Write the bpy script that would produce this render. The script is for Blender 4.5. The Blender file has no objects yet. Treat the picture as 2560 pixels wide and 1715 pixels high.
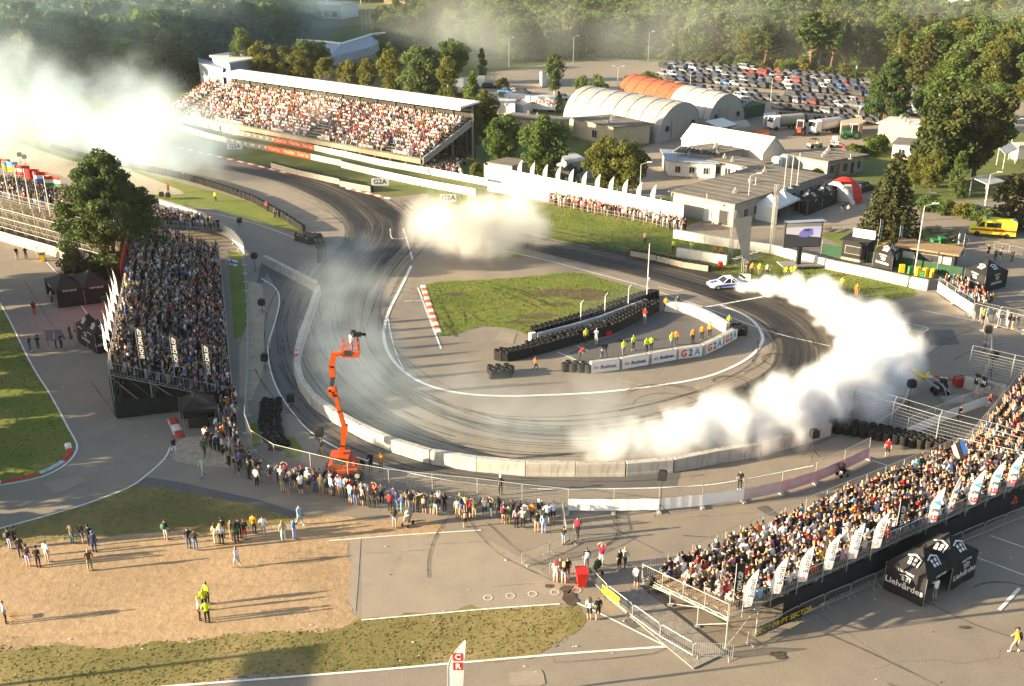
import bpy,math,random
import numpy as np
from mathutils import Vector,Matrix

random.seed(11)
RNG=np.random.default_rng(11)
SC=bpy.context.scene
COL=SC.collection

# ------------------------------------------------------------------ camera, sky, sun, exposure
CAM_H,PITCH,FPX=40.0,math.radians(22.0),2562.0
cam_data=bpy.data.cameras.new('camera')
cam_data.sensor_width=36.0
cam_data.lens=36.0*FPX/2560.0
cam_data.clip_start=0.5
cam_data.clip_end=5000.0
cam=bpy.data.objects.new('camera',cam_data)
cam.location=(0,0,CAM_H)
cam.rotation_euler=(math.pi/2-PITCH,0,0)
COL.objects.link(cam)
SC.camera=cam

SUN_EL=math.radians(12.5)
SHADOW_AZ=math.radians(11.0)                      # shadows run along +X, slightly away from the camera
SUN_TRAVEL=Vector((math.cos(SHADOW_AZ)*math.cos(SUN_EL),math.sin(SHADOW_AZ)*math.cos(SUN_EL),-math.sin(SUN_EL)))
world=bpy.data.worlds.new('World')
SC.world=world
world.use_nodes=True
wn=world.node_tree.nodes
sky=wn.new('ShaderNodeTexSky')
sky.sky_type='NISHITA'
sky.sun_disc=False
sky.sun_elevation=SUN_EL
sky.sun_rotation=math.atan2(-SUN_TRAVEL.x,-SUN_TRAVEL.y)
sky.air_density=1.0
sky.dust_density=2.0
wn['Background'].inputs['Strength'].default_value=0.07
world.node_tree.links.new(sky.outputs[0],wn['Background'].inputs[0])
sun_data=bpy.data.lights.new('sun','SUN')
sun_data.energy=5.0
sun_data.angle=math.radians(0.6)
sun_data.color=(1.0,0.80,0.52)
sun=bpy.data.objects.new('sun',sun_data)
sun.rotation_euler=SUN_TRAVEL.to_track_quat('-Z','Y').to_euler()
sun.location=(-60,-10,60)
COL.objects.link(sun)
vs=SC.view_settings
vs.view_transform='Standard'
vs.look='None'
vs.exposure=2.25
vs.gamma=1.0
vs.use_curve_mapping=False
cy=SC.cycles
SC.render.engine='CYCLES'
cy.use_denoising=True
cy.max_bounces=8
cy.diffuse_bounces=2
cy.glossy_bounces=2
cy.transmission_bounces=3
cy.transparent_max_bounces=16
cy.volume_bounces=4
cy.volume_step_rate=3.0
cy.volume_max_steps=128

# ------------------------------------------------------------------ where things stand: photo crop coordinates -> world
CROP={1:(0,0),2:(853,0),3:(1706,0),4:(0,572),5:(853,572),6:(1706,572),7:(0,1143),8:(853,1143),9:(1706,1143)}
SP,CP=math.sin(PITCH),math.cos(PITCH)

def ray_to(x,y,z=0.0):
  a,b=(x-1280.0)/FPX,-(y-857.5)/FPX
  d=Vector((a,CP+b*SP,-SP+b*CP))
  t=(z-CAM_H)/d.z
  return Vector((0,0,CAM_H))+d*t

def G(n,u,v,z=0.0):
  "a measured point of one of the nine survey sheets, put on the level z"
  if n==0:
    return ray_to(u*1.09355,v*1.09375,z)
  ox,oy=CROP[n]
  return ray_to(ox+u*0.3648,oy+v*0.3648,z)

def GG(n,pts,z=0.0):
  return [G(n,u,v,z) for u,v in pts]

# ------------------------------------------------------------------ mesh builder
class MB:
  def __init__(s):
    s.v,s.f,s.m=[],[],[]
  def add(s,vs_,fs,mi=0):
    o=len(s.v)
    s.v.extend([tuple(p) for p in vs_])
    for f in fs:
      s.f.append([i+o for i in f])
      s.m.append(mi)
  def box(s,c,size,rz=0.0,mi=0,M=None):
    x,y,z=size[0]/2,size[1]/2,size[2]/2
    R=M if M is not None else Matrix.Rotation(rz,3,'Z')
    c=Vector(c)
    vs_=[c+R @ Vector((a*x,b*y,d*z)) for d in (-1,1) for a,b in ((-1,-1),(1,-1),(1,1),(-1,1))]
    s.add(vs_,[(3,2,1,0),(4,5,6,7),(0,1,5,4),(1,2,6,5),(2,3,7,6),(3,0,4,7)],mi)
  def bar(s,a,b,w,h=None,mi=0):
    "square bar from a to b"
    a,b=Vector(a),Vector(b)
    d=b-a
    if d.length<1e-6:return
    s.tube(a,b,w*0.7071,4,mi=mi,r2=None,twist=math.pi/4)
  def tube(s,a,b,r,n=6,mi=0,r2=None,twist=0.0,caps=True):
    a,b=Vector(a),Vector(b)
    d=(b-a)
    if d.length<1e-6:return
    d.normalize()
    up=Vector((0,0,1)) if abs(d.z)<0.95 else Vector((1,0,0))
    x=d.cross(up).normalized()
    y=x.cross(d)
    r2=r if r2 is None else r2
    ring=[(math.cos(twist+2*math.pi*k/n),math.sin(twist+2*math.pi*k/n)) for k in range(n)]
    vs_=[a+(x*c+y*q)*r for c,q in ring]+[b+(x*c+y*q)*r2 for c,q in ring]
    fs=[(k,(k+1) % n,n+(k+1) % n,n+k) for k in range(n)]
    if caps:
      fs+=[tuple(range(n-1,-1,-1)),tuple(range(n,2*n))]
    s.add(vs_,fs,mi)
  def path(s,pts,r,n=5,mi=0):
    for a,b in zip(pts[:-1],pts[1:]):
      s.tube(a,b,r,n,mi)
  def lathe(s,c,prof,n=12,mi=0,M=None):
    "prof: (radius, z) list"
    c=Vector(c)
    vs_=[]
    for r,z in prof:
      for k in range(n):
        p=Vector((r*math.cos(2*math.pi*k/n),r*math.sin(2*math.pi*k/n),z))
        vs_.append(c+(M @ p if M is not None else p))
    fs=[]
    for i in range(len(prof)-1):
      for k in range(n):
        k2=(k+1) % n
        fs.append((i*n+k,i*n+k2,(i+1)*n+k2,(i+1)*n+k))
    s.add(vs_,fs,mi)
  def poly(s,pts,mi=0):
    s.add(pts,[tuple(range(len(pts)))],mi)
  def quad(s,a,b,c,d,mi=0):
    s.add((a,b,c,d),[(0,1,2,3)],mi)
  def prism(s,pts,z0,z1,mi=0):
    "upright prism over a ccw outline of (x, y)"
    n=len(pts)
    vs_=[(p[0],p[1],z0) for p in pts]+[(p[0],p[1],z1) for p in pts]
    s.add(vs_,[tuple(range(n-1,-1,-1)),tuple(range(n,2*n))]+[(k,(k+1) % n,n+(k+1) % n,n+k) for k in range(n)],mi)
  def loft(s,rings,mi=0,close=True):
    n=len(rings[0])
    vs_=[p for r in rings for p in r]
    fs=[(i*n+k,i*n+(k+1) % n,(i+1)*n+(k+1) % n,(i+1)*n+k) for i in range(len(rings)-1) for k in range(n)]
    if close:
      fs+=[tuple(range(n-1,-1,-1)),tuple((len(rings)-1)*n+k for k in range(n))]
    s.add(vs_,fs,mi)
  def mesh(s,name,mats,smooth=False):
    me=bpy.data.meshes.new(name)
    me.from_pydata(s.v,[],s.f)
    for m in (mats if isinstance(mats,(list,tuple)) else [mats]):
      me.materials.append(m)
    if any(s.m):
      me.polygons.foreach_set('material_index',s.m)
    if smooth:
      me.polygons.foreach_set('use_smooth',[True]*len(me.polygons))
    me.update()
    return me
  def build(s,name,mats,parent=None,smooth=False,**kw):
    return obj(name,s.mesh(name,mats,smooth),parent,**kw)

def obj(name,me,parent=None,M=None,label=None,cat=None,group=None,kind=None):
  o=bpy.data.objects.new(name,me)
  COL.objects.link(o)
  if parent is not None:
    o.parent=parent
  if M is not None:
    o.matrix_local=M
  return tag(o,label,cat,group,kind)

def tag(o,label=None,cat=None,group=None,kind=None):
  if label:o['label']=label
  if cat:o['category']=cat
  if group:o['group']=group
  if kind:o['kind']=kind
  return o

def thing(name,loc=(0,0,0),rz=0.0,label=None,cat=None,group=None,kind=None):
  o=bpy.data.objects.new(name,None)
  o.empty_display_size=0.3
  COL.objects.link(o)
  o.location=loc
  o.rotation_euler=(0,0,rz)
  return tag(o,label,cat,group,kind)

def TR(p,rz=0.0,s=1.0):
  return Matrix.Translation(Vector(p)) @ Matrix.Rotation(rz,4,'Z') @ Matrix.Diagonal((s,s,s,1))

def dup(root,p=None,rz=None,**kw):
  "copy of a thing with its parts and sub-parts"
  r=root.copy()
  COL.objects.link(r)
  if p is not None:r.location=p
  if rz is not None:r.rotation_euler=(0,0,rz)
  tag(r,**kw)
  for ch in list(root.children):
    c=ch.copy(); COL.objects.link(c); c.parent=r
    for g in list(ch.children):
      d=g.copy(); COL.objects.link(d); d.parent=c
  return r

ORD=['first','second','third','fourth','fifth','sixth','seventh','eighth','ninth','tenth','eleventh','twelfth','thirteenth',
       'fourteenth','fifteenth','sixteenth','seventeenth','eighteenth','nineteenth','twentieth']
TENS={20:'twenty',30:'thirty',40:'forty',50:'fifty',60:'sixty',70:'seventy',80:'eighty',90:'ninety'}
def nth(i):
  "0 -> first"
  k=i+1
  if k<=20:return ORD[k-1]
  if k<100:
    t,u=k//10*10,k % 10
    return (TENS[t]+'-'+ORD[u-1]) if u else {30:'thirtieth',40:'fortieth',50:'fiftieth',60:'sixtieth',70:'seventieth',80:'eightieth',90:'ninetieth'}[t]
  return 'hundredth'

# ------------------------------------------------------------------ curves in plan
def catmull(pts,n=8,closed=False):
  P=[Vector(p) for p in pts]
  if len(P)<3:return P
  out=[]
  m=len(P)
  for i in range(m if closed else m-1):
    p1,p2=P[i],P[(i+1) % m]
    p0=P[(i-1) % m] if closed or i>0 else p1*2-p2
    p3=P[(i+2) % m] if closed or i+2<m else p2*2-p1
    for k in range(n):
      t=k/n
      out.append(0.5*((2*p1)+(p2-p0)*t+(2*p0-5*p1+4*p2-p3)*t*t+(3*p1-p0-3*p2+p3)*t**3))
  if not closed:out.append(P[-1])
  return out

def resample(pts,step=None,count=None):
  P=[Vector(p) for p in pts]
  L=[0.0]
  for a,b in zip(P[:-1],P[1:]):L.append(L[-1]+(b-a).length)
  n=count if count else max(1,round(L[-1]/step))
  out,j=[],0
  for k in range(n+1):
    d=L[-1]*k/n
    while j<len(L)-2 and L[j+1]<d:j+=1
    t=(d-L[j])/max(1e-9,L[j+1]-L[j])
    out.append(P[j].lerp(P[j+1],min(1,max(0,t))))
  return out

def inside(poly,x,y):
  c=False
  n=len(poly)
  for i in range(n):
    x1,y1,x2,y2=poly[i][0],poly[i][1],poly[i-1][0],poly[i-1][1]
    if (y1>y) !=(y2>y) and x<(x2-x1)*(y-y1)/(y2-y1+1e-12)+x1:c=not c
  return c
# ------------------------------------------------------------------ materials
MATS={}
class NT:
  "small helper round a node tree"
  def __init__(s,m):
    s.t=m.node_tree; s.n=s.t.nodes; s.l=s.t.links
    s.bsdf=s.n.get('Principled BSDF'); s.out=s.n.get('Material Output')
  def new(s,kind,**kw):
    x=s.n.new(kind)
    for k,v in kw.items():
      if k in x.inputs:x.inputs[k].default_value=v
      else:setattr(x,k,v)
    return x
  def link(s,a,b):s.l.new(a,b)
  def coord(s,kind='Object',scale=None):
    c=s.new('ShaderNodeTexCoord').outputs[kind]
    if scale is not None:
      m=s.new('ShaderNodeMapping'); m.inputs['Scale'].default_value=scale if hasattr(scale,'__len__') else (scale,)*3
      s.link(c,m.inputs[0]); c=m.outputs[0]
    return c
  def noise(s,vec,scale,detail=4,rough=0.55,dist=0.0):
    x=s.new('ShaderNodeTexNoise'); x.inputs['Scale'].default_value=scale; x.inputs['Detail'].default_value=detail
    x.inputs['Roughness'].default_value=rough; x.inputs['Distortion'].default_value=dist
    s.link(vec,x.inputs['Vector']); return x.outputs['Fac']
  def ramp(s,fac,stops):
    x=s.new('ShaderNodeValToRGB'); e=x.color_ramp.elements
    while len(e)<len(stops):e.new(0.5)
    for q,(p,c) in zip(e,stops):
      q.position=p; q.color=(*(c if hasattr(c,'__len__') else (c,)*3),1.0)
    s.link(fac,x.inputs[0]); return x.outputs[0]
  def mix(s,fac,a,b,kind='MIX'):
    x=s.new('ShaderNodeMix',data_type='RGBA',blend_type=kind)
    for sock,v in ((x.inputs[0],fac),(x.inputs[6],a),(x.inputs[7],b)):
      if hasattr(v,'is_linked') or hasattr(v,'links'):s.link(v,sock)
      elif hasattr(v,'__len__'):sock.default_value=(*v,1.0) if len(v)==3 else v
      else:sock.default_value=v
    return x.outputs[2]
  def math(s,op,a,b=None,c=None):
    x=s.new('ShaderNodeMath',operation=op)
    for i,v in enumerate((a,b,c)):
      if v is None:continue
      if hasattr(v,'links'):s.link(v,x.inputs[i])
      else:x.inputs[i].default_value=v
    return x.outputs[0]
  def bump(s,h,strength,dist):
    b=s.new('ShaderNodeBump'); b.inputs['Strength'].default_value=strength; b.inputs['Distance'].default_value=dist
    s.link(h,b.inputs['Height']); s.link(b.outputs[0],s.bsdf.inputs['Normal'])
  def col(s,c):s.link(c,s.bsdf.inputs['Base Color'])

def new_mat(name,rough=0.8,base=(0.5,0.5,0.5),metal=0.0,spec=0.3):
  m=bpy.data.materials.new(name); m.use_nodes=True
  b=m.node_tree.nodes['Principled BSDF']
  b.inputs['Base Color'].default_value=(*base,1); b.inputs['Roughness'].default_value=rough
  b.inputs['Metallic'].default_value=metal; b.inputs['Specular IOR Level'].default_value=spec
  MATS[name]=m
  return m

def plain(name,base,rough=0.7,metal=0.0,var=0.18,scale=1.3,spec=0.3,dirt=0.0):
  "painted or plain surface with a little wear"
  m=new_mat(name,rough,base,metal,spec); t=NT(m)
  c=t.coord('Object')
  n=t.noise(c,scale,5,0.6)
  lo=tuple(x*(1-var) for x in base); hi=tuple(min(1,x*(1+var*0.6)) for x in base)
  k=t.ramp(n,[(0.3,lo),(0.7,hi)])
  if dirt:
    n2=t.noise(c,scale*4,6,0.7)
    f=t.ramp(n2,[(0.52,0.0),(0.72,dirt)])
    k=t.mix(f,k,(0.12,0.10,0.08))
  t.col(k)
  return m

def attr_obj(t,name):
  a=t.new('ShaderNodeAttribute'); a.attribute_type='OBJECT'; a.attribute_name=name
  return a.outputs['Color']

def make_materials():
  # asphalt
  for nm,a,b,c3 in (('asphalt',(0.19,0.158,0.117),(0.28,0.23,0.163),1.0),('asphalt_dark',(0.062,0.059,0.055),(0.11,0.104,0.094),1.0),
          ('asphalt_pale',(0.25,0.205,0.148),(0.34,0.275,0.196),1.0)):
    m=new_mat(nm,0.82,a); t=NT(m); c=t.coord('Object')
    big=t.noise(c,0.035,5,0.6,0.4); mid=t.noise(c,0.45,6,0.65); fine=t.noise(c,7.0,3,0.7)
    k=t.ramp(big,[(0.32,a),(0.68,b)])
    k=t.mix(0.35,k,t.ramp(mid,[(0.3,tuple(x*0.75 for x in a)),(0.7,tuple(x*1.1 for x in b))]))
    k=t.mix(0.22,k,t.ramp(fine,[(0.25,0.02),(0.75,0.30)]))
    st=t.noise(c,0.16,7,0.72,1.5)
    k=t.mix(t.ramp(st,[(0.62,0.0),(0.72,0.4)]),k,tuple(x*0.5 for x in a))
    # cracks and long joints
    vo=t.new('ShaderNodeTexVoronoi',feature='DISTANCE_TO_EDGE'); vo.inputs['Scale'].default_value=0.11
    wv=t.new('ShaderNodeVectorMath',operation='ADD'); ns=t.new('ShaderNodeTexNoise'); ns.inputs['Scale'].default_value=0.35
    t.link(c,ns.inputs['Vector']); t.link(c,wv.inputs[0]); t.link(ns.outputs['Color'],wv.inputs[1]); t.link(wv.outputs[0],vo.inputs['Vector'])
    cr=t.ramp(vo.outputs['Distance'],[(0.0,0.55),(0.004,0.0)])
    gate=t.ramp(t.noise(c,0.06,2),[(0.53,0.0),(0.6,1.0)])
    k=t.mix(t.mix(1.0,cr,gate,'MULTIPLY'),k,(0.035,0.033,0.03))
    t.col(k); t.bump(fine,0.25,0.01)
  # sandy dirt
  m=new_mat('dirt',0.95,(0.4,0.29,0.17)); t=NT(m); c=t.coord('Object')
  k=t.ramp(t.noise(c,0.12,6,0.62,0.6),[(0.3,(0.25,0.168,0.092)),(0.55,(0.36,0.245,0.135)),(0.75,(0.42,0.295,0.165))])
  k=t.mix(0.4,k,t.ramp(t.noise(c,1.6,7,0.7),[(0.3,(0.20,0.135,0.075)),(0.7,(0.47,0.34,0.2))]))
  st=t.noise(t.coord('Object',(0.25,1.3,1)),0.7,5,0.6,0.8)
  k=t.mix(t.ramp(st,[(0.58,0.0),(0.7,0.5)]),k,(0.20,0.145,0.09))
  gr=t.ramp(t.noise(c,0.5,8,0.75),[(0.64,0.0),(0.74,0.6)])
  k=t.mix(gr,k,(0.13,0.11,0.035))
  t.col(k)
  h=t.noise(c,2.0,8,0.65); t.bump(h,0.6,0.08)
  # grass
  for nm,a,b,d in (('grass',(0.05,0.075,0.014),(0.10,0.125,0.024),(0.19,0.15,0.05)),('grass_dry',(0.10,0.10,0.026),(0.20,0.165,0.055),(0.34,0.24,0.12)),
            ('grass_lush',(0.075,0.11,0.014),(0.145,0.175,0.026),(0.21,0.165,0.05))):
    m=new_mat(nm,0.9,a); t=NT(m); c=t.coord('Object')
    k=t.ramp(t.noise(c,0.14,6,0.65,0.7),[(0.32,a),(0.52,b),(0.68,d)])
    k=t.mix(0.32,k,t.ramp(t.noise(c,2.2,8,0.75),[(0.3,tuple(x*0.55 for x in a)),(0.55,b),(0.78,d)]))
    t.col(k); h=t.noise(c,2.6,8,0.7); t.bump(h,0.45,0.05)
  # paint for lines: worn white
  m=new_mat('line_paint',0.7,(0.7,0.68,0.62)); t=NT(m); c=t.coord('Object')
  k=t.ramp(t.noise(c,1.4,7,0.75),[(0.28,(0.25,0.23,0.2)),(0.42,(0.62,0.6,0.55)),(0.7,(0.78,0.76,0.7))])
  t.col(k)
  m=new_mat('line_faint',0.8,(0.4,0.38,0.33)); t=NT(m); c=t.coord('Object')
  k=t.ramp(t.noise(c,1.1,7,0.75),[(0.35,(0.17,0.155,0.13)),(0.65,(0.42,0.4,0.35))])
  t.col(k)
  # concrete
  m=new_mat('concrete',0.85,(0.5,0.47,0.41)); t=NT(m); c=t.coord('Object')
  k=t.ramp(t.noise(c,0.9,6,0.65),[(0.3,(0.30,0.28,0.24)),(0.7,(0.46,0.435,0.385))])
  rn=t.new('ShaderNodeObjectInfo').outputs['Random']
  k=t.mix(0.35,k,t.ramp(rn,[(0.0,(0.28,0.265,0.23)),(1.0,(0.52,0.49,0.44))]))
  st=t.noise(t.coord('Object',(1.2,1.2,0.25)),2.0,5,0.7)
  k=t.mix(t.ramp(st,[(0.52,0.0),(0.66,0.55)]),k,(0.16,0.145,0.125))
  t.col(k)
  # rubber marks: streaks that run along the strip (u across, v along, in metres)
  for nm,dens,sc in (('rubber_marks',0.52,1.0),('rubber_heavy',0.42,1.0),('rubber_film',0.63,1.5)):
    m=new_mat(nm,0.6,(0.02,0.019,0.018)); t=NT(m)
    uv=t.new('ShaderNodeUVMap').outputs[0]
    mp=t.new('ShaderNodeMapping'); mp.inputs['Scale'].default_value=(2.6*sc,0.02,1); t.link(uv,mp.inputs[0])
    s1=t.noise(mp.outputs[0],1.0,6,0.75,0.25)
    mp2=t.new('ShaderNodeMapping'); mp2.inputs['Scale'].default_value=(0.35,0.012,1); mp2.inputs['Rotation'].default_value=(0,0,0.01); t.link(uv,mp2.inputs[0])
    s2=t.noise(mp2.outputs[0],1.0,3,0.5,0.5)
    ed=t.new('ShaderNodeAttribute'); ed.attribute_name='edge'
    f=t.math('ADD',t.math('MULTIPLY',s1,0.75),t.math('MULTIPLY',s2,0.42))
    f=t.math('ADD',f,t.math('MULTIPLY',ed.outputs['Fac'],0.42))
    lo=dens
    mr=t.new('ShaderNodeMapRange'); mr.inputs['From Min'].default_value=lo; mr.inputs['From Max'].default_value=lo+0.24
    mr.inputs['To Max'].default_value=0.88
    t.link(f,mr.inputs['Value'])
    tr=t.new('ShaderNodeBsdfTransparent'); mx=t.new('ShaderNodeMixShader')
    t.link(mr.outputs[0],mx.inputs[0]); t.link(tr.outputs[0],mx.inputs[1]); t.link(t.bsdf.outputs[0],mx.inputs[2]); t.link(mx.outputs[0],t.out.inputs['Surface'])
  # foliage
  def leaf(nm,dark,light,warm,trans=0.35):
    m=new_mat(nm,0.75,dark,0,0.15); t=NT(m)
    a=t.new('ShaderNodeAttribute'); a.attribute_name='tint'
    rn=t.new('ShaderNodeObjectInfo').outputs['Random']
    k=t.ramp(a.outputs['Fac'],[(0.0,dark),(0.7,light),(1.0,warm)])
    k=t.mix(t.math('MULTIPLY',rn,0.45),k,t.mix(rn,dark,warm))
    t.col(k)
    tl=t.new('ShaderNodeBsdfTranslucent'); t.link(k,tl.inputs[0]); mx=t.new('ShaderNodeMixShader'); mx.inputs[0].default_value=trans
    t.link(t.bsdf.outputs[0],mx.inputs[1]); t.link(tl.outputs[0],mx.inputs[2]); t.link(mx.outputs[0],t.out.inputs['Surface'])
    return m
  leaf('leaf_green',(0.055,0.10,0.024),(0.10,0.16,0.04),(0.15,0.185,0.048),0.5)
  leaf('leaf_yellow',(0.085,0.105,0.022),(0.145,0.155,0.034),(0.20,0.18,0.04),0.5)
  leaf('leaf_birch',(0.078,0.12,0.038),(0.125,0.175,0.055),(0.175,0.20,0.064),0.5)
  leaf('leaf_pine',(0.034,0.066,0.02),(0.062,0.10,0.028),(0.095,0.12,0.034),0.3)
  leaf('leaf_spruce',(0.02,0.035,0.012),(0.05,0.055,0.018),(0.10,0.075,0.025),0.15)
  leaf('ivy_leaf',(0.04,0.075,0.012),(0.08,0.12,0.02),(0.12,0.15,0.03))
  leaf('leaf_dark',(0.022,0.036,0.01),(0.045,0.062,0.016),(0.085,0.085,0.02),0.2)
  plain('bark',(0.085,0.065,0.045),0.95,var=0.4,scale=3)
  plain('bark_pine',(0.13,0.075,0.042),0.95,var=0.4,scale=3)
  plain('bark_birch',(0.5,0.47,0.42),0.9,var=0.4,scale=2,dirt=0.8)
  # things
  P=plain
  P('white',(0.64,0.63,0.60),0.55,var=0.06); P('white_dirty',(0.50,0.48,0.44),0.7,var=0.15,dirt=0.35); P('offwhite',(0.50,0.455,0.38),0.8,var=0.1,dirt=0.2)
  P('black_cloth',(0.016,0.016,0.017),0.85,var=0.3); P('black_gloss',(0.012,0.012,0.014),0.35); P('rubber',(0.014,0.014,0.014),0.75,var=0.4,scale=4); P('dark',(0.03,0.03,0.03),0.8)
  P('steel',(0.36,0.36,0.35),0.45,0.5,var=0.15); P('galv',(0.34,0.34,0.32),0.55,0.3,var=0.2); P('pole_grey',(0.4,0.4,0.38),0.6)
  P('orange',(0.52,0.07,0.006),0.4,var=0.12,dirt=0.2); P('red',(0.52,0.022,0.015),0.5,var=0.15); P('red_kerb',(0.48,0.06,0.03),0.8,var=0.25,dirt=0.4); P('orange_kerb',(0.62,0.12,0.03),0.8,var=0.25,dirt=0.3)
  P('white_kerb',(0.68,0.66,0.6),0.8,var=0.2,dirt=0.35); P('blue_kerb',(0.42,0.52,0.56),0.8,var=0.2,dirt=0.3); P('blue',(0.03,0.11,0.42),0.5); P('sky_blue',(0.12,0.40,0.75),0.5); P('yellow',(0.75,0.52,0.02),0.5)
  P('hivis',(0.55,0.70,0.02),0.6); P('amber',(0.75,0.30,0.01),0.6); P('green',(0.02,0.16,0.05),0.6); P('green_net',(0.02,0.06,0.03),0.85); P('pink',(0.70,0.36,0.40),0.75,var=0.12); P('magenta',(0.5,0.02,0.10),0.7)
  P('wood',(0.30,0.19,0.095),0.8,var=0.3,scale=2); P('wood_grey',(0.25,0.225,0.19),0.85,var=0.3,scale=3); P('plaster_grey',(0.32,0.295,0.25),0.9,var=0.15,scale=0.6,dirt=0.35); P('plaster_cream',(0.42,0.35,0.24),0.9,var=0.15,scale=0.5,dirt=0.3)
  P('felt_roof',(0.15,0.135,0.115),0.9,var=0.25,scale=0.4,dirt=0.3); P('metal_roof',(0.42,0.41,0.39),0.5,0.2,var=0.15,scale=0.4,dirt=0.2); P('rust_roof',(0.26,0.07,0.032),0.8,var=0.35,scale=0.8,dirt=0.3)
  P('hangar_silver',(0.33,0.325,0.31),0.55,0.1,var=0.25,scale=0.35,dirt=0.7); P('hangar_end',(0.27,0.27,0.265),0.7,var=0.12,dirt=0.3); P('brick',(0.27,0.10,0.06),0.9,var=0.3,scale=3); P('blue_metal',(0.25,0.29,0.36),0.55,0.1)
  P('glass_dark',(0.02,0.023,0.027),0.15,spec=0.4); P('glass_sky',(0.10,0.12,0.14),0.1,spec=0.6); P('skin_plain',(0.42,0.25,0.17),0.7); P('tan_ground',(0.36,0.29,0.20),0.95,var=0.2,scale=0.3)
  P('gravel',(0.36,0.31,0.23),0.95,var=0.3,scale=2.0); P('bright_tarp',(0.84,0.83,0.80),0.75,var=0.08,scale=0.8); P('logo_navy',(0.03,0.05,0.14),0.6); P('logo_red',(0.5,0.02,0.03),0.6); P('logo_blue',(0.04,0.28,0.6),0.6); P('logo_grey',(0.05,0.07,0.10),0.6)
  P('board_print',(0.45,0.45,0.44),0.6); P('hedge',(0.04,0.07,0.015),0.9); P('lime',(0.45,0.60,0.05),0.6); P('teal',(0.08,0.40,0.40),0.7)
  # clothing, hair, paint: one colour for each object
  for nm,at,ro in (('cloth_top','top',0.85),('cloth_bottom','bottom',0.85),('hair','hair',0.7),('skin','skin',0.65),('shoe','shoe',0.7),('car_paint','paint',0.42)):
    m=new_mat(nm,ro,(0.3,0.3,0.3)); t=NT(m)
    k=attr_obj(t,at)
    if nm.startswith('cloth'):
      k=t.mix(0.25,k,t.mix(1.0,k,t.ramp(t.noise(t.coord('Object'),9.0,3),[(0.3,0.3),(0.7,1.0)]),'MULTIPLY'))
    t.col(k)
    if nm=='car_paint':t.bsdf.inputs['Specular IOR Level'].default_value=0.35
  # crowd: colour stored on each figure
  m=new_mat('crowd_cloth',0.85,(0.3,0.3,0.3)); t=NT(m)
  a=t.new('ShaderNodeAttribute'); a.attribute_name='wear'; t.col(a.outputs['Color'])
make_materials()
M_=MATS
plain('lime_yellow',(0.72,0.68,0.03),0.45,var=0.08)
def flag_cloth(nm,base):
  m=plain(nm,base,0.8,var=0.05); t=NT(m)
  tl=t.new('ShaderNodeBsdfTranslucent'); tl.inputs[0].default_value=(*base,1); mx=t.new('ShaderNodeMixShader'); mx.inputs[0].default_value=0.4
  t.link(t.bsdf.outputs[0],mx.inputs[1]); t.link(tl.outputs[0],mx.inputs[2]); t.link(mx.outputs[0],t.out.inputs['Surface'])
flag_cloth('flag_white',(0.78,0.78,0.76))
# ------------------------------------------------------------------ the ground, sheet by sheet
def sheet(name,pts,mat,z,kind='structure',smooth_n=0,ragged=0.0):
  P=[Vector((p[0],p[1],0)) for p in pts]
  if smooth_n:P=catmull(P,smooth_n,closed=True)
  if ragged:
    rg_=random.Random(len(P)); P=resample(P+P[:1],step=0.45)[:-1]; w1,w2=0.0,0.0
    for i in range(len(P)):
      w1=w1*.8+rg_.gauss(0,ragged*.5); w2=w2*.8+rg_.gauss(0,ragged*.5); P[i]=P[i]+Vector((w1,w2,0))
  m=MB(); m.poly([(p.x,p.y,z) for p in P])
  me=m.mesh(name,M_[mat])
  if me.polygons[0].normal.z<0:
    me.flip_normals()
  return obj(name,me,kind=kind)

def ribbon(m,pts,w,z,mi=0,uvs=None):
  "flat ribbon along a plan path"
  P=[Vector((p[0],p[1],0)) for p in pts]
  L,R=[],[]
  for i,p in enumerate(P):
    d=(P[min(i+1,len(P)-1)]-P[max(i-1,0)]).normalized()
    n=Vector((-d.y,d.x,0))
    L.append(p+n*w/2); R.append(p-n*w/2)
  o=len(m.v)
  for a,b in zip(L,R):
    m.v.append((a.x,a.y,z)); m.v.append((b.x,b.y,z))
  for i in range(len(P)-1):
    m.f.append([o+2*i,o+2*i+1,o+2*i+3,o+2*i+2]); m.m.append(mi)

def rubber(name,pts,w,mat,z,across=9):
  "strip with metre UVs and an 'edge' fade for rubber laid on the racing line; w may be a list along the path"
  C=resample(catmull([Vector((p.x,p.y,0)) for p in pts],10),step=1.5)
  n=len(C)
  m=MB(); uv,ed=[],[]
  for i,p in enumerate(C):
    d=(C[min(i+1,n-1)]-C[max(i-1,0)]).normalized(); nn=Vector((-d.y,d.x,0))
    ww=w if not hasattr(w,'__len__') else np.interp(i/(n-1),np.linspace(0,1,len(w)),w)
    for k in range(across+1):
      t=k/across-0.5
      m.v.append((p.x+nn.x*t*ww,p.y+nn.y*t*ww,z))
      uv.append((t*ww,i*1.5))
      e=min(1.0,(0.5-abs(t))*5) ; g=min(1.0,min(i,n-1-i)/(n*0.14))
      ed.append((min(e,g)-1.0)+0.12*(1 if 0.15<abs(t)<0.4 else 0))
  for i in range(n-1):
    for k in range(across):
      a=i*(across+1)+k
      m.f.append([a,a+1,a+across+2,a+across+1]); m.m.append(0)
  me=m.mesh(name,M_[mat])
  if me.polygons[0].normal.z<0:me.flip_normals()
  ul=me.uv_layers.new(name='UVMap')
  li=np.empty(len(me.loops),np.int32); me.loops.foreach_get('vertex_index',li)
  ul.data.foreach_set('uv',np.array(uv,np.float32)[li].ravel())
  at=me.attributes.new('edge','FLOAT','POINT'); at.data.foreach_set('value',np.array(ed,np.float32))
  return obj(name,me,kind='structure')

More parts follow.
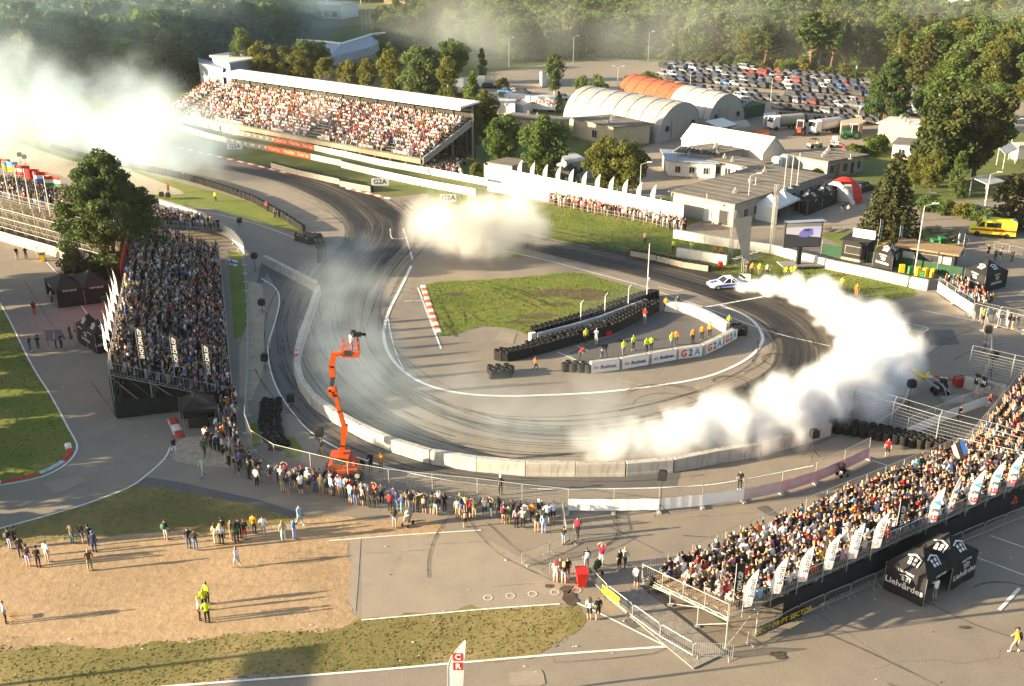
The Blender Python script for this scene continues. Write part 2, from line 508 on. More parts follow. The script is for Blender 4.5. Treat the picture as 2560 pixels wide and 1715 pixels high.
RACE_A=GG(0,[(470,365),(580,385),(690,410),(790,448),(858,500),(862,548),(815,600),(770,670),(745,760)])
RACE_B=GG(0,[(1130,535),(1250,558),(1400,590),(1550,625),(1700,670),(1820,722),(1885,790),(1880,860),(1790,920),(1650,968),(1480,1000)])
RACE_C=GG(0,[(1700,950),(1500,998),(1300,1015),(1100,1000),(930,945),(820,870),(762,780),(752,690),(790,610)])
LAWN=GG(4,[(-900,-100),(-300,200),(0,520),(210,920),(340,1130),(470,1370),(520,1480)])+GG(7,[(482,0),(410,62),(300,120),(130,160),(0,185),(-900,300)])
WEDGE=GG(7,[(-500,600),(0,498),(500,355),(870,225),(940,195),(1150,222),(1500,285),(1800,355),(2060,410),(2010,450),(1700,500),(1100,520),(700,545),(300,590),(0,625),(-500,720)])
DIRT=GG(7,[(-600,650),(0,600),(700,525),(1100,500),(1700,470),(2000,425),(2200,400)])+GG(8,[(0,410),(250,440),(560,430),(700,510),(480,535),(140,558),(95,575),(75,800),(60,1000),(140,1110)])+GG(8,[(0,1250)])+GG(7,[(1800,1330),(1200,1380),(600,1400),(0,1420),(-600,1420)])
ROUGH=GG(7,[(-700,1330),(0,1290),(800,1300),(1300,1240),(1700,1200),(2100,1180)])+GG(8,[(0,1165),(130,1125),(600,1075),(1000,1045),(1400,1020),(1600,1012),(1645,1070),(1655,1140),(1610,1215),(1480,1300),(1380,1335),(800,1400),(0,1470)])+GG(7,[(1800,1515),(1100,1568),(300,1640),(-700,1740)])
INFIELD=GG(5,[(590,378),(900,355),(1200,335),(1520,305),(1680,308),(1800,345),(1960,390),(2120,440),(2080,480),(1700,610),(1300,725),(1220,705),(1130,682),(1040,670),(960,673),(880,698),(820,720),(760,735),(690,735),(665,700),(625,560)])
WEDGE2=GG(5,[(980,218),(1040,190),(1115,152),(1180,170),(1270,196),(1150,206)])
TOPGRASS=GG(2,[(600,1300),(900,1290),(1430,1400),(1900,1480),(2341,1560)])+GG(6,[(0,60),(300,100),(640,160),(940,250),(1200,310),(1540,390),(1610,440),(1580,465),(1400,485),(1200,455),(1000,395),(640,345),(300,318),(0,265)])+GG(5,[(2200,235),(2000,195),(1700,140),(1490,85),(1290,20)])+GG(2,[(1200,1530),(900,1500),(580,1440)])
STRIP=GG(1,[(880,1170),(1000,1190),(1300,1270),(1600,1350),(1800,1420),(1950,1500),(2060,1568),(2000,1590),(1700,1500),(1450,1430),(1200,1405),(1000,1330)])
APRON=[Vector((-130,12,0)),Vector((120,12,0)),Vector((165,110,0))]+GG(3,[(2700,1250),(2341,1350),(1500,1400),(1250,1300),(950,1200)])+GG(3,[(400,1420),(0,1560)])+GG(2,[(2341,1540),(1900,1470),(1430,1390),(900,1290)])+GG(2,[(340,1352),(0,1275)])+GG(1,[(2341,1285),(1800,1135),(1240,1010),(900,900),(700,830),(500,780),(200,760),(-500,740)])+[Vector((-190,200,0))]

def make_ground():
  m=MB(); m.poly([(-2500,-200,0),(2500,-200,0),(2500,3500,0),(-2500,3500,0)])
  m.build('ground',M_['grass'],kind='structure')
  sheet('apron_asphalt',APRON,'asphalt',0.004)
  sheet('lawn',LAWN,'grass_lush',0.012)
  sheet('grass_wedge',WEDGE,'grass_dry',0.016,smooth_n=4,ragged=.3)
  sheet('dirt_ground',DIRT,'dirt',0.010,smooth_n=4,ragged=.25)
  sheet('grass_rough',ROUGH,'grass_dry',0.014,smooth_n=4,ragged=.3)
  sheet('infield_lawn',INFIELD,'grass_lush',0.012,smooth_n=3,ragged=.2)
  rr=random.Random(3)
  for u,v,a,b in ((1600,445,5.5,1.6),(1430,440,2.5,.8),(1330,600,3,.7),(1500,520,2.2,.6),(1240,640,2.5,.5),(760,450,1.5,.6),(1720,470,2,.7)):
    c=G(5,u,v); sheet('bare_soil',[c+Vector((math.cos(t)*a*rr.uniform(.5,1.2),math.sin(t)*b*rr.uniform(.6,1.7),0)) for t in np.linspace(0,6.0,18)],'soil',0.016+rr.uniform(0,.003),smooth_n=3)
  m=MB()
  for P in ([(1040,400),(1180,460),(1370,545)],[(1120,390),(1300,450),(1480,545)],[(660,460),(730,590),(790,740)],[(800,530),(850,590),(855,650)],[(640,580),(720,660),(800,745)],[(880,570),(940,620),(980,640)],[(1060,385),(1230,440),(1420,520)],[(640,420),(660,400),(690,450)]):ribbon(m,resample(catmull(GG(5,P),6),step=.8),rr.uniform(.25,.6),0.021+rr.uniform(0,.004))
  m.build('grass_ruts',M_['ruts'],kind='structure')
  sheet('infield_verge',WEDGE2,'grass_lush',0.012)
  sheet('trackside_lawn',TOPGRASS,'grass_lush',0.010)
  sheet('verge_lawn',STRIP,'grass_lush',0.012,smooth_n=3)
  sheet('gravel_trap',GG(1,[(-400,1010),(0,990),(140,985),(400,1060),(600,1100),(860,1160),(1000,1210),(1200,1290),(1250,1330),(1000,1330),(860,1290),(520,1240),(300,1180),(-400,1120)]),'gravel',0.019,smooth_n=3)
  sheet('gravel_verge',GG(1,[(140,975),(330,975),(560,1060),(640,1110),(520,1110),(330,1050)]),'grass',0.023,smooth_n=3)
  sheet('paddock_infield',GG(5,[(1560,850),(1900,720),(2160,570),(2341,560)])+GG(6,[(150,620),(290,690),(200,760),(0,830)])+GG(5,[(2100,870),(1750,930)]),'asphalt_dark',0.008,smooth_n=2)
  sheet('dusty_apron',GG(8,[(140,560),(500,535),(900,505),(1250,700),(1500,870),(1600,1000),(1000,1045),(140,1112)]),'asphalt_pale',0.008)
  sheet('concrete_strip',GG(8,[(60,565),(135,560),(120,800),(100,1060),(50,1000),(70,800)]),'asphalt_pale',0.018)
  sheet('access_lane',GG(4,[(1700,640),(1830,300),(1900,420),(1920,520),(1850,800),(1850,960),(1900,1100),(2000,1260),(2110,1400),(2240,1500)])+GG(8,[(60,10),(350,90),(700,160),(1200,210),(1700,225),(2300,200)])+GG(8,[(2330,100),(1850,130),(1180,112),(860,70),(500,5)])+GG(5,[(320,1500),(0,1340)])+GG(4,[(2200,1240),(2080,1120),(2010,1000),(2000,880),(2040,720),(2120,520),(2160,420),(1900,300),(1790,230)]),'asphalt_dark',0.008)
  sheet('path_tongue',GG(7,[(900,205),(1000,138),(1200,165),(1500,232),(1800,300),(2090,395),(2000,415),(1800,352),(1500,283),(1150,220),(960,195)]),'asphalt_dark',0.020)
  sheet('stand_verge',GG(4,[(1560,150),(1650,165),(1690,420),(1700,640),(1650,740),(1605,760),(1580,400)]),'grass_lush',0.012)
  sheet('worn_path',GG(4,[(1700,360),(1795,380),(1812,520),(1808,720),(1800,1000),(1730,1150),(1640,1160),(1640,800),(1705,640)]),'tan_ground',0.016)
  sheet('tyre_verge',GG(4,[(1700,1340),(1760,1330),(1790,1480),(1740,1500),(1705,1430)]),'grass_lush',0.013)
  sheet('wall_verge',GG(4,[(1940,1440),(2010,1420),(2080,1520),(2060,1568),(1960,1568)]),'grass_lush',0.013)
  sheet('sandy_corner',GG(4,[(1230,1450),(1400,1420),(1560,1430),(1640,1568)])+GG(7,[(1600,70),(1450,60),(1250,40),(1185,0)]),'gravel',0.014,smooth_n=3)
  # the yard, the car park and the roads behind
  sheet('car_park',GG(2,[(1000,500),(1400,440),(1700,420),(2341,425)])+GG(3,[(0,425),(500,480),(1250,540),(1750,610),(2341,700),(2341,900),(1200,800),(560,800),(0,700)])+GG(2,[(1900,640),(1500,660),(1000,640),(880,600)]),'asphalt_pale',0.006)
  sheet('yard',GG(3,[(0,900),(560,800),(1200,810),(1500,900),(1300,1080),(900,1130),(500,1200),(0,1330)])+GG(2,[(1950,1400),(2000,1180),(1500,1250)]),'asphalt_pale',0.008)
  sheet('forecourt',GG(3,[(300,1568),(500,1480),(900,1400),(1250,1270),(1350,1330),(1250,1500),(1300,1568)]),'asphalt_pale',0.009)
  sheet('service_road',GG(2,[(300,260),(640,285),(860,300),(700,320),(560,330)]),'asphalt_pale',0.006)
  sheet('lane',GG(2,[(1620,362),(1740,372),(1900,400),(2100,420),(1900,425),(1760,405)]),'asphalt_pale',0.007)
  sheet('far_road',GG(1,[(700,600),(1050,590),(1380,545),(1380,575),(1100,620),(700,660)]),'asphalt_pale',0.006)
  sheet('field',GG(2,[(-200,120),(360,90),(360,150),(-200,200)]),'grass_dry',0.006)
  sheet('picnic_lawn',GG(6,[(930,40),(1300,0),(1900,0),(1860,140),(1700,190),(1400,170),(1100,120)]),'grass_lush',0.012)
  # rubber on the racing line
  rubber('rubber_on_entry',RACE_A,[8,10,12,12,11,9],'rubber_heavy',0.020)
  rubber('rubber_on_hairpin',RACE_B,[9,11,11,12,13,13,11],'rubber_heavy',0.024)
  rubber('rubber_on_sweep',RACE_C,[10,11,10,9,9,8],'rubber_film',0.028)
  rubber('rubber_on_crossing',GG(0,[(860,455),(950,500),(1060,520),(1180,545),(1320,572)]),[8,9,9,8],'rubber_marks',0.032)
  # white lines
  m=MB()
  def line(pts,w=0.15,n=6,z=0.036,mi=0):
    ribbon(m,resample(catmull(pts,n),step=1.0),w,z,mi)
  inner=GG(5,[(480,255),(440,340),(385,450),(330,560),(296,680),(298,780),(340,880),(420,970),(540,1050),(700,1105),(900,1138),(1150,1148),(1350,1143),(1600,1133),(1850,1115),(2100,1085),(2341,1050)])+GG(6,[(200,1005),(380,930),(490,855),(540,790),(550,750),(530,690),(480,630),(400,580),(262,525)])
  line(inner,0.34)
  line(GG(5,[(322,600),(335,700),(365,820),(400,910),(440,985)]),0.12)
  line(GG(6,[(150,540),(590,460)]),0.3); line(GG(6,[(0,490),(150,540),(600,705),(1010,805)]),0.14)
  line(GG(5,[(525,405),(685,825)]),0.2); line(GG(5,[(430,498),(560,492)]),0.18)
  line(GG(5,[(1230,20),(1450,75),(1700,128)]),0.14); line(GG(5,[(1110,152),(1380,210),(1680,290),(2050,390),(2341,490)]),0.15)
  line(GG(5,[(335,0),(350,68),(440,66)]),0.16); line(GG(5,[(425,0),(460,110),(490,215)]),0.2)
  line(GG(7,[(-200,545),(0,490),(500,350),(870,215),(1010,120),(1130,10)])+GG(4,[(1165,1500)]),0.15)
  line(GG(4,[(-200,250),(0,510),(210,920),(340,1130),(470,1370),(530,1490)])+GG(7,[(492,10),(420,72),(300,132),(130,172),(-100,210)]),0.15)
  line(GG(7,[(900,1592),(2341,1480)])+GG(8,[(800,1412),(1500,1352),(2230,1300)]),0.17); line(GG(8,[(2230,1300),(1850,1110),(1600,993)]),0.14)
  line(GG(8,[(140,1118),(600,1078),(1000,1042),(1500,1008)]),0.12); line(GG(8,[(-80,575),(150,556),(500,530),(960,502)]),0.12)
  line(GG(4,[(1790,340),(1890,410),(1915,500),(1885,640),(1840,790),(1845,930),(1900,1100),(2010,1265),(2130,1395),(2341,1520)])+GG(8,[(130,10),(350,80),(620,140),(1000,195),(1350,220),(1900,218),(2341,203)])+GG(9,[(300,175),(900,60)]),0.14)
  line(GG(4,[(320,230),(395,310)]),0.14); line(GG(4,[(555,525),(610,600)]),0.14); line(GG(4,[(1150,1310),(1195,1415)]),0.14)
  line(GG(5,[(1480,845),(1640,915)]),0.14); line(GG(5,[(1615,805),(1690,835)]),0.14)
  line(GG(6,[(1500,860),(1545,930),(1565,1010),(1540,1130),(1480,1230),(1280,1360)]),0.2)
  line(GG(6,[(1510,640),(1700,685),(1650,712),(1530,690)]),0.12,n=1); line(GG(6,[(960,650),(1050,720),(1110,810)]),0.13); line(GG(6,[(1640,560),(2000,630),(2341,700)]),0.12)
  line(GG(5,[(2170,400),(2305,430),(2341,420)]),0.12,n=1)
  line(GG(1,[(1130,1440),(1400,1455),(1700,1520),(1850,1568)])+GG(4,[(1850,0),(2040,70)]),0.14)
  line(GG(9,[(2110,540),(2341,620)]),0.1); line(GG(9,[(2020,690),(2341,810)]),0.1); line(GG(9,[(2170,1050),(2310,900)]),0.22); line(GG(9,[(1290,20),(1450,75)]),0.12)
  for u,v in ((1005,965),(1158,952),(1310,939),(1462,928),(1612,913)):
    c=G(8,u,v)
    ribbon(m,[c+Vector((math.cos(a)*0.27,math.sin(a)*0.27,0)) for a in np.linspace(0,6.2832,17)],0.05,0.036)
  o=m.build('road_markings',M_['line_paint'],kind='structure')
  m=MB()
  for pts,w in ((GG(8,[(1000,888),(1500,852)]),0.06),(GG(8,[(480,605),(1000,575)]),0.05),(GG(9,[(0,410),(500,375)]),0.07),(GG(8,[(150,660),(700,630)]),0.05),(GG(5,[(1870,1030),(2240,1115)]),0.1),(GG(5,[(1450,1140),(1950,1195)]),0.12),(GG(9,[(1300,180),(1480,215)]),0.08)):
    ribbon(m,resample(pts,step=1.0),w,0.034)
  m.build('faint_markings',M_['line_faint'],kind='structure')
  # single tyre marks in pairs
  m=MB()
  r=random.Random(4)
  def mark(C,off,wob,a,b,w,ph):
    n=len(C); P=[]
    for i in range(int(a*n),int(b*n)):
      d=(C[min(i+1,n-1)]-C[max(i-1,0)]).normalized(); nn=Vector((-d.y,d.x,0))
      P.append(C[i]+nn*(off+wob*math.sin(i*0.05+ph)))
    if len(P)>2:ribbon(m,P,w,0.040+r.uniform(0,0.012))
  for race,k,sp in ((RACE_A,34,5.2),(RACE_B,44,6.2),(RACE_C,34,5.5)):
    C=resample(catmull([Vector((p.x,p.y,0)) for p in race],10),step=0.8)
    for _ in range(k):
      off,wob,a=r.uniform(-sp,sp),r.uniform(0.2,2.0),r.uniform(0,0.7)
      b=min(1.0,a+r.uniform(0.15,0.6)); ph=r.uniform(0,6); g=r.uniform(1.0,2.6)
      w=r.uniform(0.07,0.2)
      mark(C,off,wob,a,b,w,ph); mark(C,off+g,wob,a,b,w*0.8,ph+0.1)
  for (n,u,v,R,a0,a1) in ((6,330,1060,1.6,-1,3),(6,350,1070,2.2,-1.2,2.6),(6,660,900,1.6,0,6.2),(6,640,915,2.3,0.5,5),(5,430,470,1.8,-1,3.5),(5,380,450,2.6,0,3),(5,2230,1200,4.0,0.6,2.6),(5,2240,1210,4.6,0.4,2.6),(5,2240,1230,3.2,0.2,2.9),(6,540,620,3.0,-1.5,0.5),(6,600,700,2.0,-1.6,0.8),
                                 (8,2000,700,14,2.4,3.3),(9,1900,900,12,4.0,5.2),(6,1900,900,10,1.0,2.0),(9,2300,1050,3,0,2.2)):
    c=G(n,u,v)
    ribbon(m,[c+Vector((math.cos(a)*R,math.sin(a)*R,0)) for a in np.linspace(a0,a1,28)],r.uniform(0.1,0.2),0.045)
  for pts in (GG(8,[(860,400),(950,540),(1120,690),(1450,850)]),GG(8,[(1000,450),(1150,590),(1300,700),(1500,780)]),GG(8,[(1740,430),(2000,560),(2200,660)]),GG(8,[(1880,390),(1890,540),(1750,640)]),GG(8,[(1900,560),(1700,660),(1350,740)]),
        GG(9,[(960,1200),(1300,1350),(1750,1568)]),GG(9,[(1600,960),(2000,1150),(2341,1260)]),GG(6,[(1590,930),(1850,750),(2000,690)]),GG(6,[(1860,900),(2000,830),(2200,790)]),GG(6,[(60,420),(560,560),(700,690)]),GG(4,[(170,360),(330,620),(450,760)]),GG(4,[(610,1030),(720,1180),(800,1290)]),GG(9,[(0,540),(250,560),(600,640)]),GG(8,[(1450,1365),(1465,1410),(2100,1355),(2230,1310)])):
    ribbon(m,resample(catmull(pts,6),step=1.0),0.09,0.043)
  m.build('tyre_marks',M_['tyre_mark'],kind='structure')
  # repair patches and seams in the asphalt
  for n,P,mt in ((9,[(505,350),(570,332),(655,395),(600,410)],'asphalt_dark'),(8,[(1930,1120),(2060,1080),(2120,1130),(2000,1180)],'asphalt_dark'),(8,[(1150,1480),(1380,1455),(1400,1568),(1160,1568)],'asphalt_pale'),(4,[(300,700),(420,690),(450,760),(330,770)],'asphalt_dark'),(6,[(1650,700),(1850,690),(1900,790),(1700,800)],'asphalt_dark'),(8,[(1700,430),(1850,420),(1880,470),(1730,485)],'asphalt_pale'),(7,[(300,180),(520,120),(600,170),(380,250)],'asphalt_pale'),(5,[(1050,760),(1100,690),(1200,720),(1180,790)],'asphalt_pale')):
    sheet('asphalt_patch',GG(n,P),mt,0.0255,ragged=.04)
  lr=random.Random(6); m=MB()
  for _ in range(150):
    n=lr.choice([4,7,8,8,9,9,6]); p=G(n,lr.uniform(0,2300),lr.uniform(500 if n !=7 else 600,1560)); s_=lr.uniform(.025,.07); a=lr.uniform(0,6.28); d=Vector((math.cos(a),math.sin(a),0))*s_; e=Vector((-d.y,d.x,0))*.6
    m.add([p-d-e+Vector((0,0,.05)),p+d-e+Vector((0,0,.05)),p+d+e+Vector((0,0,.07)),p-d+e+Vector((0,0,.06))],[(0,1,2,3)],lr.choice([0,0,1,2]))
  m.build('litter',[M_['white'],M_['wood'],M_['dark']],label='scraps of paper and litter scattered over the ground',cat='litter',kind='stuff')
  # oil and water stains on the dusty apron
  for (n,u,v,a,b) in ((8,1570,968,0.55,0.7),(8,1545,905,0.5,0.35),(8,1420,885,0.25,0.2),(9,1930,1170,0.35,0.15),(9,660,1360,0.5,0.3)):
    c=G(n,u,v); rr=random.Random(u)
    sheet('oil_stain',[c+Vector((math.cos(t)*a*rr.uniform(0.6,1.2),math.sin(t)*b*rr.uniform(0.7,1.6),0)) for t in np.linspace(0,6.0,14)],'oil',0.047,smooth_n=3)

plain('pink_pale',(0.58,0.45,0.45),0.75)
m=new_mat('tyre_mark',0.7,(0.03,0.028,0.026)); t=NT(m)
mr=t.ramp(t.noise(t.coord('Object'),0.5,6,0.7),[(0.35,0.1),(0.65,0.75)])
tr=t.new('ShaderNodeBsdfTransparent'); mx=t.new('ShaderNodeMixShader'); t.link(mr,mx.inputs[0]); t.link(tr.outputs[0],mx.inputs[1]); t.link(t.bsdf.outputs[0],mx.inputs[2]); t.link(mx.outputs[0],t.out.inputs['Surface'])
plain('soil',(0.11,0.075,0.042),0.95,var=0.4,scale=1.5)
m=new_mat('ruts',0.9,(0.075,0.06,0.03)); t=NT(m)
mr=t.ramp(t.noise(t.coord('Object'),0.8,6,0.7),[(0.4,0.0),(0.62,0.85)])
tr=t.new('ShaderNodeBsdfTransparent'); mx=t.new('ShaderNodeMixShader'); t.link(mr,mx.inputs[0]); t.link(tr.outputs[0],mx.inputs[1]); t.link(t.bsdf.outputs[0],mx.inputs[2]); t.link(mx.outputs[0],t.out.inputs['Surface'])
plain('oil',(0.075,0.062,0.045),0.7,var=0.3)
make_ground()

# grass blades that catch the low sun: short tufts over the lawns near the camera
def tufts(name,label,poly,count,h,mat,seed,cols=None):
  r=np.random.default_rng(seed)
  a=np.array([(p[0],p[1]) for p in poly]); lo,hi=a.min(0),a.max(0)
  lo=np.maximum(lo,(-75,40)); hi=np.minimum(hi,(75,175))
  x=r.uniform(lo[0],hi[0],count*3); y=r.uniform(lo[1],hi[1],count*3)
  inn=np.zeros(len(x),bool); n=len(a); c=inn.copy()
  for i in range(n):
    x1,y1=a[i]; x2,y2=a[i-1]
    hit=((y1>y) !=(y2>y)) & (x<(x2-x1)*(y-y1)/(y2-y1+1e-12)+x1)
    c ^=hit
  x,y=x[c][:count],y[c][:count]
  k=len(x)
  ang=r.uniform(0,6.283,k); w=r.uniform(0.05,0.16,k); hh=h*r.uniform(0.4,1.3,k); ln=r.uniform(-0.6,0.6,(k,2))*hh[:,None]
  dx,dy=np.cos(ang)*w,np.sin(ang)*w
  v=np.zeros((k,3,3))
  v[:,0]=np.stack([x-dx,y-dy,np.full(k,0.01)],1); v[:,1]=np.stack([x+dx,y+dy,np.full(k,0.01)],1); v[:,2]=np.stack([x+ln[:,0],y+ln[:,1],hh],1)
  me=bpy.data.meshes.new(name)
  me.vertices.add(3*k); me.vertices.foreach_set('co',v.ravel())
  me.loops.add(3*k); me.loops.foreach_set('vertex_index',np.arange(3*k,dtype=np.int32))
  me.polygons.add(k); me.polygons.foreach_set('loop_start',np.arange(0,3*k,3,dtype=np.int32)); me.polygons.foreach_set('loop_total',np.full(k,3,np.int32))
  me.materials.append(M_[mat]); me.update()
  at=me.attributes.new('tint','FLOAT','POINT'); at.data.foreach_set('value',np.repeat(np.clip(r.normal(0.5,0.25,k),0,1),3).astype(np.float32))
  return obj(name,me,label=label,cat='grass',kind='stuff')

def blade(nm,a,b,c):
  m=new_mat(nm,0.8,a,0,0.15); t=NT(m)
  at=t.new('ShaderNodeAttribute'); at.attribute_name='tint'; k=t.ramp(at.outputs['Fac'],[(0.0,a),(0.6,b),(1.0,c)]); t.col(k)
  tl=t.new('ShaderNodeBsdfTranslucent'); t.link(k,tl.inputs[0]); mx=t.new('ShaderNodeMixShader'); mx.inputs[0].default_value=0.4
  t.link(t.bsdf.outputs[0],mx.inputs[1]); t.link(tl.outputs[0],mx.inputs[2]); t.link(mx.outputs[0],t.out.inputs['Surface'])
blade('blade_lush',(0.06,0.105,0.016),(0.11,0.16,0.026),(0.18,0.17,0.04))
blade('blade_dry',(0.10,0.105,0.025),(0.17,0.15,0.042),(0.30,0.23,0.10))
tufts('grass_tufts','short rough grass on the verge in front of the dirt ground',ROUGH,4500,0.05,'blade_dry',1)
tufts('grass_tufts','short dry grass between the white edge line and the dirt ground',WEDGE,3000,0.05,'blade_dry',2)
tufts('grass_tufts','lush grass on the infield lawn inside the hairpin',INFIELD,9000,0.07,'blade_lush',3)
tufts('grass_tufts','shaded lawn grass beside the red and white kerb',LAWN,10000,0.08,'blade_lush',4)
tufts('grass_tufts','bright grass along the top side of the track',TOPGRASS,11000,0.10,'blade_lush',5)
# ------------------------------------------------------------------ concrete blocks, tyre walls, fences, boards, kerbs
def text_mesh(s,size,mat,depth=0.0,font_shear=0.0,spacing=1.0,bold=0.0,align='CENTER'):
  cu=bpy.data.curves.new('lettering','FONT'); cu.body=s; cu.size=size; cu.align_x=align; cu.align_y='CENTER'
  cu.shear=font_shear; cu.space_character=spacing; cu.offset=bold; cu.resolution_u=2; cu.extrude=depth
  o=bpy.data.objects.new('lettering',cu); COL.objects.link(o)
  bpy.context.view_layer.update()
  me=bpy.data.meshes.new_from_object(o.evaluated_get(bpy.context.evaluated_depsgraph_get()))
  bpy.data.objects.remove(o); bpy.data.curves.remove(cu)
  me.materials.clear(); me.materials.append(M_[mat])
  return me

TXT={}
def lettering(s,size,mat,**kw):
  k=(s,size,mat,tuple(sorted(kw.items())))
  if k not in TXT:TXT[k]=text_mesh(s,size,mat,**kw)
  return TXT[k]

def frame(o,x,y):
  "matrix whose X runs along x, Y along y, Z outwards"
  x,y=Vector(x).normalized(),Vector(y).normalized()
  z=x.cross(y).normalized(); y=z.cross(x)
  M=Matrix((x,y,z)).transposed().to_4x4(); M.translation=Vector(o)
  return M

# --- concrete blocks
def block_mesh(L,h=1.15,w=0.62):
  m=MB()
  prof=[(-w/2,0),(w/2,0),(w/2,h*0.18),(w*0.46,h*0.3),(w*0.44,h-0.04),(w*0.40,h),(-w*0.40,h),(-w*0.44,h-0.04),(-w*0.46,h*0.3),(-w/2,h*0.18)]
  rings=[[(x,p[0]*s,p[1] if p[1]<h-0.01 or s==1 else h-0.03) for p in prof] for x,s in ((-L/2,0.96),(-L/2+0.04,1),(L/2-0.04,1),(L/2,0.96))]
  m.loft(rings)
  me=m.mesh('concrete_barrier',M_['concrete']);
  return me
BLOCKS={}
def blocks(pts,L,labelf,group,h=1.15,mat=None,gap=0.05,name='concrete_barrier',w=0.62,start=0):
  C=resample(pts,step=0.25)
  tot=sum((b-a).length for a,b in zip(C[:-1],C[1:]))
  n=max(1,round(tot/L))
  S=resample(C,count=n)
  out=[]
  for i,(a,b) in enumerate(zip(S[:-1],S[1:])):
    d=b-a; ln=round(d.length-gap,1)
    key=(ln,h,mat,w)
    if key not in BLOCKS:
      me=block_mesh(ln,h,w)
      if mat:me.materials.clear(); me.materials.append(M_[mat])
      BLOCKS[key]=me
    mid=(a+b)/2
    o=obj(name,BLOCKS[key],M=TR((mid.x,mid.y,0.004),math.atan2(d.y,d.x)+random.uniform(-0.008,0.008)),label=labelf(i),cat='barrier',group=group)
    out.append(o)
  return out

H1=1.15
WALL1=GG(4,[(1812,182),(2000,275),(2160,362)],H1)
WALL2=GG(4,[(2178,385),(2122,555),(2062,720),(2036,830),(2032,910),(2060,1015),(2135,1120),(2225,1205)],H1)+GG(5,[(0,1262),(130,1335),(325,1425),(440,1470),(570,1507),(860,1555)],H1)+GG(8,[(1185,26),(1520,34),(1855,34),(2190,22)],H1)+GG(6,[(160,1525),(465,1480),(720,1415),(935,1352),(1010,1325)],H1)
flat=lambda P:[Vector((p.x,p.y,0)) for p in P]
blocks(flat(WALL1),3.9,lambda i:f'{nth(i)} pale concrete block of the straight wall leading to the outer curve','concrete blocks at the wall entry')
wall_blocks=blocks(catmull(flat(WALL2),6),3.9,lambda i:f'{nth(i)} pale concrete block of the outer curve, counted from the red cones','concrete blocks of the outer curve')
blocks(flat(GG(6,[(-60,62),(330,128),(640,172),(940,262),(1250,325),(1545,392)],0)),5.0,lambda i:f'{nth(i)} long white barrier block along the top lawn','white barrier blocks along the top lawn',1.2,'white_dirty')
blocks(flat(GG(6,[(1556,396),(1678,420)],0)),4.2,lambda i:'white barrier block standing alone past the gap beside the crowd','end barrier',1.25,'white_dirty')
blocks(flat(GG(6,[(-40,190),(128,215),(305,245)],0)),4.5,lambda i:f'{nth(i)} white block of the short wall in front of the marshals','short marshal wall',1.2,'white_dirty')
blocks(flat(GG(6,[(385,345),(470,352)],0)),4.5,lambda i:'low white block beside the drifting car','low block',0.7,'white_dirty')
ARC=GG(5,[(1705,985),(1900,960),(2100,925),(2290,890)],0)+GG(6,[(0,882),(120,868),(235,815),(345,752)],0)
blocks(catmull(flat(ARC),6),3.0,lambda i:f'{nth(i)} concrete block behind the sponsor banners of the infield arc','infield arc blocks',1.15)
blocks(flat(GG(6,[(310,715),(150,620)],0))+flat(GG(6,[(0,560)],0))+flat(GG(5,[(2215,560)],0)),3.6,lambda i:f'{nth(i)} white block closing the marshal pen, counted from the tyre heap','marshal pen blocks',1.15,'white_dirty')
blocks(flat(GG(5,[(1345,760),(1700,668),(2090,520)],0)),4.0,lambda i:f'{nth(i)} low white block under the infield mesh fence','low blocks under mesh fence',0.75,'white_dirty',w=0.4)
blocks(flat(GG(5,[(1292,775),(1330,765)],0)),1.4,lambda i:'short white block at the end of the infield tyre wall','end',0.95,'white',w=0.5)
blocks(flat(GG(6,[(1925,1085),(2210,1150)],0)),5.0,lambda i:f'{nth(i)} grey concrete block under the tall catch fence','blocks under the catch fence',1.1)

# --- tyre stacks
def tyre_stack_mesh(k,belt=False):
  m=MB()
  for i in range(k):
    z=i*0.215; j=random.uniform(-0.03,0.03); g=random.uniform(-0.03,0.03)
    m.lathe((j,g,z),[(0.19,0.06),(0.2,0.02),(0.27,0.0),(0.315,0.035),(0.33,0.105),(0.315,0.175),(0.27,0.21),(0.2,0.19),(0.19,0.06)],10)
  return m.mesh('tyre_stack',M_['rubber'],smooth=False)
STACKS={k:[tyre_stack_mesh(k) for _ in range(3)] for k in (2,4,5,6)}
STACK_N=[0]
def tyre_wall(pts,rows,label,k=5,step=0.67,belt=None,rowside=1,group='tyre walls',name='tyre_wall',jit=0.03):
  C=resample(pts,step=step)
  c0=C[len(C)//2]
  root=thing(name,(c0.x,c0.y,0),0,label,'tyre wall',group)
  n=len(C)
  for i,p in enumerate(C):
    d=(C[min(i+1,n-1)]-C[max(i-1,0)]).normalized(); nn=Vector((-d.y,d.x,0))*rowside
    for r in range(rows):
      q=p+nn*r*0.63+d*(0.33 if r % 2 else 0)
      kk=k if random.random()<0.93 else max(2,k-1)
      if kk not in STACKS:kk=k
      obj('tyre_stack',random.choice(STACKS[kk]),root,TR((q.x-c0.x+random.uniform(-jit,jit),q.y-c0.y+random.uniform(-jit,jit),0.01),random.uniform(0,6)))
      STACK_N[0]+=1
  if belt:
    m=MB(); h=0.2*k
    for a,b in zip(C[:-1],C[1:]):
      d=(b-a).normalized(); nn=Vector((-d.y,d.x,0))*(-rowside)*0.355
      a2,b2=a+nn-c0,b+nn-c0
      m.quad((a2.x,a2.y,0.05),(b2.x,b2.y,0.05),(b2.x,b2.y,h),(a2.x,a2.y,h))
    m.build('rubber_belt',M_[belt],root)
  return root

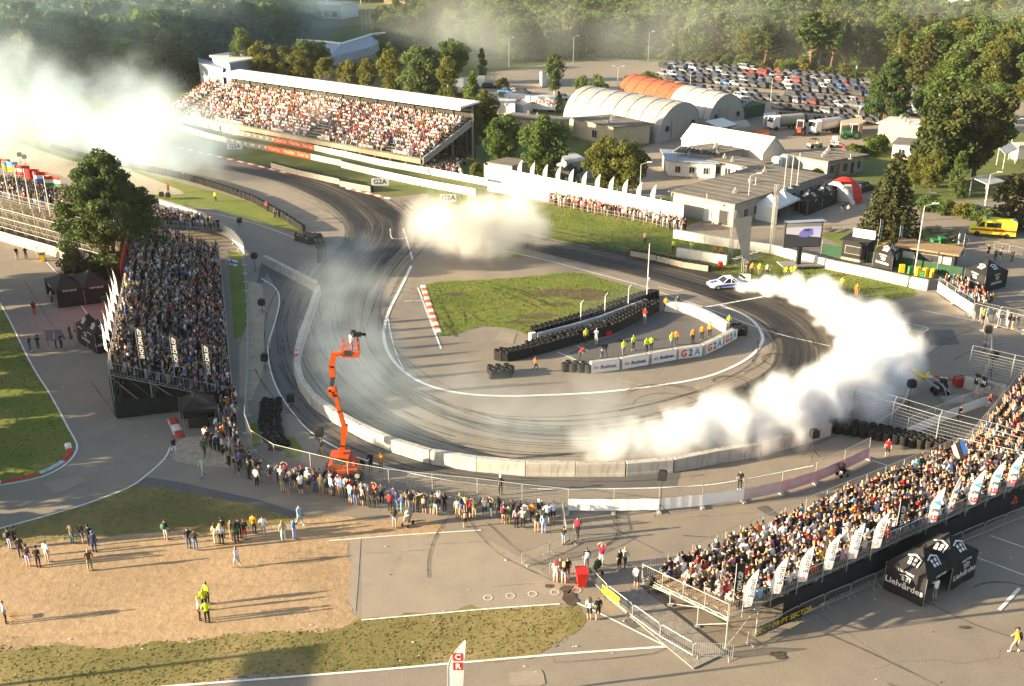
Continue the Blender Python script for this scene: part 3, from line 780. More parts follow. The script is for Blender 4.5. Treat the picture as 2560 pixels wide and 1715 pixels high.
tyre_wall(flat(GG(5,[(1330,862),(1600,785),(1890,700),(2020,630),(2160,560)])),3,'long black tyre wall of tied stacks between the infield fence and the marshals',belt='rubber',rowside=1)
tyre_wall(flat(GG(5,[(1318,752),(1650,655),(1950,545),(2160,480)])),2,'black tyre wall behind the infield mesh fence next to the grass',rowside=1)
tyre_wall(flat(GG(5,[(1065,895),(1130,905),(1200,895),(1290,872)])),2,'short black tyre wall stepping out from the long infield tyre wall',k=5,belt='rubber',rowside=1)
tyre_wall(flat(GG(5,[(1035,1025),(1150,1015)])),3,'square heap of bound tyres standing alone at the tip of the infield',k=4,belt='rubber')
tyre_wall(flat(GG(5,[(1530,975),(1690,985)])),2,'short group of tyre stacks at the end of the infield sponsor banners',k=4)
tyre_wall(flat(GG(6,[(345,735),(420,730)])),3,'loose tyre heap at the far end of the infield sponsor banners',k=4)
tyre_wall(flat(GG(4,[(1815,1190),(1800,1280),(1800,1380),(1830,1460),(1870,1510)])),3,'curved bank of black tyres on the grass by the crowd fence',k=2,rowside=1,jit=0.08)
tyre_wall(catmull(flat(GG(6,[(1010,1395),(1250,1430),(1600,1500),(1900,1545),(2341,1650)])),4),3,'long black tyre wall under the tall fence by the right stands',k=4,rowside=1)
tyre_wall(catmull(flat(GG(1,[(870,1150),(1080,1190),(1300,1240),(1500,1300),(1700,1370),(1820,1430),(1960,1510),(2080,1590)])),5),1,'long curved tyre wall on the inside of the approach straight',k=5,step=0.72)
tyre_wall(flat(GG(4,[(2160,70),(2190,150),(2190,230)])),2,'tyre wall end bending towards the concrete wall',k=4)
tyre_wall(flat(GG(4,[(2035,80),(2120,105)])),3,'square bundle of tyres behind the bend of the approach tyre wall',k=5,belt='rubber')
tyre_wall(flat(GG(5,[(1990,185),(2150,215),(2341,262)])),1,'grey tyre and board barrier on the top lawn edge',k=4,belt='wood_grey')
tyre_wall(flat(GG(6,[(0,262),(100,278),(180,290)])),1,'brown board barrier in front of the short white wall',k=4,belt='wood_grey')
tyre_wall(flat(GG(2,[(0,1275),(100,1295),(210,1315)])),1,'grey post barrier beside the tilted white sponsor sign',k=5,belt='wood_grey')
tyre_wall(flat(GG(1,[(1870,1150),(2050,1200),(2341,1265)])),1,'faded grey barrier along the far edge of the track',k=5,belt='wood_grey')
tyre_wall(flat(GG(1,[(360,1010),(500,1060),(700,1110),(870,1150)])),1,'far tyre barrier fading into the smoke',k=4,step=0.9)
# a loose tyre lying by the marshals
m=MB(); m.lathe((0,0,0),[(0.19,0.06),(0.27,0.0),(0.33,0.105),(0.27,0.21),(0.19,0.15),(0.19,0.06)],14)
obj('loose_tyre',m.mesh('loose_tyre',M_['rubber']),M=TR(G(5,1915,775),0),label='single loose tyre lying on the asphalt of the marshal pen',cat='tyre')

# --- kerbs
def kerb(pts,n,mats,label,w=0.8,h=0.07,group=None):
  C=resample(pts,count=n); c0=C[0]
  root=thing('kerb',(c0.x,c0.y,0),0,label,'kerb',group)
  for i,(a,b) in enumerate(zip(C[:-1],C[1:])):
    d=(b-a).normalized(); nn=Vector((-d.y,d.x,0))*w/2
    a,b=a-c0,b-c0-d*0.03
    m=MB(); m.loft([[p-nn+Vector((0,0,0.004)),p+nn+Vector((0,0,0.004)),p+nn*0.55+Vector((0,0,h)),p-nn*0.55+Vector((0,0,h))] for p in (a,b)])
    m.build('kerb_stone',M_[mats[i % len(mats)]],root)
  return root
kerb(flat(GG(5,[(562,388),(600,510),(630,600),(672,712)])),15,['white_kerb','orange_kerb'],'red and white kerb along the edge of the infield grass',0.75)
k1=catmull(flat(GG(7,[(-260,205),(0,172),(130,145),(330,85),(470,-8)])+GG(4,[(470,1500),(462,1470)])),6)
kerb(k1,20,['white_kerb','white_kerb','white_kerb','white_kerb','white_kerb','red_kerb','red_kerb','red_kerb','red_kerb','red_kerb','blue_kerb','blue_kerb','blue_kerb','blue_kerb','red_kerb','red_kerb','red_kerb','red_kerb','white_kerb','white_kerb'],'curved kerb of white, red and bluish stones round the shaded lawn',0.55)
kerb(flat(GG(4,[(1180,1300),(1210,1360),(1240,1432)])),3,['red_kerb','white_kerb','red_kerb'],'short red and white kerb beside the plain black gazebo',0.75)
kerb(flat(GG(6,[(1470,1000),(1700,1012),(1920,1045)])),9,['white_kerb','red_kerb'],'red and white kerb by the yellow camera crane',0.7)
kerb(flat(GG(1,[(1230,1010),(1700,1120),(2000,1195)])),22,['white_kerb','red_kerb'],'faint red and white kerb on the far edge of the approach straight',0.7)
kerb(flat(GG(2,[(40,1290),(340,1362)])),9,['white_kerb','orange_kerb'],'orange and white kerb leading into the skid marked bend',0.9)
kerb(flat(GG(1,[(1180,1170),(1380,1225)])),6,['white_kerb','red_kerb'],'short red and white kerb next to the curved tyre wall',0.7)
# painted square on the dark gap R5 top left is open asphalt

# --- steel site fence panels (Heras type)
def fence_panel_mesh(L,h=2.0):
  fr=MB(); r=0.024
  for x in (-L/2,L/2):fr.tube((x,0,0.1),(x,0,h),r,5)
  for z in (0.16,h-0.02):fr.tube((-L/2,0,z),(L/2,0,z),r,5)
  wr=MB()
  n=int(L/0.16)
  for i in range(1,n):x=-L/2+L*i/n; wr.tube((x,0,0.16),(x,0,h),0.0035,3,caps=False)
  for i in range(1,8):z=0.16+(h-0.18)*i/8; wr.tube((-L/2,0,z),(L/2,0,z),0.0035,3,caps=False)
  ft=MB(); ft.box((L/2,0,0.07),(0.28,0.66,0.14))
  return fr.mesh('panel_frame',M_['galv']),wr.mesh('wire_mesh',M_['galv']),ft.mesh('concrete_foot',M_['concrete'])
PANELS={}
def site_fence(pts,L,labelf,group,h=2.0,tarp=None,tarp_h=1.0):
  S=resample(pts,step=L); out=[]
  for i,(a,b) in enumerate(zip(S[:-1],S[1:])):
    d=b-a; ln=round(d.length,1); key=(ln,h)
    if key not in PANELS:PANELS[key]=fence_panel_mesh(ln-0.06,h)
    mid=(a+b)/2
    o=thing('fence_panel',(mid.x,mid.y,0.005),math.atan2(d.y,d.x),labelf(i),'fence',group)
    for nm,me in zip(('panel_frame','wire_mesh','concrete_foot'),PANELS[key]):obj(nm,me,o)
    tm=tarp(i) if tarp else None
    if tm:
      m=MB(); k=8
      for j in range(k):
        x0,x1=-ln/2+0.03+(ln-0.06)*j/k,-ln/2+0.03+(ln-0.06)*(j+1)/k
        f=lambda x:0.045+0.006*math.sin(x*7+i)
        m.add([(x0,-f(x0),0.2),(x1,-f(x1),0.2),(x1,-f(x1),tarp_h+0.2+0.02*math.sin(x1*3)),(x0,-f(x0),tarp_h+0.2+0.02*math.sin(x0*3))],[(0,1,2,3)])
      m.build('tarpaulin',M_[tm],o)
    out.append(o)
  return out

f1=catmull(flat(GG(4,[(1672,200),(1690,420),(1705,640),(1708,860),(1705,1080),(1698,1250),(1690,1420),(1735,1530)])+GG(7,[(1880,60),(2110,118)]))+flat(GG(8,[(60,190),(345,240),(640,275),(945,305),(1250,345),(1555,378)])),5)
site_fence(f1,3.4,lambda i:f'{nth(i)} wire fence panel before the standing crowd, from the far stand end','crowd fence panels')
f2=catmull(flat(GG(8,[(1555,378),(1860,380),(2175,375)]))+flat(GG(9,[(140,345),(420,305),(690,248),(905,182),(1110,95),(1270,15)])),5)
f2p=site_fence(f2,3.3,lambda i:f'{nth(i)} site fence panel with {"white" if i < 4 else "pale" if i < 5 else "pink"} tarpaulin, counted from the crowd end','tarpaulin fence panels',tarp=lambda i:'bright_tarp' if i<4 else ('pink' if i>4 else 'pink_pale'),tarp_h=0.95)
for i,o in enumerate(f2p):
  if i>=5:
    obj('lettering',lettering('VALINO',0.55,'white',bold=0.02),o,frame((0,-0.075,0.68),(-1,0,0),(0,0,1)))

# --- pedestrian barriers
def crowd_barrier_meshes(L=2.3,h=1.08):
  fr=MB(); r=0.02
  fr.path([(-L/2,0,0.12),(-L/2,0,h-0.12),(-L/2+0.12,0,h),(L/2-0.12,0,h),(L/2,0,h-0.12),(L/2,0,0.12)],r,5)
  fr.tube((-L/2,0,0.2),(L/2,0,0.2),r,5)
  ba=MB()
  for i in range(1,18):x=-L/2+L*i/18; ba.tube((x,0,0.2),(x,0,h),0.009,4,caps=False)
  ft=MB(); x=0.0
  ft.path([(x,-0.32,0.01),(x,-0.05,0.16),(x,0.05,0.16),(x,0.32,0.01)],0.018,4)
  return fr.mesh('barrier_frame',M_['steel']),ba.mesh('bars',M_['steel']),ft.mesh('foot',M_['steel'])
CB=crowd_barrier_meshes()
def crowd_barrier(a,b,label,group='steel crowd barriers'):
  d=b-a; mid=(a+b)/2
  o=thing('crowd_barrier',(mid.x,mid.y,0.005),math.atan2(d.y,d.x),label,'barrier',group)
  s=d.length/2.36
  for nm,me in zip(('barrier_frame','bars'),CB):obj(nm,me,o,Matrix.Diagonal((s,1,1,1)))
  for x in (-0.9,0.9):obj('foot',CB[2],o,Matrix.Translation((x*s,0,0)))
  return o
def barrier_row(pts,labelf,group):
  S=resample(pts,step=2.35)
  return [crowd_barrier(a,b,labelf(i),group) for i,(a,b) in enumerate(zip(S[:-1],S[1:]))]
crowd_barrier(G(8,1235,748),G(8,1420,675),'steel crowd barrier with a white notice, standing alone on the asphalt')
crowd_barrier(G(8,1425,675),G(8,1610,580),'steel crowd barrier standing next to the child on a scooter')
crowd_barrier(G(8,1540,560),G(8,1515,390),'steel crowd barrier turned end on beside the fence crowd')
crowd_barrier(G(8,1425,815),G(8,1650,805),'steel crowd barrier behind the group of four by the red bin')
bar1=barrier_row(flat(GG(8,[(1690,835),(1780,940),(1920,1050),(2080,1170),(2240,1285)]))+flat(GG(9,[(95,1390),(345,1385)])),lambda i:f'{nth(i)} steel barrier of the row from the red bin to the front stand','crowd barriers by the red bin')
bar2=barrier_row(flat(GG(9,[(440,1300),(850,1080),(1180,945),(1350,870),(1850,620),(2341,420)])),lambda i:f'{nth(i)} steel barrier behind the front stand, from the yellow lettered banner','crowd barriers behind the front stand')
barrier_row(flat(GG(6,[(1880,440),(1960,600),(2000,640)])),lambda i:f'{nth(i)} steel barrier by the crowd of the far black gazebo','barriers by the far black gazebo')
barrier_row(flat(GG(6,[(2010,560),(2200,600),(2341,625)])),lambda i:f'{nth(i)} steel barrier in the queue below the far black gazebo','queue barriers')
barrier_row(flat(GG(6,[(2130,140),(2341,190)])),lambda i:f'{nth(i)} steel barrier on the road below the ambulance','road barriers')
barrier_row(flat(GG(4,[(700,525),(840,515)])),lambda i:f'{nth(i)} steel barrier beside the shop gazebos','gazebo barriers')
# tarps and banners hung on barriers
def banner_on(a,b,z0,z1,mat,label,name='banner',text=None,tmat='white',tsize=0.4,cat='banner',mirror=False,group=None,off=-0.06):
  d=b-a; mid=(a+b)/2; L=d.length
  o=thing(name,(mid.x,mid.y,0),math.atan2(d.y,d.x),label,cat,group)
  m=MB(); k=10
  for j in range(k):
    x0,x1=-L/2+L*j/k,-L/2+L*(j+1)/k
    f=lambda x:off+0.015*math.sin(x*5)
    m.add([(x0,f(x0),z0),(x1,f(x1),z0),(x1,f(x1),z1),(x0,f(x0),z1),(x0,f(x0)+0.012,z0),(x1,f(x1)+0.012,z0),(x1,f(x1)+0.012,z1),(x0,f(x0)+0.012,z1)],[(0,1,2,3),(7,6,5,4),(3,2,6,7),(1,0,4,5)])
  m.build('cloth',M_[mat],o)
  if text:
    obj('lettering',lettering(text,tsize,tmat,bold=0.008),o,frame((0,off-0.03,(z0+z1)/2),(1,0,0),(0,0,1)))
  return o
banner_on(G(8,1790,945),G(8,1912,1040),0.25,0.85,'yellow','yellow banner with black lettering tied to the barrier row by the red bin',text='PT SECTOR',tmat='dark',tsize=0.42)
banner_on(G(9,500,1250),G(9,815,1105),0.2,0.95,'black_cloth','long black banner with yellow lettering along the stand foot',text='PT SECTOR·PT SECTOR',tmat='yellow',tsize=0.52)

# --- sponsor banners on the infield arc
AC=resample(catmull(flat(ARC),8),step=0.2)
def along(C,p):
  return min(range(len(C)),key=lambda i:(C[i]-Vector((p.x,p.y,0))).length)
ban=[(5,1703,985,1893,962,'B'),(5,1912,958,2092,928,'B'),(5,2112,924,2280,893,'B'),(5,2297,890,2458,866,'G'),(6,133,860,255,805,'G'),(6,260,800,350,748,'G')]
def a_logo(M,root,s):
  "two slanted strokes rising to a rounded peak"
  m=MB()
  for dx in (-0.5,0.45):
    P=[(dx-0.45,-0.35),(dx-0.05,0.35),(dx+0.12,0.40),(dx+0.45,-0.2),(dx+0.36,-0.35),(dx+0.12,-0.38)]
    for (x0,y0),(x1,y1) in zip(P[:-1],P[1:]):
      d=Vector((x1-x0,y1-y0)).normalized()*0.09; n=Vector((-d.y,d.x))
      m.quad(((x0-d.x+n.x)*s,(y0-d.y+n.y)*s,0),((x0-d.x-n.x)*s,(y0-d.y-n.y)*s,0),((x1+d.x-n.x)*s,(y1+d.y-n.y)*s,0),((x1+d.x+n.x)*s,(y1+d.y+n.y)*s,0))
  return obj('logo',m.mesh('logo',M_['logo_red']),root,M)
for i,(n,u0,v0,u1,v1,kd) in enumerate(ban):
  a,b=G(n,u0,v0),G(n,u1,v1)
  d=(b-a).normalized(); out=Vector((d.y,-d.x,0))*0.36
  a,b=a+out,b+out
  lab=f'{nth(i)} sponsor banner of the infield arc, '+('with a dark name and red logo' if kd=='B' else 'with three coloured characters')
  o=banner_on(a,b,0.10,1.16,'white',lab,group='infield arc banners',off=-0.05,name='sponsor_banner')
  L=(b-a).length
  if kd=='B':
    obj('lettering',lettering('Budmat.',0.52,'logo_navy',bold=0.012),o,frame((0.36,-0.09,0.62),(1,0,0),(0,0,1)))
    a_logo(frame((-0.98,-0.09,0.62),(1,0,0),(0,0,1)),o,0.28)
  else:
    w=min(1.0,L/3.0)
    for ch,mt,x in (('G','logo_red',-0.85),('2','logo_grey',0.0),('A','logo_blue',0.85)):
      obj('lettering',lettering(ch,1.05,mt,bold=0.03),o,frame((x*w,-0.09,0.62),(1,0,0),(0,0,1)) @ Matrix.Diagonal((w,1,1,1)))

# --- infield mesh fence on posts
rf=flat(GG(5,[(1640,665),(1805,612),(1965,555),(2092,505)]))
root=thing('mesh_fence',rf[0],0,'see-through mesh fence on four white posts above the infield tyre wall','fence')
mp=MB(); wires=MB()
for i,p in enumerate(rf):
  q=p-rf[0]; m=MB(); m.tube((q.x,q.y,0),(q.x,q.y,2.6),0.05,6); m.tube((q.x,q.y,2.6),(q.x+0.28,q.y+0.28,2.85),0.045,6); m.build('post',M_['white'],root)
for a,b in zip(rf[:-1],rf[1:]):
  a2,b2=a-rf[0],b-rf[0]
  for z in (0.8,2.6):q_=MB(); q_.tube((a2.x,a2.y,z),(b2.x,b2.y,z),0.02,5); q_.build('rail',M_['galv'],root)
  for k in range(1,30):
    q=a2.lerp(b2,k/30); wires.tube((q.x,q.y,0.8),(q.x,q.y,2.6),0.005,3,caps=False)
  for k in range(1,12):
    z=0.8+1.8*k/12; wires.tube((a2.x,a2.y,z),(b2.x,b2.y,z),0.004,3,caps=False)
wires.build('wire_mesh',M_['galv'],root)
m=MB(); m.tube((0,0,0),(0,0,7.0),0.06,8,r2=0.04); m.box((0.1,0,2.9),(0.3,0.12,0.1))
m.build('flag_mast',M_['white'],label='tall thin white mast at the end of the infield mesh fence',cat='mast').location=G(5,2093,500)

# --- tall catch fences at the right
def catch_fence(pts,h,label,lean=0.5,base=0.0,wires_n=9,group='catch fences'):
  c0=pts[0]; root=thing('catch_fence',(c0.x,c0.y,0),0,label,'fence',group)
  dirv=(pts[-1]-pts[0]).normalized(); nn=Vector((-dirv.y,dirv.x,0))
  tops=[]
  for p in pts:
    q=p-c0; m=MB(); t=Vector((q.x,q.y,h))
    m.tube((q.x,q.y,0),t,0.05,6); t2=t+nn*lean+Vector((0,0,0.35)); m.tube(t,t2,0.045,6); m.build('post',M_['steel'],root); tops.append((q,t2))
  w=MB(); rl=MB()
  for (q0,t0),(q1,t1) in zip(tops[:-1],tops[1:]):
    for k in range(wires_n):
      z=base+0.15+(h-base-0.15)*k/(wires_n-1)
      (rl if k in (0,wires_n-1) else w).tube((q0.x,q0.y,z),(q1.x,q1.y,z),0.03 if k in (0,wires_n-1) else 0.014,4,caps=False)
    w.tube(t0,t1,0.02,4);
    for k in range(1,14):
      a=q0.lerp(q1,k/14); w.tube((a.x,a.y,base+0.15),(a.x,a.y,h),0.006,3,caps=False)
  rl.build('rail',M_['steel'],root); w.build('cable_mesh',M_['steel'],root)
  return root
catch_fence(flat(GG(6,[(1150,1325),(1420,1400),(1728,1500),(2060,1590),(2420,1700)])),2.9,'long tall cable fence on posts above the black tyre wall by the stands',base=0.3)
catch_fence(flat(GG(6,[(1945,1050),(2230,1120),(2500,1180)])),3.3,'tall cable fence on grey concrete blocks beside the upper right stand',base=0.9,lean=0.3)
site_fence(flat(GG(6,[(1745,440),(1860,520),(1985,600)])),3.4,lambda i:f'{nth(i)} site fence panel with white tarpaulin below the far black gazebo','fence below the far gazebo',tarp=lambda i:'bright_tarp',tarp_h=1.2)
site_fence(flat(GG(6,[(1985,625),(2180,680),(2341,720)])),3.4,lambda i:f'{nth(i)} bare site fence panel in front of the queue at right','bare panels in front of the queue')
site_fence(flat(GG(6,[(1530,1440),(1760,1340),(1930,1270),(2085,1215)])),3.4,lambda i:f'{nth(i)} site fence panel with pale tarpaulin beside the walking man in black','pale tarpaulin panels',tarp=lambda i:'bright_tarp',tarp_h=0.9)
site_fence(flat(GG(6,[(1990,1230),(2095,1010),(2100,830),(2060,700)])),3.4,lambda i:f'{nth(i)} bare wire panel running up past the camera crane','bare panels past the camera crane')
# cable fence far behind left stand (curved white tarp)
site_fence(catmull(flat(GG(1,[(1100,1450),(1350,1530)]))+flat(GG(4,[(1480,30),(1600,90),(1680,190)])),4),3.3,lambda i:f'{nth(i)} white covered fence panel curving behind the dark grandstand','white panels behind the dark grandstand',tarp=lambda i:'bright_tarp',tarp_h=1.6)

# --- advertising boards along the covered grandstand
def board_row(n,pts,L,h,mats,labelf,group,base=0.05,prints=None):
  P=flat(GG(n,pts)) if n else pts
  S=resample(catmull(P,5),step=L)
  for i,(a,b) in enumerate(zip(S[:-1],S[1:])):
    d=b-a; mid=(a+b)/2; mt=mats(i,len(S)-1); ln=d.length
    o=thing('advert_board',(mid.x,mid.y,0),math.atan2(d.y,d.x),labelf(i),'board',group)
    m=MB(); m.box((0,0,base+h/2),(ln-0.03,0.08,h)); m.build('panel',M_[mt],o)
    for x in (-ln/2+0.2,ln/2-0.2):m=MB(); m.bar((x,0.06,0),(x,0.3,h*0.8),0.05); m.build('strut',M_['wood_grey'],o)
    pr=prints(i,len(S)-1) if prints else None
    if pr:obj('lettering',lettering(pr[0],pr[2],pr[1],bold=0.01),o,frame((0,-0.05,base+h/2),(1,0,0),(0,0,1)))
bm=lambda i,n:'orange_kerb' if 0.66<i/n<0.86 else ('wood_grey' if 0.46<i/n<=0.66 else 'white')
pr=lambda i,n:('Tirana Taxi','white',0.7) if 0.66<i/n<0.86 else (('•  •  •','white',2.0) if 0.46<i/n<=0.66 else None)
board_row(1,[(1170,790),(1200,820),(1290,848),(1755,955),(2020,1005),(2341,1075)],4.2,1.1,bm,lambda i:f'{nth(i)} advert board of the upper row below the covered grandstand','upper advert boards',prints=pr)
board_row(1,[(1105,845),(1200,880),(1450,955),(1700,1010),(1960,1060),(2341,1140)],4.2,1.1,bm,lambda i:f'{nth(i)} advert board of the lower row beside the far straight','lower advert boards',prints=pr)
board_row(2,[(0,1075),(285,1140),(640,1205),(1005,1275)],4.2,1.2,lambda i,n:'white',lambda i:f'{nth(i)} white advert board of the upper row past the grandstand end','upper boards past the grandstand')
board_row(2,[(0,1150),(205,1200),(545,1275),(920,1345)],4.2,1.2,lambda i,n:'white',lambda i:f'{nth(i)} white advert board of the lower row above the tilted sponsor signs','lower boards past the grandstand')
board_row(2,[(1005,1310),(1200,1345),(1425,1385)],4.2,1.6,lambda i,n:'white',lambda i:f'{nth(i)} tall white advert board before the fence crowd','tall boards before the fence crowd')
# long white hoarding behind the far fence crowd, with steel posts
S=resample(catmull(flat(GG(2,[(985,1245),(1170,1285),(1500,1355),(1900,1440),(2341,1535)])),5),step=4.0)
for i,(a,b) in enumerate(zip(S[:-1],S[1:])):
  d=b-a; mid=(a+b)/2
  o=thing('white_hoarding',(mid.x,mid.y,0),math.atan2(d.y,d.x),f'{nth(i)} tall white hoarding panel behind the far fence crowd','hoarding','white hoarding panels')
  m=MB(); m.box((0,0,1.5),(d.length-0.05,0.06,2.8)); m.build('panel',M_['white'],o)
  m=MB(); m.bar((-d.length/2,-0.08,0),(-d.length/2,-0.08,3.2),0.09); m.build('post',M_['pole_grey'],o)
# tilted sponsor signs on the grass
for n,u,v,L,h,tx,lab in ((1,1612,1035,2.9,1.1,'G2A','tilted white sponsor sign near the smoke below the covered grandstand'),(2,268,1285,2.9,1.2,'G2A','tilted white sponsor sign by the grey post barrier'),(2,735,1398,2.5,1.2,'G2A','pale sponsor sign at the rim of the cream smoke puff'),(1,1005,745,3.2,1.1,'VALINO','white sign board standing far off beside the smoke bank'),(1,880,820,3.4,0.9,None,'blank white board half lost in the smoke bank')):
  p=G(n,u,v); o=thing('sponsor_sign',p,0.06,lab,'sign','trackside sponsor signs')
  m=MB(); m.box((0,0,0.35+h/2),(L,0.08,h)); m.build('panel',M_['white'],o)
  for x in (-L*0.35,L*0.35):m=MB(); m.bar((x,0.06,0),(x,0.06,0.4),0.06); m.build('leg',M_['steel'],o)
  if tx:obj('lettering',lettering(tx,1.15 if tx=='G2A' else 0.55,'logo_grey',bold=0.03),o,frame((0,-0.05,0.35+h/2),(1,0,0),(0,0,1)))
# ------------------------------------------------------------------ people
SKEL={  # joint: (x, y, z, radius); front is +Y
  'pelvis':(0,0,.96,.130),'spine':(0,-.005,1.13,.125),'chest':(0,0,1.32,.150),'neck':(0,-.005,1.49,.058),'jaw':(0,.012,1.565,.070),'head':(0,.012,1.655,.098),'crown':(0,.0,1.745,.055),'nose':(0,.105,1.625,.016),
}
ARM={'sh':(.175,0,1.425,.068),'el':(.235,-.03,1.15,.047),'wr':(.245,.05,.92,.034),'ha':(.24,.085,.83,.040)}
LEG={'hi':(.092,0,.90,.098),'kn':(.105,.02,.50,.066),'an':(.105,-.035,.095,.045),'to':(.115,.13,.035,.040)}
BONES=[('pelvis','spine'),('spine','chest'),('chest','neck'),('neck','jaw'),('jaw','head'),('head','crown'),('head','nose')]

def pose_joints(pose):
  J=dict(SKEL)
  for s,sg in (('L',-1),('R',1)):
    for k,v in ARM.items():J[k+s]=(v[0]*sg,v[1],v[2],v[3])
    for k,v in LEG.items():J[k+s]=(v[0]*sg,v[1],v[2],v[3])
  def setj(k,x,y,z):J[k]=(x,y,z,J[k][3])
  def arm(s,el,wr,ha):
    sg=-1 if s=='L' else 1
    for k,p in (('el',el),('wr',wr),('ha',ha)):setj(k+s,p[0]*sg,p[1],p[2])
  if pose=='crossed':
    arm('L',(.25,.03,1.16),(.04,.21,1.18),(-.06,.20,1.21)); arm('R',(.25,.03,1.15),(.04,.23,1.14),(-.05,.24,1.13))
  elif pose=='phone':
    arm('L',(.22,.13,1.24),(.09,.30,1.45),(.05,.33,1.53)); arm('R',(.22,.13,1.24),(.09,.30,1.46),(.05,.33,1.54))
  elif pose=='hands_up':
    arm('L',(.30,.03,1.64),(.12,.03,1.80),(.03,.02,1.82)); arm('R',(.30,.03,1.64),(.12,.03,1.80),(.03,.02,1.82))
  elif pose=='pockets':
    arm('L',(.29,-.06,1.16),(.21,.06,.98),(.17,.11,.92)); arm('R',(.29,-.06,1.16),(.21,.06,.98),(.17,.11,.92))
  elif pose=='point':
    arm('R',(.28,.25,1.36),(.30,.46,1.42),(.31,.55,1.44))
  elif pose=='hip':
    arm('L',(.36,-.06,1.19),(.20,.04,1.02),(.15,.08,1.0)); arm('R',(.24,.10,1.16),(.12,.26,1.26),(.08,.30,1.30))
  elif pose=='walk':
    setj('knL',-.1,.17,.53); setj('anL',-.1,.20,.10); setj('toL',-.11,.37,.06); setj('knR',.1,-.06,.50); setj('anR',.1,-.33,.16); setj('toR',.11,-.20,.045)
    arm('L',(.235,-.12,1.16),(.235,-.12,.93),(.23,-.10,.84)); arm('R',(.235,.08,1.16),(.22,.24,.98),(.21,.29,.91))
  elif pose=='run':
    setj('knL',-.1,.26,.62); setj('anL',-.1,.10,.25); setj('toL',-.11,.25,.17); setj('knR',.1,-.10,.52); setj('anR',.1,-.45,.30); setj('toR',.11,-.42,.14)
    arm('L',(.26,-.20,1.22),(.25,-.02,1.04),(.24,.05,1.06)); arm('R',(.25,.14,1.2),(.17,.30,1.3),(.14,.34,1.36))
  elif pose=='bend':
    for k,y,z in (('spine',.12,1.08),('chest',.30,1.17),('neck',.45,1.22),('jaw',.53,1.24),('head',.61,1.26),('crown',.69,1.24),('nose',.63,1.16)):setj(k,0,y,z)
    for s,sg in (('L',-1),('R',1)):setj('sh'+s,.17*sg,.36,1.2)
    arm('L',(.2,.42,.93),(.16,.50,.72),(.15,.54,.64)); arm('R',(.2,.42,.93),(.16,.50,.72),(.15,.54,.64))
  elif pose.startswith('sit'):
    dz=-.44
    for k in list(J):
      if k[:2] not in ('hi','kn','an','to'):x,y,z,r=J[k]; J[k]=(x,y-.18+(z-.96)*.10,z+dz,r)
    for s,sg in (('L',-1),('R',1)):
      setj('hi'+s,.1*sg,-.13,.50); setj('kn'+s,.13*sg,.27,.50); setj('an'+s,.12*sg,.25,.09); setj('to'+s,.13*sg,.41,.035)
    if pose=='sit':
      arm('L',(.26,-.06,.74),(.15,.18,.66),(.10,.26,.64)); arm('R',(.26,-.06,.74),(.15,.18,.66),(.10,.26,.64))
    elif pose=='sit_phone':
      arm('L',(.22,.06,.84),(.09,.22,1.06),(.05,.25,1.14)); arm('R',(.22,.06,.84),(.09,.22,1.06),(.05,.25,1.14))
    elif pose=='sit_up':
      arm('L',(.32,-.04,1.22),(.30,.02,1.46),(.29,.04,1.55)); arm('R',(.32,-.04,1.22),(.30,.02,1.46),(.29,.04,1.55))
    elif pose=='sit_lean':
      for k in ('chest','neck','jaw','head','crown','nose','shL','shR','spine'):
        x,y,z,r=J[k]; J[k]=(x,y+(z-.5)*.32,z-.05,r)
      arm('L',(.22,.16,.66),(.10,.36,.66),(.06,.40,.74)); arm('R',(.22,.16,.66),(.10,.36,.66),(.06,.40,.74))
  return J

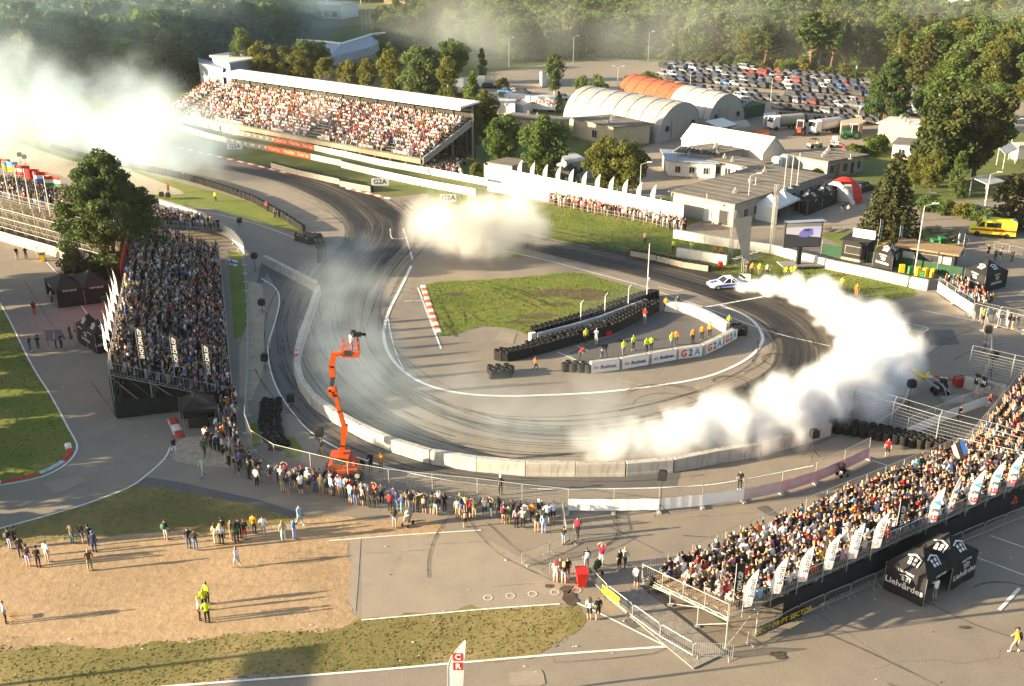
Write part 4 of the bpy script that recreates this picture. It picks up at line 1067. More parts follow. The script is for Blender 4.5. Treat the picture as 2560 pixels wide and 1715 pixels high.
PEOPLE_MATS=['cloth_top','cloth_bottom','skin','hair','shoe']
def figure_arrays(pose,sub,shorts=False,sleeves=False,hair='short',slim=1.0):
  J=pose_joints(pose)
  names=list(J); idx={k:i for i,k in enumerate(names)}
  E=list(BONES)
  for s in 'LR':
    E+=[('chest','sh'+s),('sh'+s,'el'+s),('el'+s,'wr'+s),('wr'+s,'ha'+s),('pelvis','hi'+s),('hi'+s,'kn'+s),('kn'+s,'an'+s),('an'+s,'to'+s)]
  me=bpy.data.meshes.new('figure')
  me.from_pydata([J[k][:3] for k in names],[(idx[a],idx[b]) for a,b in E],[])
  o=bpy.data.objects.new('figure',me); COL.objects.link(o)
  o.modifiers.new('skin','SKIN')
  sv=me.skin_vertices[0].data
  for k in names:
    r=J[k][3]*slim
    if k in ('pelvis','spine','chest'):sv[idx[k]].radius=(r*1.15,r*0.80)
    else:sv[idx[k]].radius=(r,r)
    sv[idx[k]].use_root=(k=='pelvis')
  if sub:
    q=o.modifiers.new('sub','SUBSURF'); q.levels=sub; q.render_levels=sub
  bpy.context.view_layer.update()
  em=bpy.data.meshes.new_from_object(o.evaluated_get(bpy.context.evaluated_depsgraph_get()))
  bpy.data.objects.remove(o)
  V=np.array([v.co[:] for v in em.vertices]); F=[list(p.vertices) for p in em.polygons]
  bpy.data.meshes.remove(em)
  seg=[]
  for a,b in E:
    la=a.rstrip('LR'); lb=b.rstrip('LR')
    if (la,lb) in (('pelvis','spine'),('spine','chest'),('chest','neck'),('chest','sh')):k=0
    elif (la,lb)==('sh','el'):k=0
    elif (la,lb)==('el','wr'):k=0 if sleeves else 2
    elif (la,lb)==('wr','ha'):k=2
    elif la=='neck':k=2
    elif la in ('jaw','head'):k=5
    elif lb in ('hi','kn'):k=1
    elif (la,lb)==('kn','an'):k=2 if shorts else 1
    else:k=4
    seg.append((np.array(J[a][:3]),np.array(J[b][:3]),k))
  hc=np.array(J['head'][:3]); fw=np.array(J['nose'][:3])-hc; fw/=np.linalg.norm(fw); up=np.array(J['crown'][:3])-hc; up/=np.linalg.norm(up)
  cen=np.array([V[f].mean(0) for f in F]); best=np.full(len(F),1e9); mi=np.zeros(len(F),int)
  for a,b,k in seg:
    t=np.clip((cen-a) @ (b-a)/max(1e-9,float(np.dot(b-a,b-a))),0,1)
    d=np.linalg.norm(cen-a-t[:,None]*(b-a),axis=1); w_=d<best; best[w_]=d[w_]; mi[w_]=k
  q=cen-hc; qu,qf=q @ up,q @ fw; hd=mi==5
  hairy=((qu>0.035) | (qf<0.01)) & ~((qf>0.05) & (qu<0.05)); mi[hd & hairy]=3; mi[hd & ~hairy]=2
  if shorts and pose[:3] !='sit':mi[(mi==1) & (cen[:,2]<0.5)]=2
  return V,F,mi

BODY={}
def body(pose,shorts,sleeves,slim=1.0):
  k=(pose,shorts,sleeves,slim)
  if k not in BODY:
    V,F,mi=figure_arrays(pose,1,shorts,sleeves,slim=slim)
    me=bpy.data.meshes.new('person'); me.from_pydata(V.tolist(),[],F)
    for n in PEOPLE_MATS:me.materials.append(M_[n])
    me.polygons.foreach_set('material_index',mi.astype(np.int32)); me.polygons.foreach_set('use_smooth',[True]*len(F)); me.update()
    BODY[k]=me
  return BODY[k]

C=dict(black=(.018,.018,.02),dark=(.04,.04,.045),grey=(.16,.16,.165),lgrey=(.36,.36,.37),white=(.74,.74,.75),cream=(.60,.54,.42),red=(.48,.02,.02),crimson=(.5,.015,.06),pink=(.6,.22,.30),blue=(.06,.15,.42),sky=(.22,.42,.68),navy=(.02,.03,.09),jean=(.10,.15,.26),ljean=(.30,.38,.48),
         green=(.03,.11,.05),olive=(.09,.09,.04),khaki=(.28,.23,.14),yellow=(.68,.45,.03),amber=(.75,.28,.01),hivis=(.55,.74,.02),orange=(.70,.16,.02),teal=(.10,.42,.42),brown=(.14,.07,.035),tan=(.42,.29,.17),maroon=(.16,.02,.03))
HAIRC=dict(dark=(.02,.015,.01),brown=(.07,.04,.02),blond=(.42,.28,.12),grey=(.28,.27,.26),red=(.42,.03,.02),white=(.7,.7,.7),black=(.012,.012,.012),yellow=(.6,.5,.05))
CNAME=dict(black='black',dark='charcoal',grey='grey',lgrey='light grey',white='white',cream='cream',red='red',crimson='crimson',pink='pink',blue='blue',sky='light blue',navy='navy',jean='denim',ljean='pale denim',green='dark green',olive='olive',khaki='khaki',yellow='yellow',amber='amber',hivis='fluorescent yellow',orange='orange',teal='turquoise',brown='brown',tan='tan',maroon='maroon')
CAPM={}
def cap_mesh():
  if not CAPM:
    m=MB(); m.lathe((0,0,0),[(0.112,0.0),(0.11,0.04),(0.085,0.085),(0.03,0.105),(0.001,0.107)],10); m.quad((-0.075,0.08,0.005),(0.075,0.08,0.005),(0.05,0.19,-0.01),(-0.05,0.19,-0.01))
    CAPM['cap']=m.mesh('cap',M_['hair'],True)
    m=MB(); m.loft([[(x*w,-0.11-d,z) for x in (-1,-0.5,0.5,1)]+[(x*w,-0.04+d*0.3,z) for x in (1,0.5,-0.5,-1)] for w,d,z in ((0.09,0.0,0.10),(0.115,0.01,0.0),(0.12,0.015,-0.12),(0.10,0.01,-0.26),(0.05,0.0,-0.34))])
    CAPM['long']=m.mesh('hair',M_['hair'],True)
    m=MB(); m.loft([[(x*w,y,z) for x,y in ((-1,-0.13),(1,-0.13),(1,-0.13-d),(0.6,-0.15-d),(-0.6,-0.15-d),(-1,-0.13-d))] for w,d,z in ((0.10,0.05,1.46),(0.15,0.12,1.38),(0.16,0.15,1.2),(0.14,0.13,1.05),(0.12,0.06,1.02))])
    CAPM['pack']=m.mesh('backpack',M_['shoe'],True)
  return CAPM
PCOUNT=[0]
def person(p,rz,pose='stand',top='black',bottom='dark',hair='dark',shorts=False,sleeves=False,label='',h=1.0,extra=None,cat='person',group=None,slim=1.0,rnd=random):
  o=obj('person',body(pose,shorts,sleeves,slim),M=TR(p,rz,h),label=label,cat=cat,group=group)
  j=lambda c:[max(0,x*rnd.uniform(0.8,1.2)) for x in c]
  o['top']=j(C[top]); o['bottom']=j(C[bottom]); o['hair']=j(HAIRC[hair]); o['shoe']=list(rnd.choice([(.6,.6,.6),(.03,.03,.03),(.03,.03,.03),(.3,.28,.25)])); sk=rnd.uniform(0.75,1.15); o['skin']=[.46*sk,.27*sk,.18*sk]
  PCOUNT[0]+=1
  J=pose_joints(pose)
  if extra:
    hx=J['head']
    cm=cap_mesh()
    if 'cap' in extra:
      c=obj('cap',cm['cap'],o,Matrix.Translation((hx[0],hx[1]-0.005,hx[2]+0.03))); c['hair']=list(C.get(extra['cap'],C['black']))
    if 'long' in extra:
      c=obj('hair',cm['long'],o,Matrix.Translation((hx[0],hx[1],hx[2]))); c['hair']=j(HAIRC[hair])
    if 'pack' in extra:
      c=obj('backpack',cm['pack'],o); c['shoe']=list(C[extra['pack']])
  return o

R=math.radians
def at(n,u,v,ang,pose,top,bottom,hair,label,**kw):
  return person(G(n,u,v),R(ang),pose,top,bottom,hair,label=label,**kw)

# measured one by one (ang 0 looks away from the camera; positive turns to the left)
sh=dict(shorts=True)
LP=[
 (7,75,632,-20,'stand','black','ljean','dark','man in black cap and pale jeans at the left picture edge with a backpack',dict(extra=dict(cap='black',pack='dark'))),
 (7,115,625,-30,'crossed','black','black','dark','person in black cap between the backpack man and the black clad group',dict(extra=dict(cap='black'))),
 (7,150,690,20,'stand','dark','dark','dark','person in charcoal jacket half hidden behind the three men by the dirt edge',{}),
 (7,200,752,-10,'stand','black','ljean','brown','man in black shirt and pale shorts at the front of the left group',dict(shorts=True,extra=dict(cap='black'))),
 (7,268,760,0,'stand','black','dark','dark','man in black shirt with white back stripe and dark jeans',dict(extra=dict(cap='black'))),
 (7,330,722,-20,'stand','white','lgrey','brown','man in black and white shirt and pale grey shorts',dict(shorts=True)),
 (7,500,596,-30,'pockets','olive','jean','brown','person in pale green top and jeans on the dry grass edge',dict(sleeves=True)),
 (7,565,594,-20,'crossed','black','grey','brown','tall man in black shirt and grey shorts beside the pale green top',sh),
 (7,622,610,10,'stand','black','dark','dark','person in black cap hidden behind the man in the dark jacket',dict(extra=dict(cap='black'))),
 (7,652,655,0,'stand','navy','navy','dark','man in dark jacket and blue cap standing alone near the dirt',dict(sleeves=True,extra=dict(cap='blue'))),
 (7,622,780,30,'pockets','brown','khaki','grey','grey haired man in brown shirt and khaki trousers alone on the dirt',{}),
 (7,1142,570,-20,'stand','black','lgrey','brown','person in dark shirt and white shorts with a green backpack',dict(shorts=True,extra=dict(pack='green'))),
 (7,1298,628,10,'stand','black','jean','brown','left one of the pair in black shirts and jeans',{}),
 (7,1345,642,-10,'hip','black','jean','brown','right one of the pair in black shirts and jeans',{}),
 (7,1485,595,10,'stand','cream','cream','brown','woman in cream top and trousers at the end of the group on the dirt edge',dict(extra=dict(long=1))),
 (7,1522,600,0,'stand','white','black','blond','blonde woman in white blouse and long black skirt',dict(extra=dict(long=1))),
 (7,1530,560,0,'stand','black','dark','dark','man in black shirt and cap behind the blonde woman',dict(extra=dict(cap='black'))),
 (7,1590,575,-40,'stand','olive','khaki','blond','person in olive shirt and khaki shorts in the middle of the dirt edge group',sh),
 (7,1625,590,30,'stand','green','dark','black','woman in dark green dress next to the red skirt',dict(extra=dict(long=1))),
 (7,1645,560,-10,'stand','black','black','black','person all in black behind the red skirt',dict(sleeves=True)),
 (7,1680,570,0,'crossed','black','red','red','person with red cap, black shirt and red jacket tied round the waist',dict(shorts=True)),
 (7,1745,530,-10,'stand','amber','dark','brown','man in amber yellow shirt and black trousers',{}),
 (7,1810,545,10,'pockets','white','ljean','brown','man in white shirt and pale jean shorts beside the amber shirt',sh),
 (7,1945,580,20,'stand','lgrey','white','blond','blonde woman in grey top and white trousers',dict(extra=dict(long=1))),
 (7,2020,565,-40,'phone','blue','ljean','brown','man in blue shirt and pale jeans filming with raised hands',{}),
 (7,2055,468,-120,'walk','sky','ljean','brown','man in light blue shirt and jeans walking over the grass tip',{}),
 (7,1630,760,60,'walk','white','sky','brown','man in white shirt and light blue shorts walking across the dirt',sh),
 (7,45,1142,-60,'stand','white','black','dark','man in white shirt and black trousers alone at the left edge holding a folding chair',{}),
 (7,1425,1010,-30,'stand','hivis','black','dark','rearmost guard in yellow vest behind the other guards',{}),
 (7,1405,1052,20,'stand','hivis','black','blond','guard in yellow vest between the other two vests',{}),
 (7,1372,1120,-70,'stand','white','black','yellow','guard in white shirt with yellow cap and shoulder bag',dict(extra=dict(cap='yellow'))),
 (7,1425,1138,10,'pockets','hivis','black','dark','front guard in bright yellow vest and black trousers',{}),
 (7,1395,135,150,'walk','lgrey','ljean','grey','person in grey striped top and pale jeans walking towards the camera',dict(sleeves=True)),
 (4,1200,1558,60,'walk','black','white','red','man in red cap, black shirt and white shorts striding by the kerb',dict(shorts=True,extra=dict(cap='red'))),
 (4,1405,1562,-10,'walk','green','dark','dark','man in dark green jacket walking past the plain black gazebo',dict(sleeves=True)),
 (4,1490,1530,0,'stand','white','black','blond','blond man in white shirt with dark backpack',dict(extra=dict(pack='navy'))),
 (4,1460,1515,0,'stand','black','black','brown','person in black beside the blond man with the backpack',{}),
 (4,1430,1500,20,'stand','black','dark','dark','person in black shirt at the mouth of the plain black gazebo',{}),
 (4,1412,1480,-10,'phone','white','black','dark','person in white shirt filming at the mouth of the plain black gazebo',{}),
 (4,1520,1440,0,'stand','olive','dark','brown','person in olive shirt beside the plain black gazebo',{}),
 (4,210,842,-90,'phone','dark','jean','dark','last person in the queue at the gazebo, in dark top and jeans',dict(sleeves=True)),
 (4,268,835,170,'stand','black','green','dark','woman in black top and green trousers in the gazebo queue',dict(extra=dict(long=1))),
 (4,335,830,-80,'stand','grey','tan','red','person with red cap and bare legs in the gazebo queue',dict(shorts=True,extra=dict(cap='red'))),
 (4,385,815,-60,'stand','sky','dark','grey','man in pale blue shirt in the gazebo queue',{}),
 (4,425,825,-100,'hip','black','black','dark','man all in black with hands on hips in the gazebo queue',{}),
 (4,505,818,-60,'stand','dark','lgrey','dark','stout person in dark top and grey trousers near the gazebo counter',{}),
 (4,485,760,-90,'stand','olive','olive','dark','person in olive jacket behind the stout person in the queue',dict(sleeves=True)),
 (4,525,775,-60,'stand','black','tan','dark','person in black top with bare legs by the gazebo counter',sh),
 (4,565,780,-70,'stand','black','black','dark','person in black leaning at the gazebo counter',dict(sleeves=True)),
 (4,240,592,30,'stand','black','red','red','red haired woman in black top with a red jacket round her waist',dict(extra=dict(long=1))),
 (4,360,515,-90,'stand','white','black','dark','seller in white shirt at the side of the shop gazebo',{}),
 (4,120,212,-150,'point','black','tan','dark','man in black pointing beside the scaffold stand',sh),
 (4,182,212,30,'crossed','black','dark','dark','man in black standing with folded arms beside the scaffold stand',{}),
 (4,262,210,-60,'stand','white','lgrey','dark','person in white shirt next to the yellow bin',sh),
 (4,20,70,0,'stand','black','dark','dark','person in black at the edge of the scaffold stand',{}),
 (4,2210,1568,-60,'stand','black','tan','brown','cameraman in black by the speaker near the orange lift',sh),
 (8,205,95,160,'crossed','black','black','dark','marshal in black suit beside the orange boom lift',dict(sleeves=True)),
 (8,275,100,170,'stand','amber','khaki','blond','marshal in orange tabard and khaki trousers beside the boom lift',{}),
 (8,1092,262,0,'hip','dark','dark','white','marshal in white helmet and harness standing behind the crowd fence line',dict(extra=dict(cap='white'))),
 (8,850,482,10,'stand','black','black','brown','boy in black with a backpack standing behind the fence crowd',dict(shorts=True,h=.88,extra=dict(pack='tan'))),
 (8,368,485,-10,'stand','black','ljean','brown','woman in black top and pale shorts next to the pushchair',dict(shorts=True,extra=dict(long=1))),
 (8,1200,484,10,'stand','lgrey','black','brown','woman in amber vest and black leggings behind the fence crowd',dict(extra=dict(long=1))),
 (8,1245,488,-15,'hip','lgrey','black','grey','man in grey shirt and black trousers behind the fence crowd',{}),
 (8,1340,515,0,'stand','black','tan','dark','man in black shirt and brown shorts behind the fence crowd',sh),
 (8,1388,522,5,'stand','sky','ljean','brown','woman in pale denim jacket and jeans behind the fence crowd',dict(sleeves=True,extra=dict(long=1))),
 (8,1525,598,-20,'stand','black','sky','brown','child in black cap and blue shorts on a scooter',dict(shorts=True,h=.82,extra=dict(cap='black'))),
 (8,1618,555,160,'walk','crimson','black','dark','steward in crimson shirt and black trousers walking near the fence',{}),
 (8,1782,745,-10,'hands_up','crimson','white','blond','steward in crimson shirt and white shorts with hands on head',sh),
 (8,1680,770,10,'stand','black','lgrey','dark','man in black shirt with a white backpack near the red bin',dict(shorts=True,extra=dict(pack='white'))),
 (8,1905,780,40,'stand','black','black','dark','man in black shirt and shorts with a companion in grey',sh),
 (8,1940,765,-30,'walk','lgrey','dark','blond','person in pale grey hoodie beside the man in black',dict(sleeves=True)),
 (8,2020,895,-30,'point','lgrey','dark','brown','man in grey shirt raising an arm at the corner of the front stand',sh),
 (8,1470,858,-20,'stand','cream','cream','red','red haired woman in cream summer dress by the red bin',dict(extra=dict(long=1),shorts=True)),
 (8,1500,838,170,'stand','dark','black','brown','man in dark shirt facing the camera behind the cream dress',{}),
 (8,1525,866,-10,'hip','black','lgrey','blond','blonde woman with bare shoulders and grey shorts by the red bin',dict(shorts=True,extra=dict(long=1))),
 (8,1550,840,20,'stand','black','grey','brown','tall man in black shirt between the blonde woman and the red bin',sh),
 (8,1700,1115,-10,'stand','white','black','brown','woman in white shirt and black shorts with long brown hair',dict(shorts=True,extra=dict(long=1))),
 (8,1758,1115,15,'stand','black','black','brown','man in black shirt and black shorts beside the woman in white',sh),
 (9,2270,1335,70,'walk','amber','khaki','black','steward in amber vest and khaki trousers walking with a backpack',dict(extra=dict(cap='black',pack='black'))),
 (9,1722,980,20,'phone','white','grey','dark','customer in white shirt and grey shorts at the opening of the large black gazebo',sh),
 (9,2255,395,20,'stand','red','dark','dark','person in red shirt in the shade at the far end of the front stand',{}),
 (9,390,225,170,'stand','black','black','dark','person in black behind the pink tarpaulin fence',{}),
 (6,1400,1565,160,'stand','crimson','black','dark','steward in crimson shirt by the black tyre wall',sh),
 (6,1890,1335,-150,'run','black','black','dark','man in black shirt and shorts running along the pale fence',sh),
 (6,2095,1250,150,'phone','maroon','ljean','brown','man in maroon shirt and pale shorts facing the upper right stand',sh),
 (6,1545,770,90,'stand','cream','black','blond','blond photographer in cream shirt near the painted box on the asphalt',{}),
 (6,1497,655,60,'phone','black','black','dark','photographer in black at the rim of the smoke',dict(sleeves=True)),
 (5,2080,645,170,'crossed','red','lgrey','brown','marshal in red jacket and grey trousers in front of the infield tyre wall',dict(sleeves=True)),
 (5,1748,788,160,'phone','lgrey','lgrey','white','photographer in pale grey overall in front of the infield tyre wall',dict(sleeves=True)),
 (5,1676,785,-160,'stand','hivis','dark','brown','marshal in yellow vest leaning at the infield tyre wall',{}),
 (5,1632,905,-60,'bend','red','dark','dark','marshal in red shirt bending down beside the infield banner end',{}),
 (5,1330,985,-90,'run','orange','black','brown','marshal in orange vest running past the tyre heap',{}),
 (5,1934,868,20,'stand','hivis','lgrey','brown','marshal in yellow vest and grey shorts inside the banner arc',sh),
 (5,2000,835,30,'stand','hivis','dark','grey','marshal in yellow vest standing apart in the marshal pen',{}),
 (5,2090,850,30,'stand','hivis','dark','dark','stout marshal in yellow vest, left of the pair at the banner wall',{}),
 (5,2122,842,0,'stand','hivis','navy','brown','marshal in yellow vest, right of the pair at the banner wall',{}),
 (5,2262,815,20,'stand','hivis','ljean','blond','marshal in pale yellow vest beside the orange vest',{}),
 (5,2292,798,-20,'stand','orange','dark','brown','marshal in orange vest with face shield in the marshal pen',{}),
 (5,2222,565,170,'crossed','amber','black','dark','marshal in amber vest at the end of the infield tyre wall',dict(sleeves=True)),
 (5,2300,555,180,'stand','green','lgrey','brown','person in green top behind the white pen block',{}),
 (5,1785,890,-60,'bend','black','jean','black','camera operator in black bent over a tripod behind the first banner',{}),
 (6,70,785,10,'stand','amber','black','dark','first of three marshals in amber stripes near the last banners',{}),
 (6,132,762,0,'stand','amber','black','brown','second of three marshals in amber stripes near the last banners',{}),
 (6,185,745,-10,'stand','amber','black','red','third of three marshals in amber stripes, wearing a red cap',dict(extra=dict(cap='red'))),
 (6,315,690,0,'stand','hivis','khaki','blond','marshal in yellow vest behind the corner of the banner arc',{}),
 (6,445,312,170,'stand','black','black','dark','first person in black beside the screen truss',{}),
 (6,475,318,170,'stand','amber','black','brown','person in amber vest beside the screen truss',{}),
 (6,525,322,180,'stand','hivis','khaki','dark','person in yellow vest and khaki trousers by the low white block',{}),
 (6,578,328,170,'stand','lgrey','black','dark','person in grey shirt at the lawn by the low white block',{}),
 (6,705,345,170,'stand','hivis','olive','brown','first marshal in yellow vest behind the smoke on the lawn',{}),
 (6,740,345,175,'stand','hivis','olive','dark','second marshal in yellow vest behind the smoke on the lawn',{}),
 (6,765,338,160,'stand','hivis','khaki','grey','third marshal in yellow vest behind the smoke on the lawn',{}),
 (6,1090,425,160,'stand','hivis','khaki','blond','marshal in yellow vest half hidden by the top of the smoke',{}),
 (6,1190,468,160,'stand','orange','orange','red','marshal in orange overall standing behind the smoke',dict(sleeves=True)),
 (5,2080,107,170,'phone','pink','black','red','person in pink top alone on the bright top lawn',{}),
 (5,2275,160,170,'stand','hivis','black','dark','marshal in yellow and black by the board barrier',{}),
 (6,220,185,170,'sit','orange','black','dark','seated marshal in orange behind the short white wall',{}),
 (6,262,190,170,'sit','amber','black','dark','seated marshal in amber behind the short white wall',{}),
 (6,60,150,170,'sit','hivis','lgrey','white','seated marshal in yellow vest behind the short white wall',{}),
 (6,2090,195,20,'stand','black','black','brown','person in black walking on the road below the ambulance',sh),
 (6,2140,225,-20,'stand','black','navy','dark','person in black at the front of the trio on the road',{}),
 (6,2168,230,160,'walk','black','tan','red','red haired person in the trio on the road',sh),
 (6,2180,200,100,'stand','dark','dark','brown','person in charcoal behind the trio on the road',{}),
 (6,2255,228,-70,'walk','black','black','dark','woman in black dress walking alone on the road',{}),
 (6,1890,110,40,'stand','white','white','brown','person in white by the green bins',{}),
 (6,1935,130,0,'stand','lgrey','black','dark','person in grey near the benches on the lawn',{}),
 (3,1092,1465,10,'stand','black','ljean','dark','person in black top and pale jeans walking to the red dome tent',{}),
 (3,1132,1467,-10,'stand','cream','khaki','blond','blonde child in cream beside the person in pale jeans',dict(h=.85)),
 (3,1022,1390,0,'stand','white','black','dark','person in white shirt in front of the black shop tents',{}),
 (3,1168,1375,0,'stand','black','black','dark','person in black beside the red dome tent',{}),
 (1,1155,1325,-10,'stand','crimson','dark','dark','marshal in crimson beside the far service lane',{}),
 (1,1480,1385,170,'stand','hivis','black','dark','marshal in yellow vest on the verge inside the tyre wall',{}),
 (1,1830,1450,-30,'stand','red','dark','dark','marshal in red behind the bend of the tyre wall',{}),
 (1,1885,1495,-30,'stand','dark','black','dark','marshal in charcoal at the bend of the tyre wall',{}),
 (2,862,1040,160,'stand','white','black','dark','person in white under the trees beyond the covered grandstand',{}),
 (2,890,1090,160,'stand','black','black','dark','person in black under the trees beyond the covered grandstand',{}),
]
for n,u,v,a,ps,tp,bt,hr,lab,kw in LP:
  at(n,u,v,a,ps,tp,bt,hr,lab,**kw)

# the crowd standing along the wire fence, one by one
def pick_clothes(r):
  tp=r.choices(['black','dark','white','lgrey','grey','red','navy','amber','olive','blue','sky','orange','cream','maroon','pink','green'],[26,12,16,6,6,5,6,3,4,3,3,3,4,3,2,2])[0]
  bt=r.choices(['black','dark','jean','ljean','khaki','lgrey','tan','olive','white'],[24,14,14,8,8,6,6,4,3])[0]
  hr=r.choices(['dark','brown','blond','grey','black','red','white'],[28,26,12,6,16,3,5])[0]
  return tp,bt,hr
r=random.Random(21)
SEEN={}
def fence_person(p,ang,where,group,rows=''):
  tp,bt,hr=pick_clothes(r)
  srt=r.random()<0.42
  ps=r.choices(['stand','phone','hip','crossed','hands_up','pockets'],[34,18,12,14,5,12])[0]
  ex={}
  k=r.random()
  if k<0.16:ex['cap']=r.choice(['black','white','red','navy'])
  elif k<0.38:ex['long']=1
  if r.random()<0.12:ex['pack']=r.choice(['black','navy','tan'])
  act={'stand':'standing','phone':'filming','hip':'elbow-out','crossed':'arms-folded','hands_up':'hands-raised','pockets':'pocket-handed'}[ps]
  det=(', '+ex['cap']+' cap') if 'cap' in ex else (', long hair' if 'long' in ex else '')
  lab=f"{act} spectator in {CNAME[tp]} top and {CNAME[bt]} {'shorts' if srt else 'trousers'}{det}, {where}"
  person(p,R(ang),ps,tp,bt,hr,shorts=srt,sleeves=r.random()<0.2,label=lab,h=r.uniform(0.92,1.06),extra=ex or None,group=group,rnd=r)
FC=resample(catmull(flat(GG(4,[(1650,1180),(1650,1300),(1640,1420),(1680,1530)])+GG(7,[(1800,110),(2000,160),(2300,210)])+GG(8,[(200,285),(500,330),(800,355),(1100,395),(1500,425)])),6),step=0.5)
N=len(FC)
for i,p in enumerate(FC):
  d=(FC[min(i+1,N-1)]-FC[max(i-1,0)]).normalized(); nn=Vector((d.y,-d.x,0))      # away from the fence, to the camera side
  if nn.y>0 and nn.x>0:nn=-nn
  ang=math.degrees(math.atan2(-(-nn.x),-nn.y))
  face=math.degrees(math.atan2(nn.x,-nn.y))
  fr=i/N
  where='at the fence bend' if fr<0.35 else ('near the orange lift' if fr<0.55 else 'at the lower fence')
  rows=3 if fr<0.5 else (2 if fr<0.9 else 1)
  for k in range(rows):
    if r.random()<(0.80,0.66,0.38)[k]:
      q=p+nn*(0.5+k*0.62+r.uniform(-0.18,0.18))+d*r.uniform(-0.15,0.15)
      fence_person((q.x,q.y,0.005),face+r.uniform(-25,25),where,'crowd along the wire fence')
# the crowd beside the far black gazebo
for k in range(34):
  t=r.random(); p=G(6,1790+t*230+r.uniform(-15,110),400+t*150+r.uniform(-25,20))
  fence_person((p.x,p.y,0.005),60+r.uniform(-30,30),'by the far gazebo','crowd below the far black gazebo')
for k in range(12):
  p=G(6,2030+k*30+r.uniform(-12,12),640+k*7+r.uniform(-25,8))
  fence_person((p.x,p.y,0.005),60+r.uniform(-60,60),'in the right queue','queue at the right edge')
# ------------------------------------------------------------------ grandstands and their crowds
def tri_arrays(V,F,mi):
  T,L=[],[]
  for f,k in zip(F,mi):
    for j in range(1,len(f)-1):T.append((f[0],f[j],f[j+1])); L.append(k)
  return V,np.array(T),np.array(L)

CROWD_PROTO={}
def crowd_proto(kind):
  if kind not in CROWD_PROTO:
    if kind=='mini':      # simple seated figure for the far stand
      m=MB();
      ring=lambda w,d,y,z:[(x*w,y+q*d,z) for x,q in ((-1,-.6),(-.5,-1),(.5,-1),(1,-.6),(1,.6),(.5,1),(-.5,1),(-1,.6))]
      m.loft([ring(.19,.13,-.1,.42),ring(.2,.13,-.12,.62),ring(.23,.13,-.1,.92),ring(.1,.08,-.09,1.04)],0)
      m.box((0,.12,.47),(.38,.42,.16),mi=1); m.box((0,.3,.22),(.34,.14,.44),mi=1)
      m.loft([[(x*.08,-.07+y*.09,1.06) for x,y in ((-1,-1),(1,-1),(1,1),(-1,1))],[(x*.1,-.07+y*.11,1.2) for x,y in ((-1,-1),(1,-1),(1,1),(-1,1))],[(x*.07,-.08+y*.08,1.3) for x,y in ((-1,-1),(1,-1),(1,1),(-1,1))]],2)
      for f in range(len(m.f)-6,len(m.f)):
        c=np.mean([m.v[i] for i in m.f[f]],0)
        if c[2]>1.22 or c[1]<-.12:m.m[f]=3
      for s in (-1,1):m.bar((s*.24,-.08,.9),(s*.27,.08,.66),.09,mi=0); m.bar((s*.27,.08,.66),(s*.12,.25,.64),.07,mi=2)
      CROWD_PROTO[kind]=tri_arrays(np.array(m.v),m.f,np.array(m.m))
    else:
      V,F,mi=figure_arrays(kind,0,shorts=False,sleeves=(kind=='crossed'))
      CROWD_PROTO[kind]=tri_arrays(V,F,mi)
  return CROWD_PROTO[kind]

def crowd_mesh(name,label,places,kinds,palette,seed):
  "places: (x, y, z, rz); every figure gets its own colours"
  g=np.random.default_rng(seed)
  Vs,Ts,Cs=[],[],[]; off=0
  tops=np.array([c for c,w in palette]); tw=np.array([w for c,w in palette],float); tw/=tw.sum()
  bots=np.array([C[k] for k in ('black','dark','jean','khaki','ljean','grey')]); hs=np.array([HAIRC[k] for k in ('dark','brown','blond','black','white','red')]); hw=[.34,.3,.12,.14,.06,.04]
  for (x,y,z,rz) in places:
    V,T,L=crowd_proto(kinds[g.integers(len(kinds))])
    s=g.uniform(.92,1.07); a=rz+g.normal(0,.22); ca,sa=math.cos(a),math.sin(a)
    W=np.empty_like(V); W[:,0]=x+(V[:,0]*ca-V[:,1]*sa)*s; W[:,1]=y+(V[:,0]*sa+V[:,1]*ca)*s; W[:,2]=z+V[:,2]*s
    sk=g.uniform(.75,1.15)
    cols=np.array([tops[g.choice(len(tops),p=tw)]*g.uniform(.75,1.2),bots[g.integers(len(bots))],(.46*sk,.27*sk,.18*sk),hs[g.choice(len(hs),p=hw)],(.1,.1,.1)])
    Vs.append(W); Ts.append(T+off); Cs.append(cols[L]); off+=len(V)
  V,T,K=np.concatenate(Vs),np.concatenate(Ts),np.concatenate(Cs)
  me=bpy.data.meshes.new(name)
  n=len(T)
  me.vertices.add(len(V)); me.vertices.foreach_set('co',V.astype(np.float32).ravel())
  me.loops.add(3*n); me.loops.foreach_set('vertex_index',T.astype(np.int32).ravel())
  me.polygons.add(n); me.polygons.foreach_set('loop_start',np.arange(0,3*n,3,dtype=np.int32)); me.polygons.foreach_set('loop_total',np.full(n,3,np.int32))
  me.materials.append(M_['crowd_cloth']); me.update()
  at_=me.attributes.new('wear','FLOAT_COLOR','FACE'); at_.data.foreach_set('color',np.concatenate([np.clip(K,0,1),np.ones((n,1))],1).astype(np.float32).ravel())
  return obj(name,me,label=label,cat='crowd',kind='stuff')

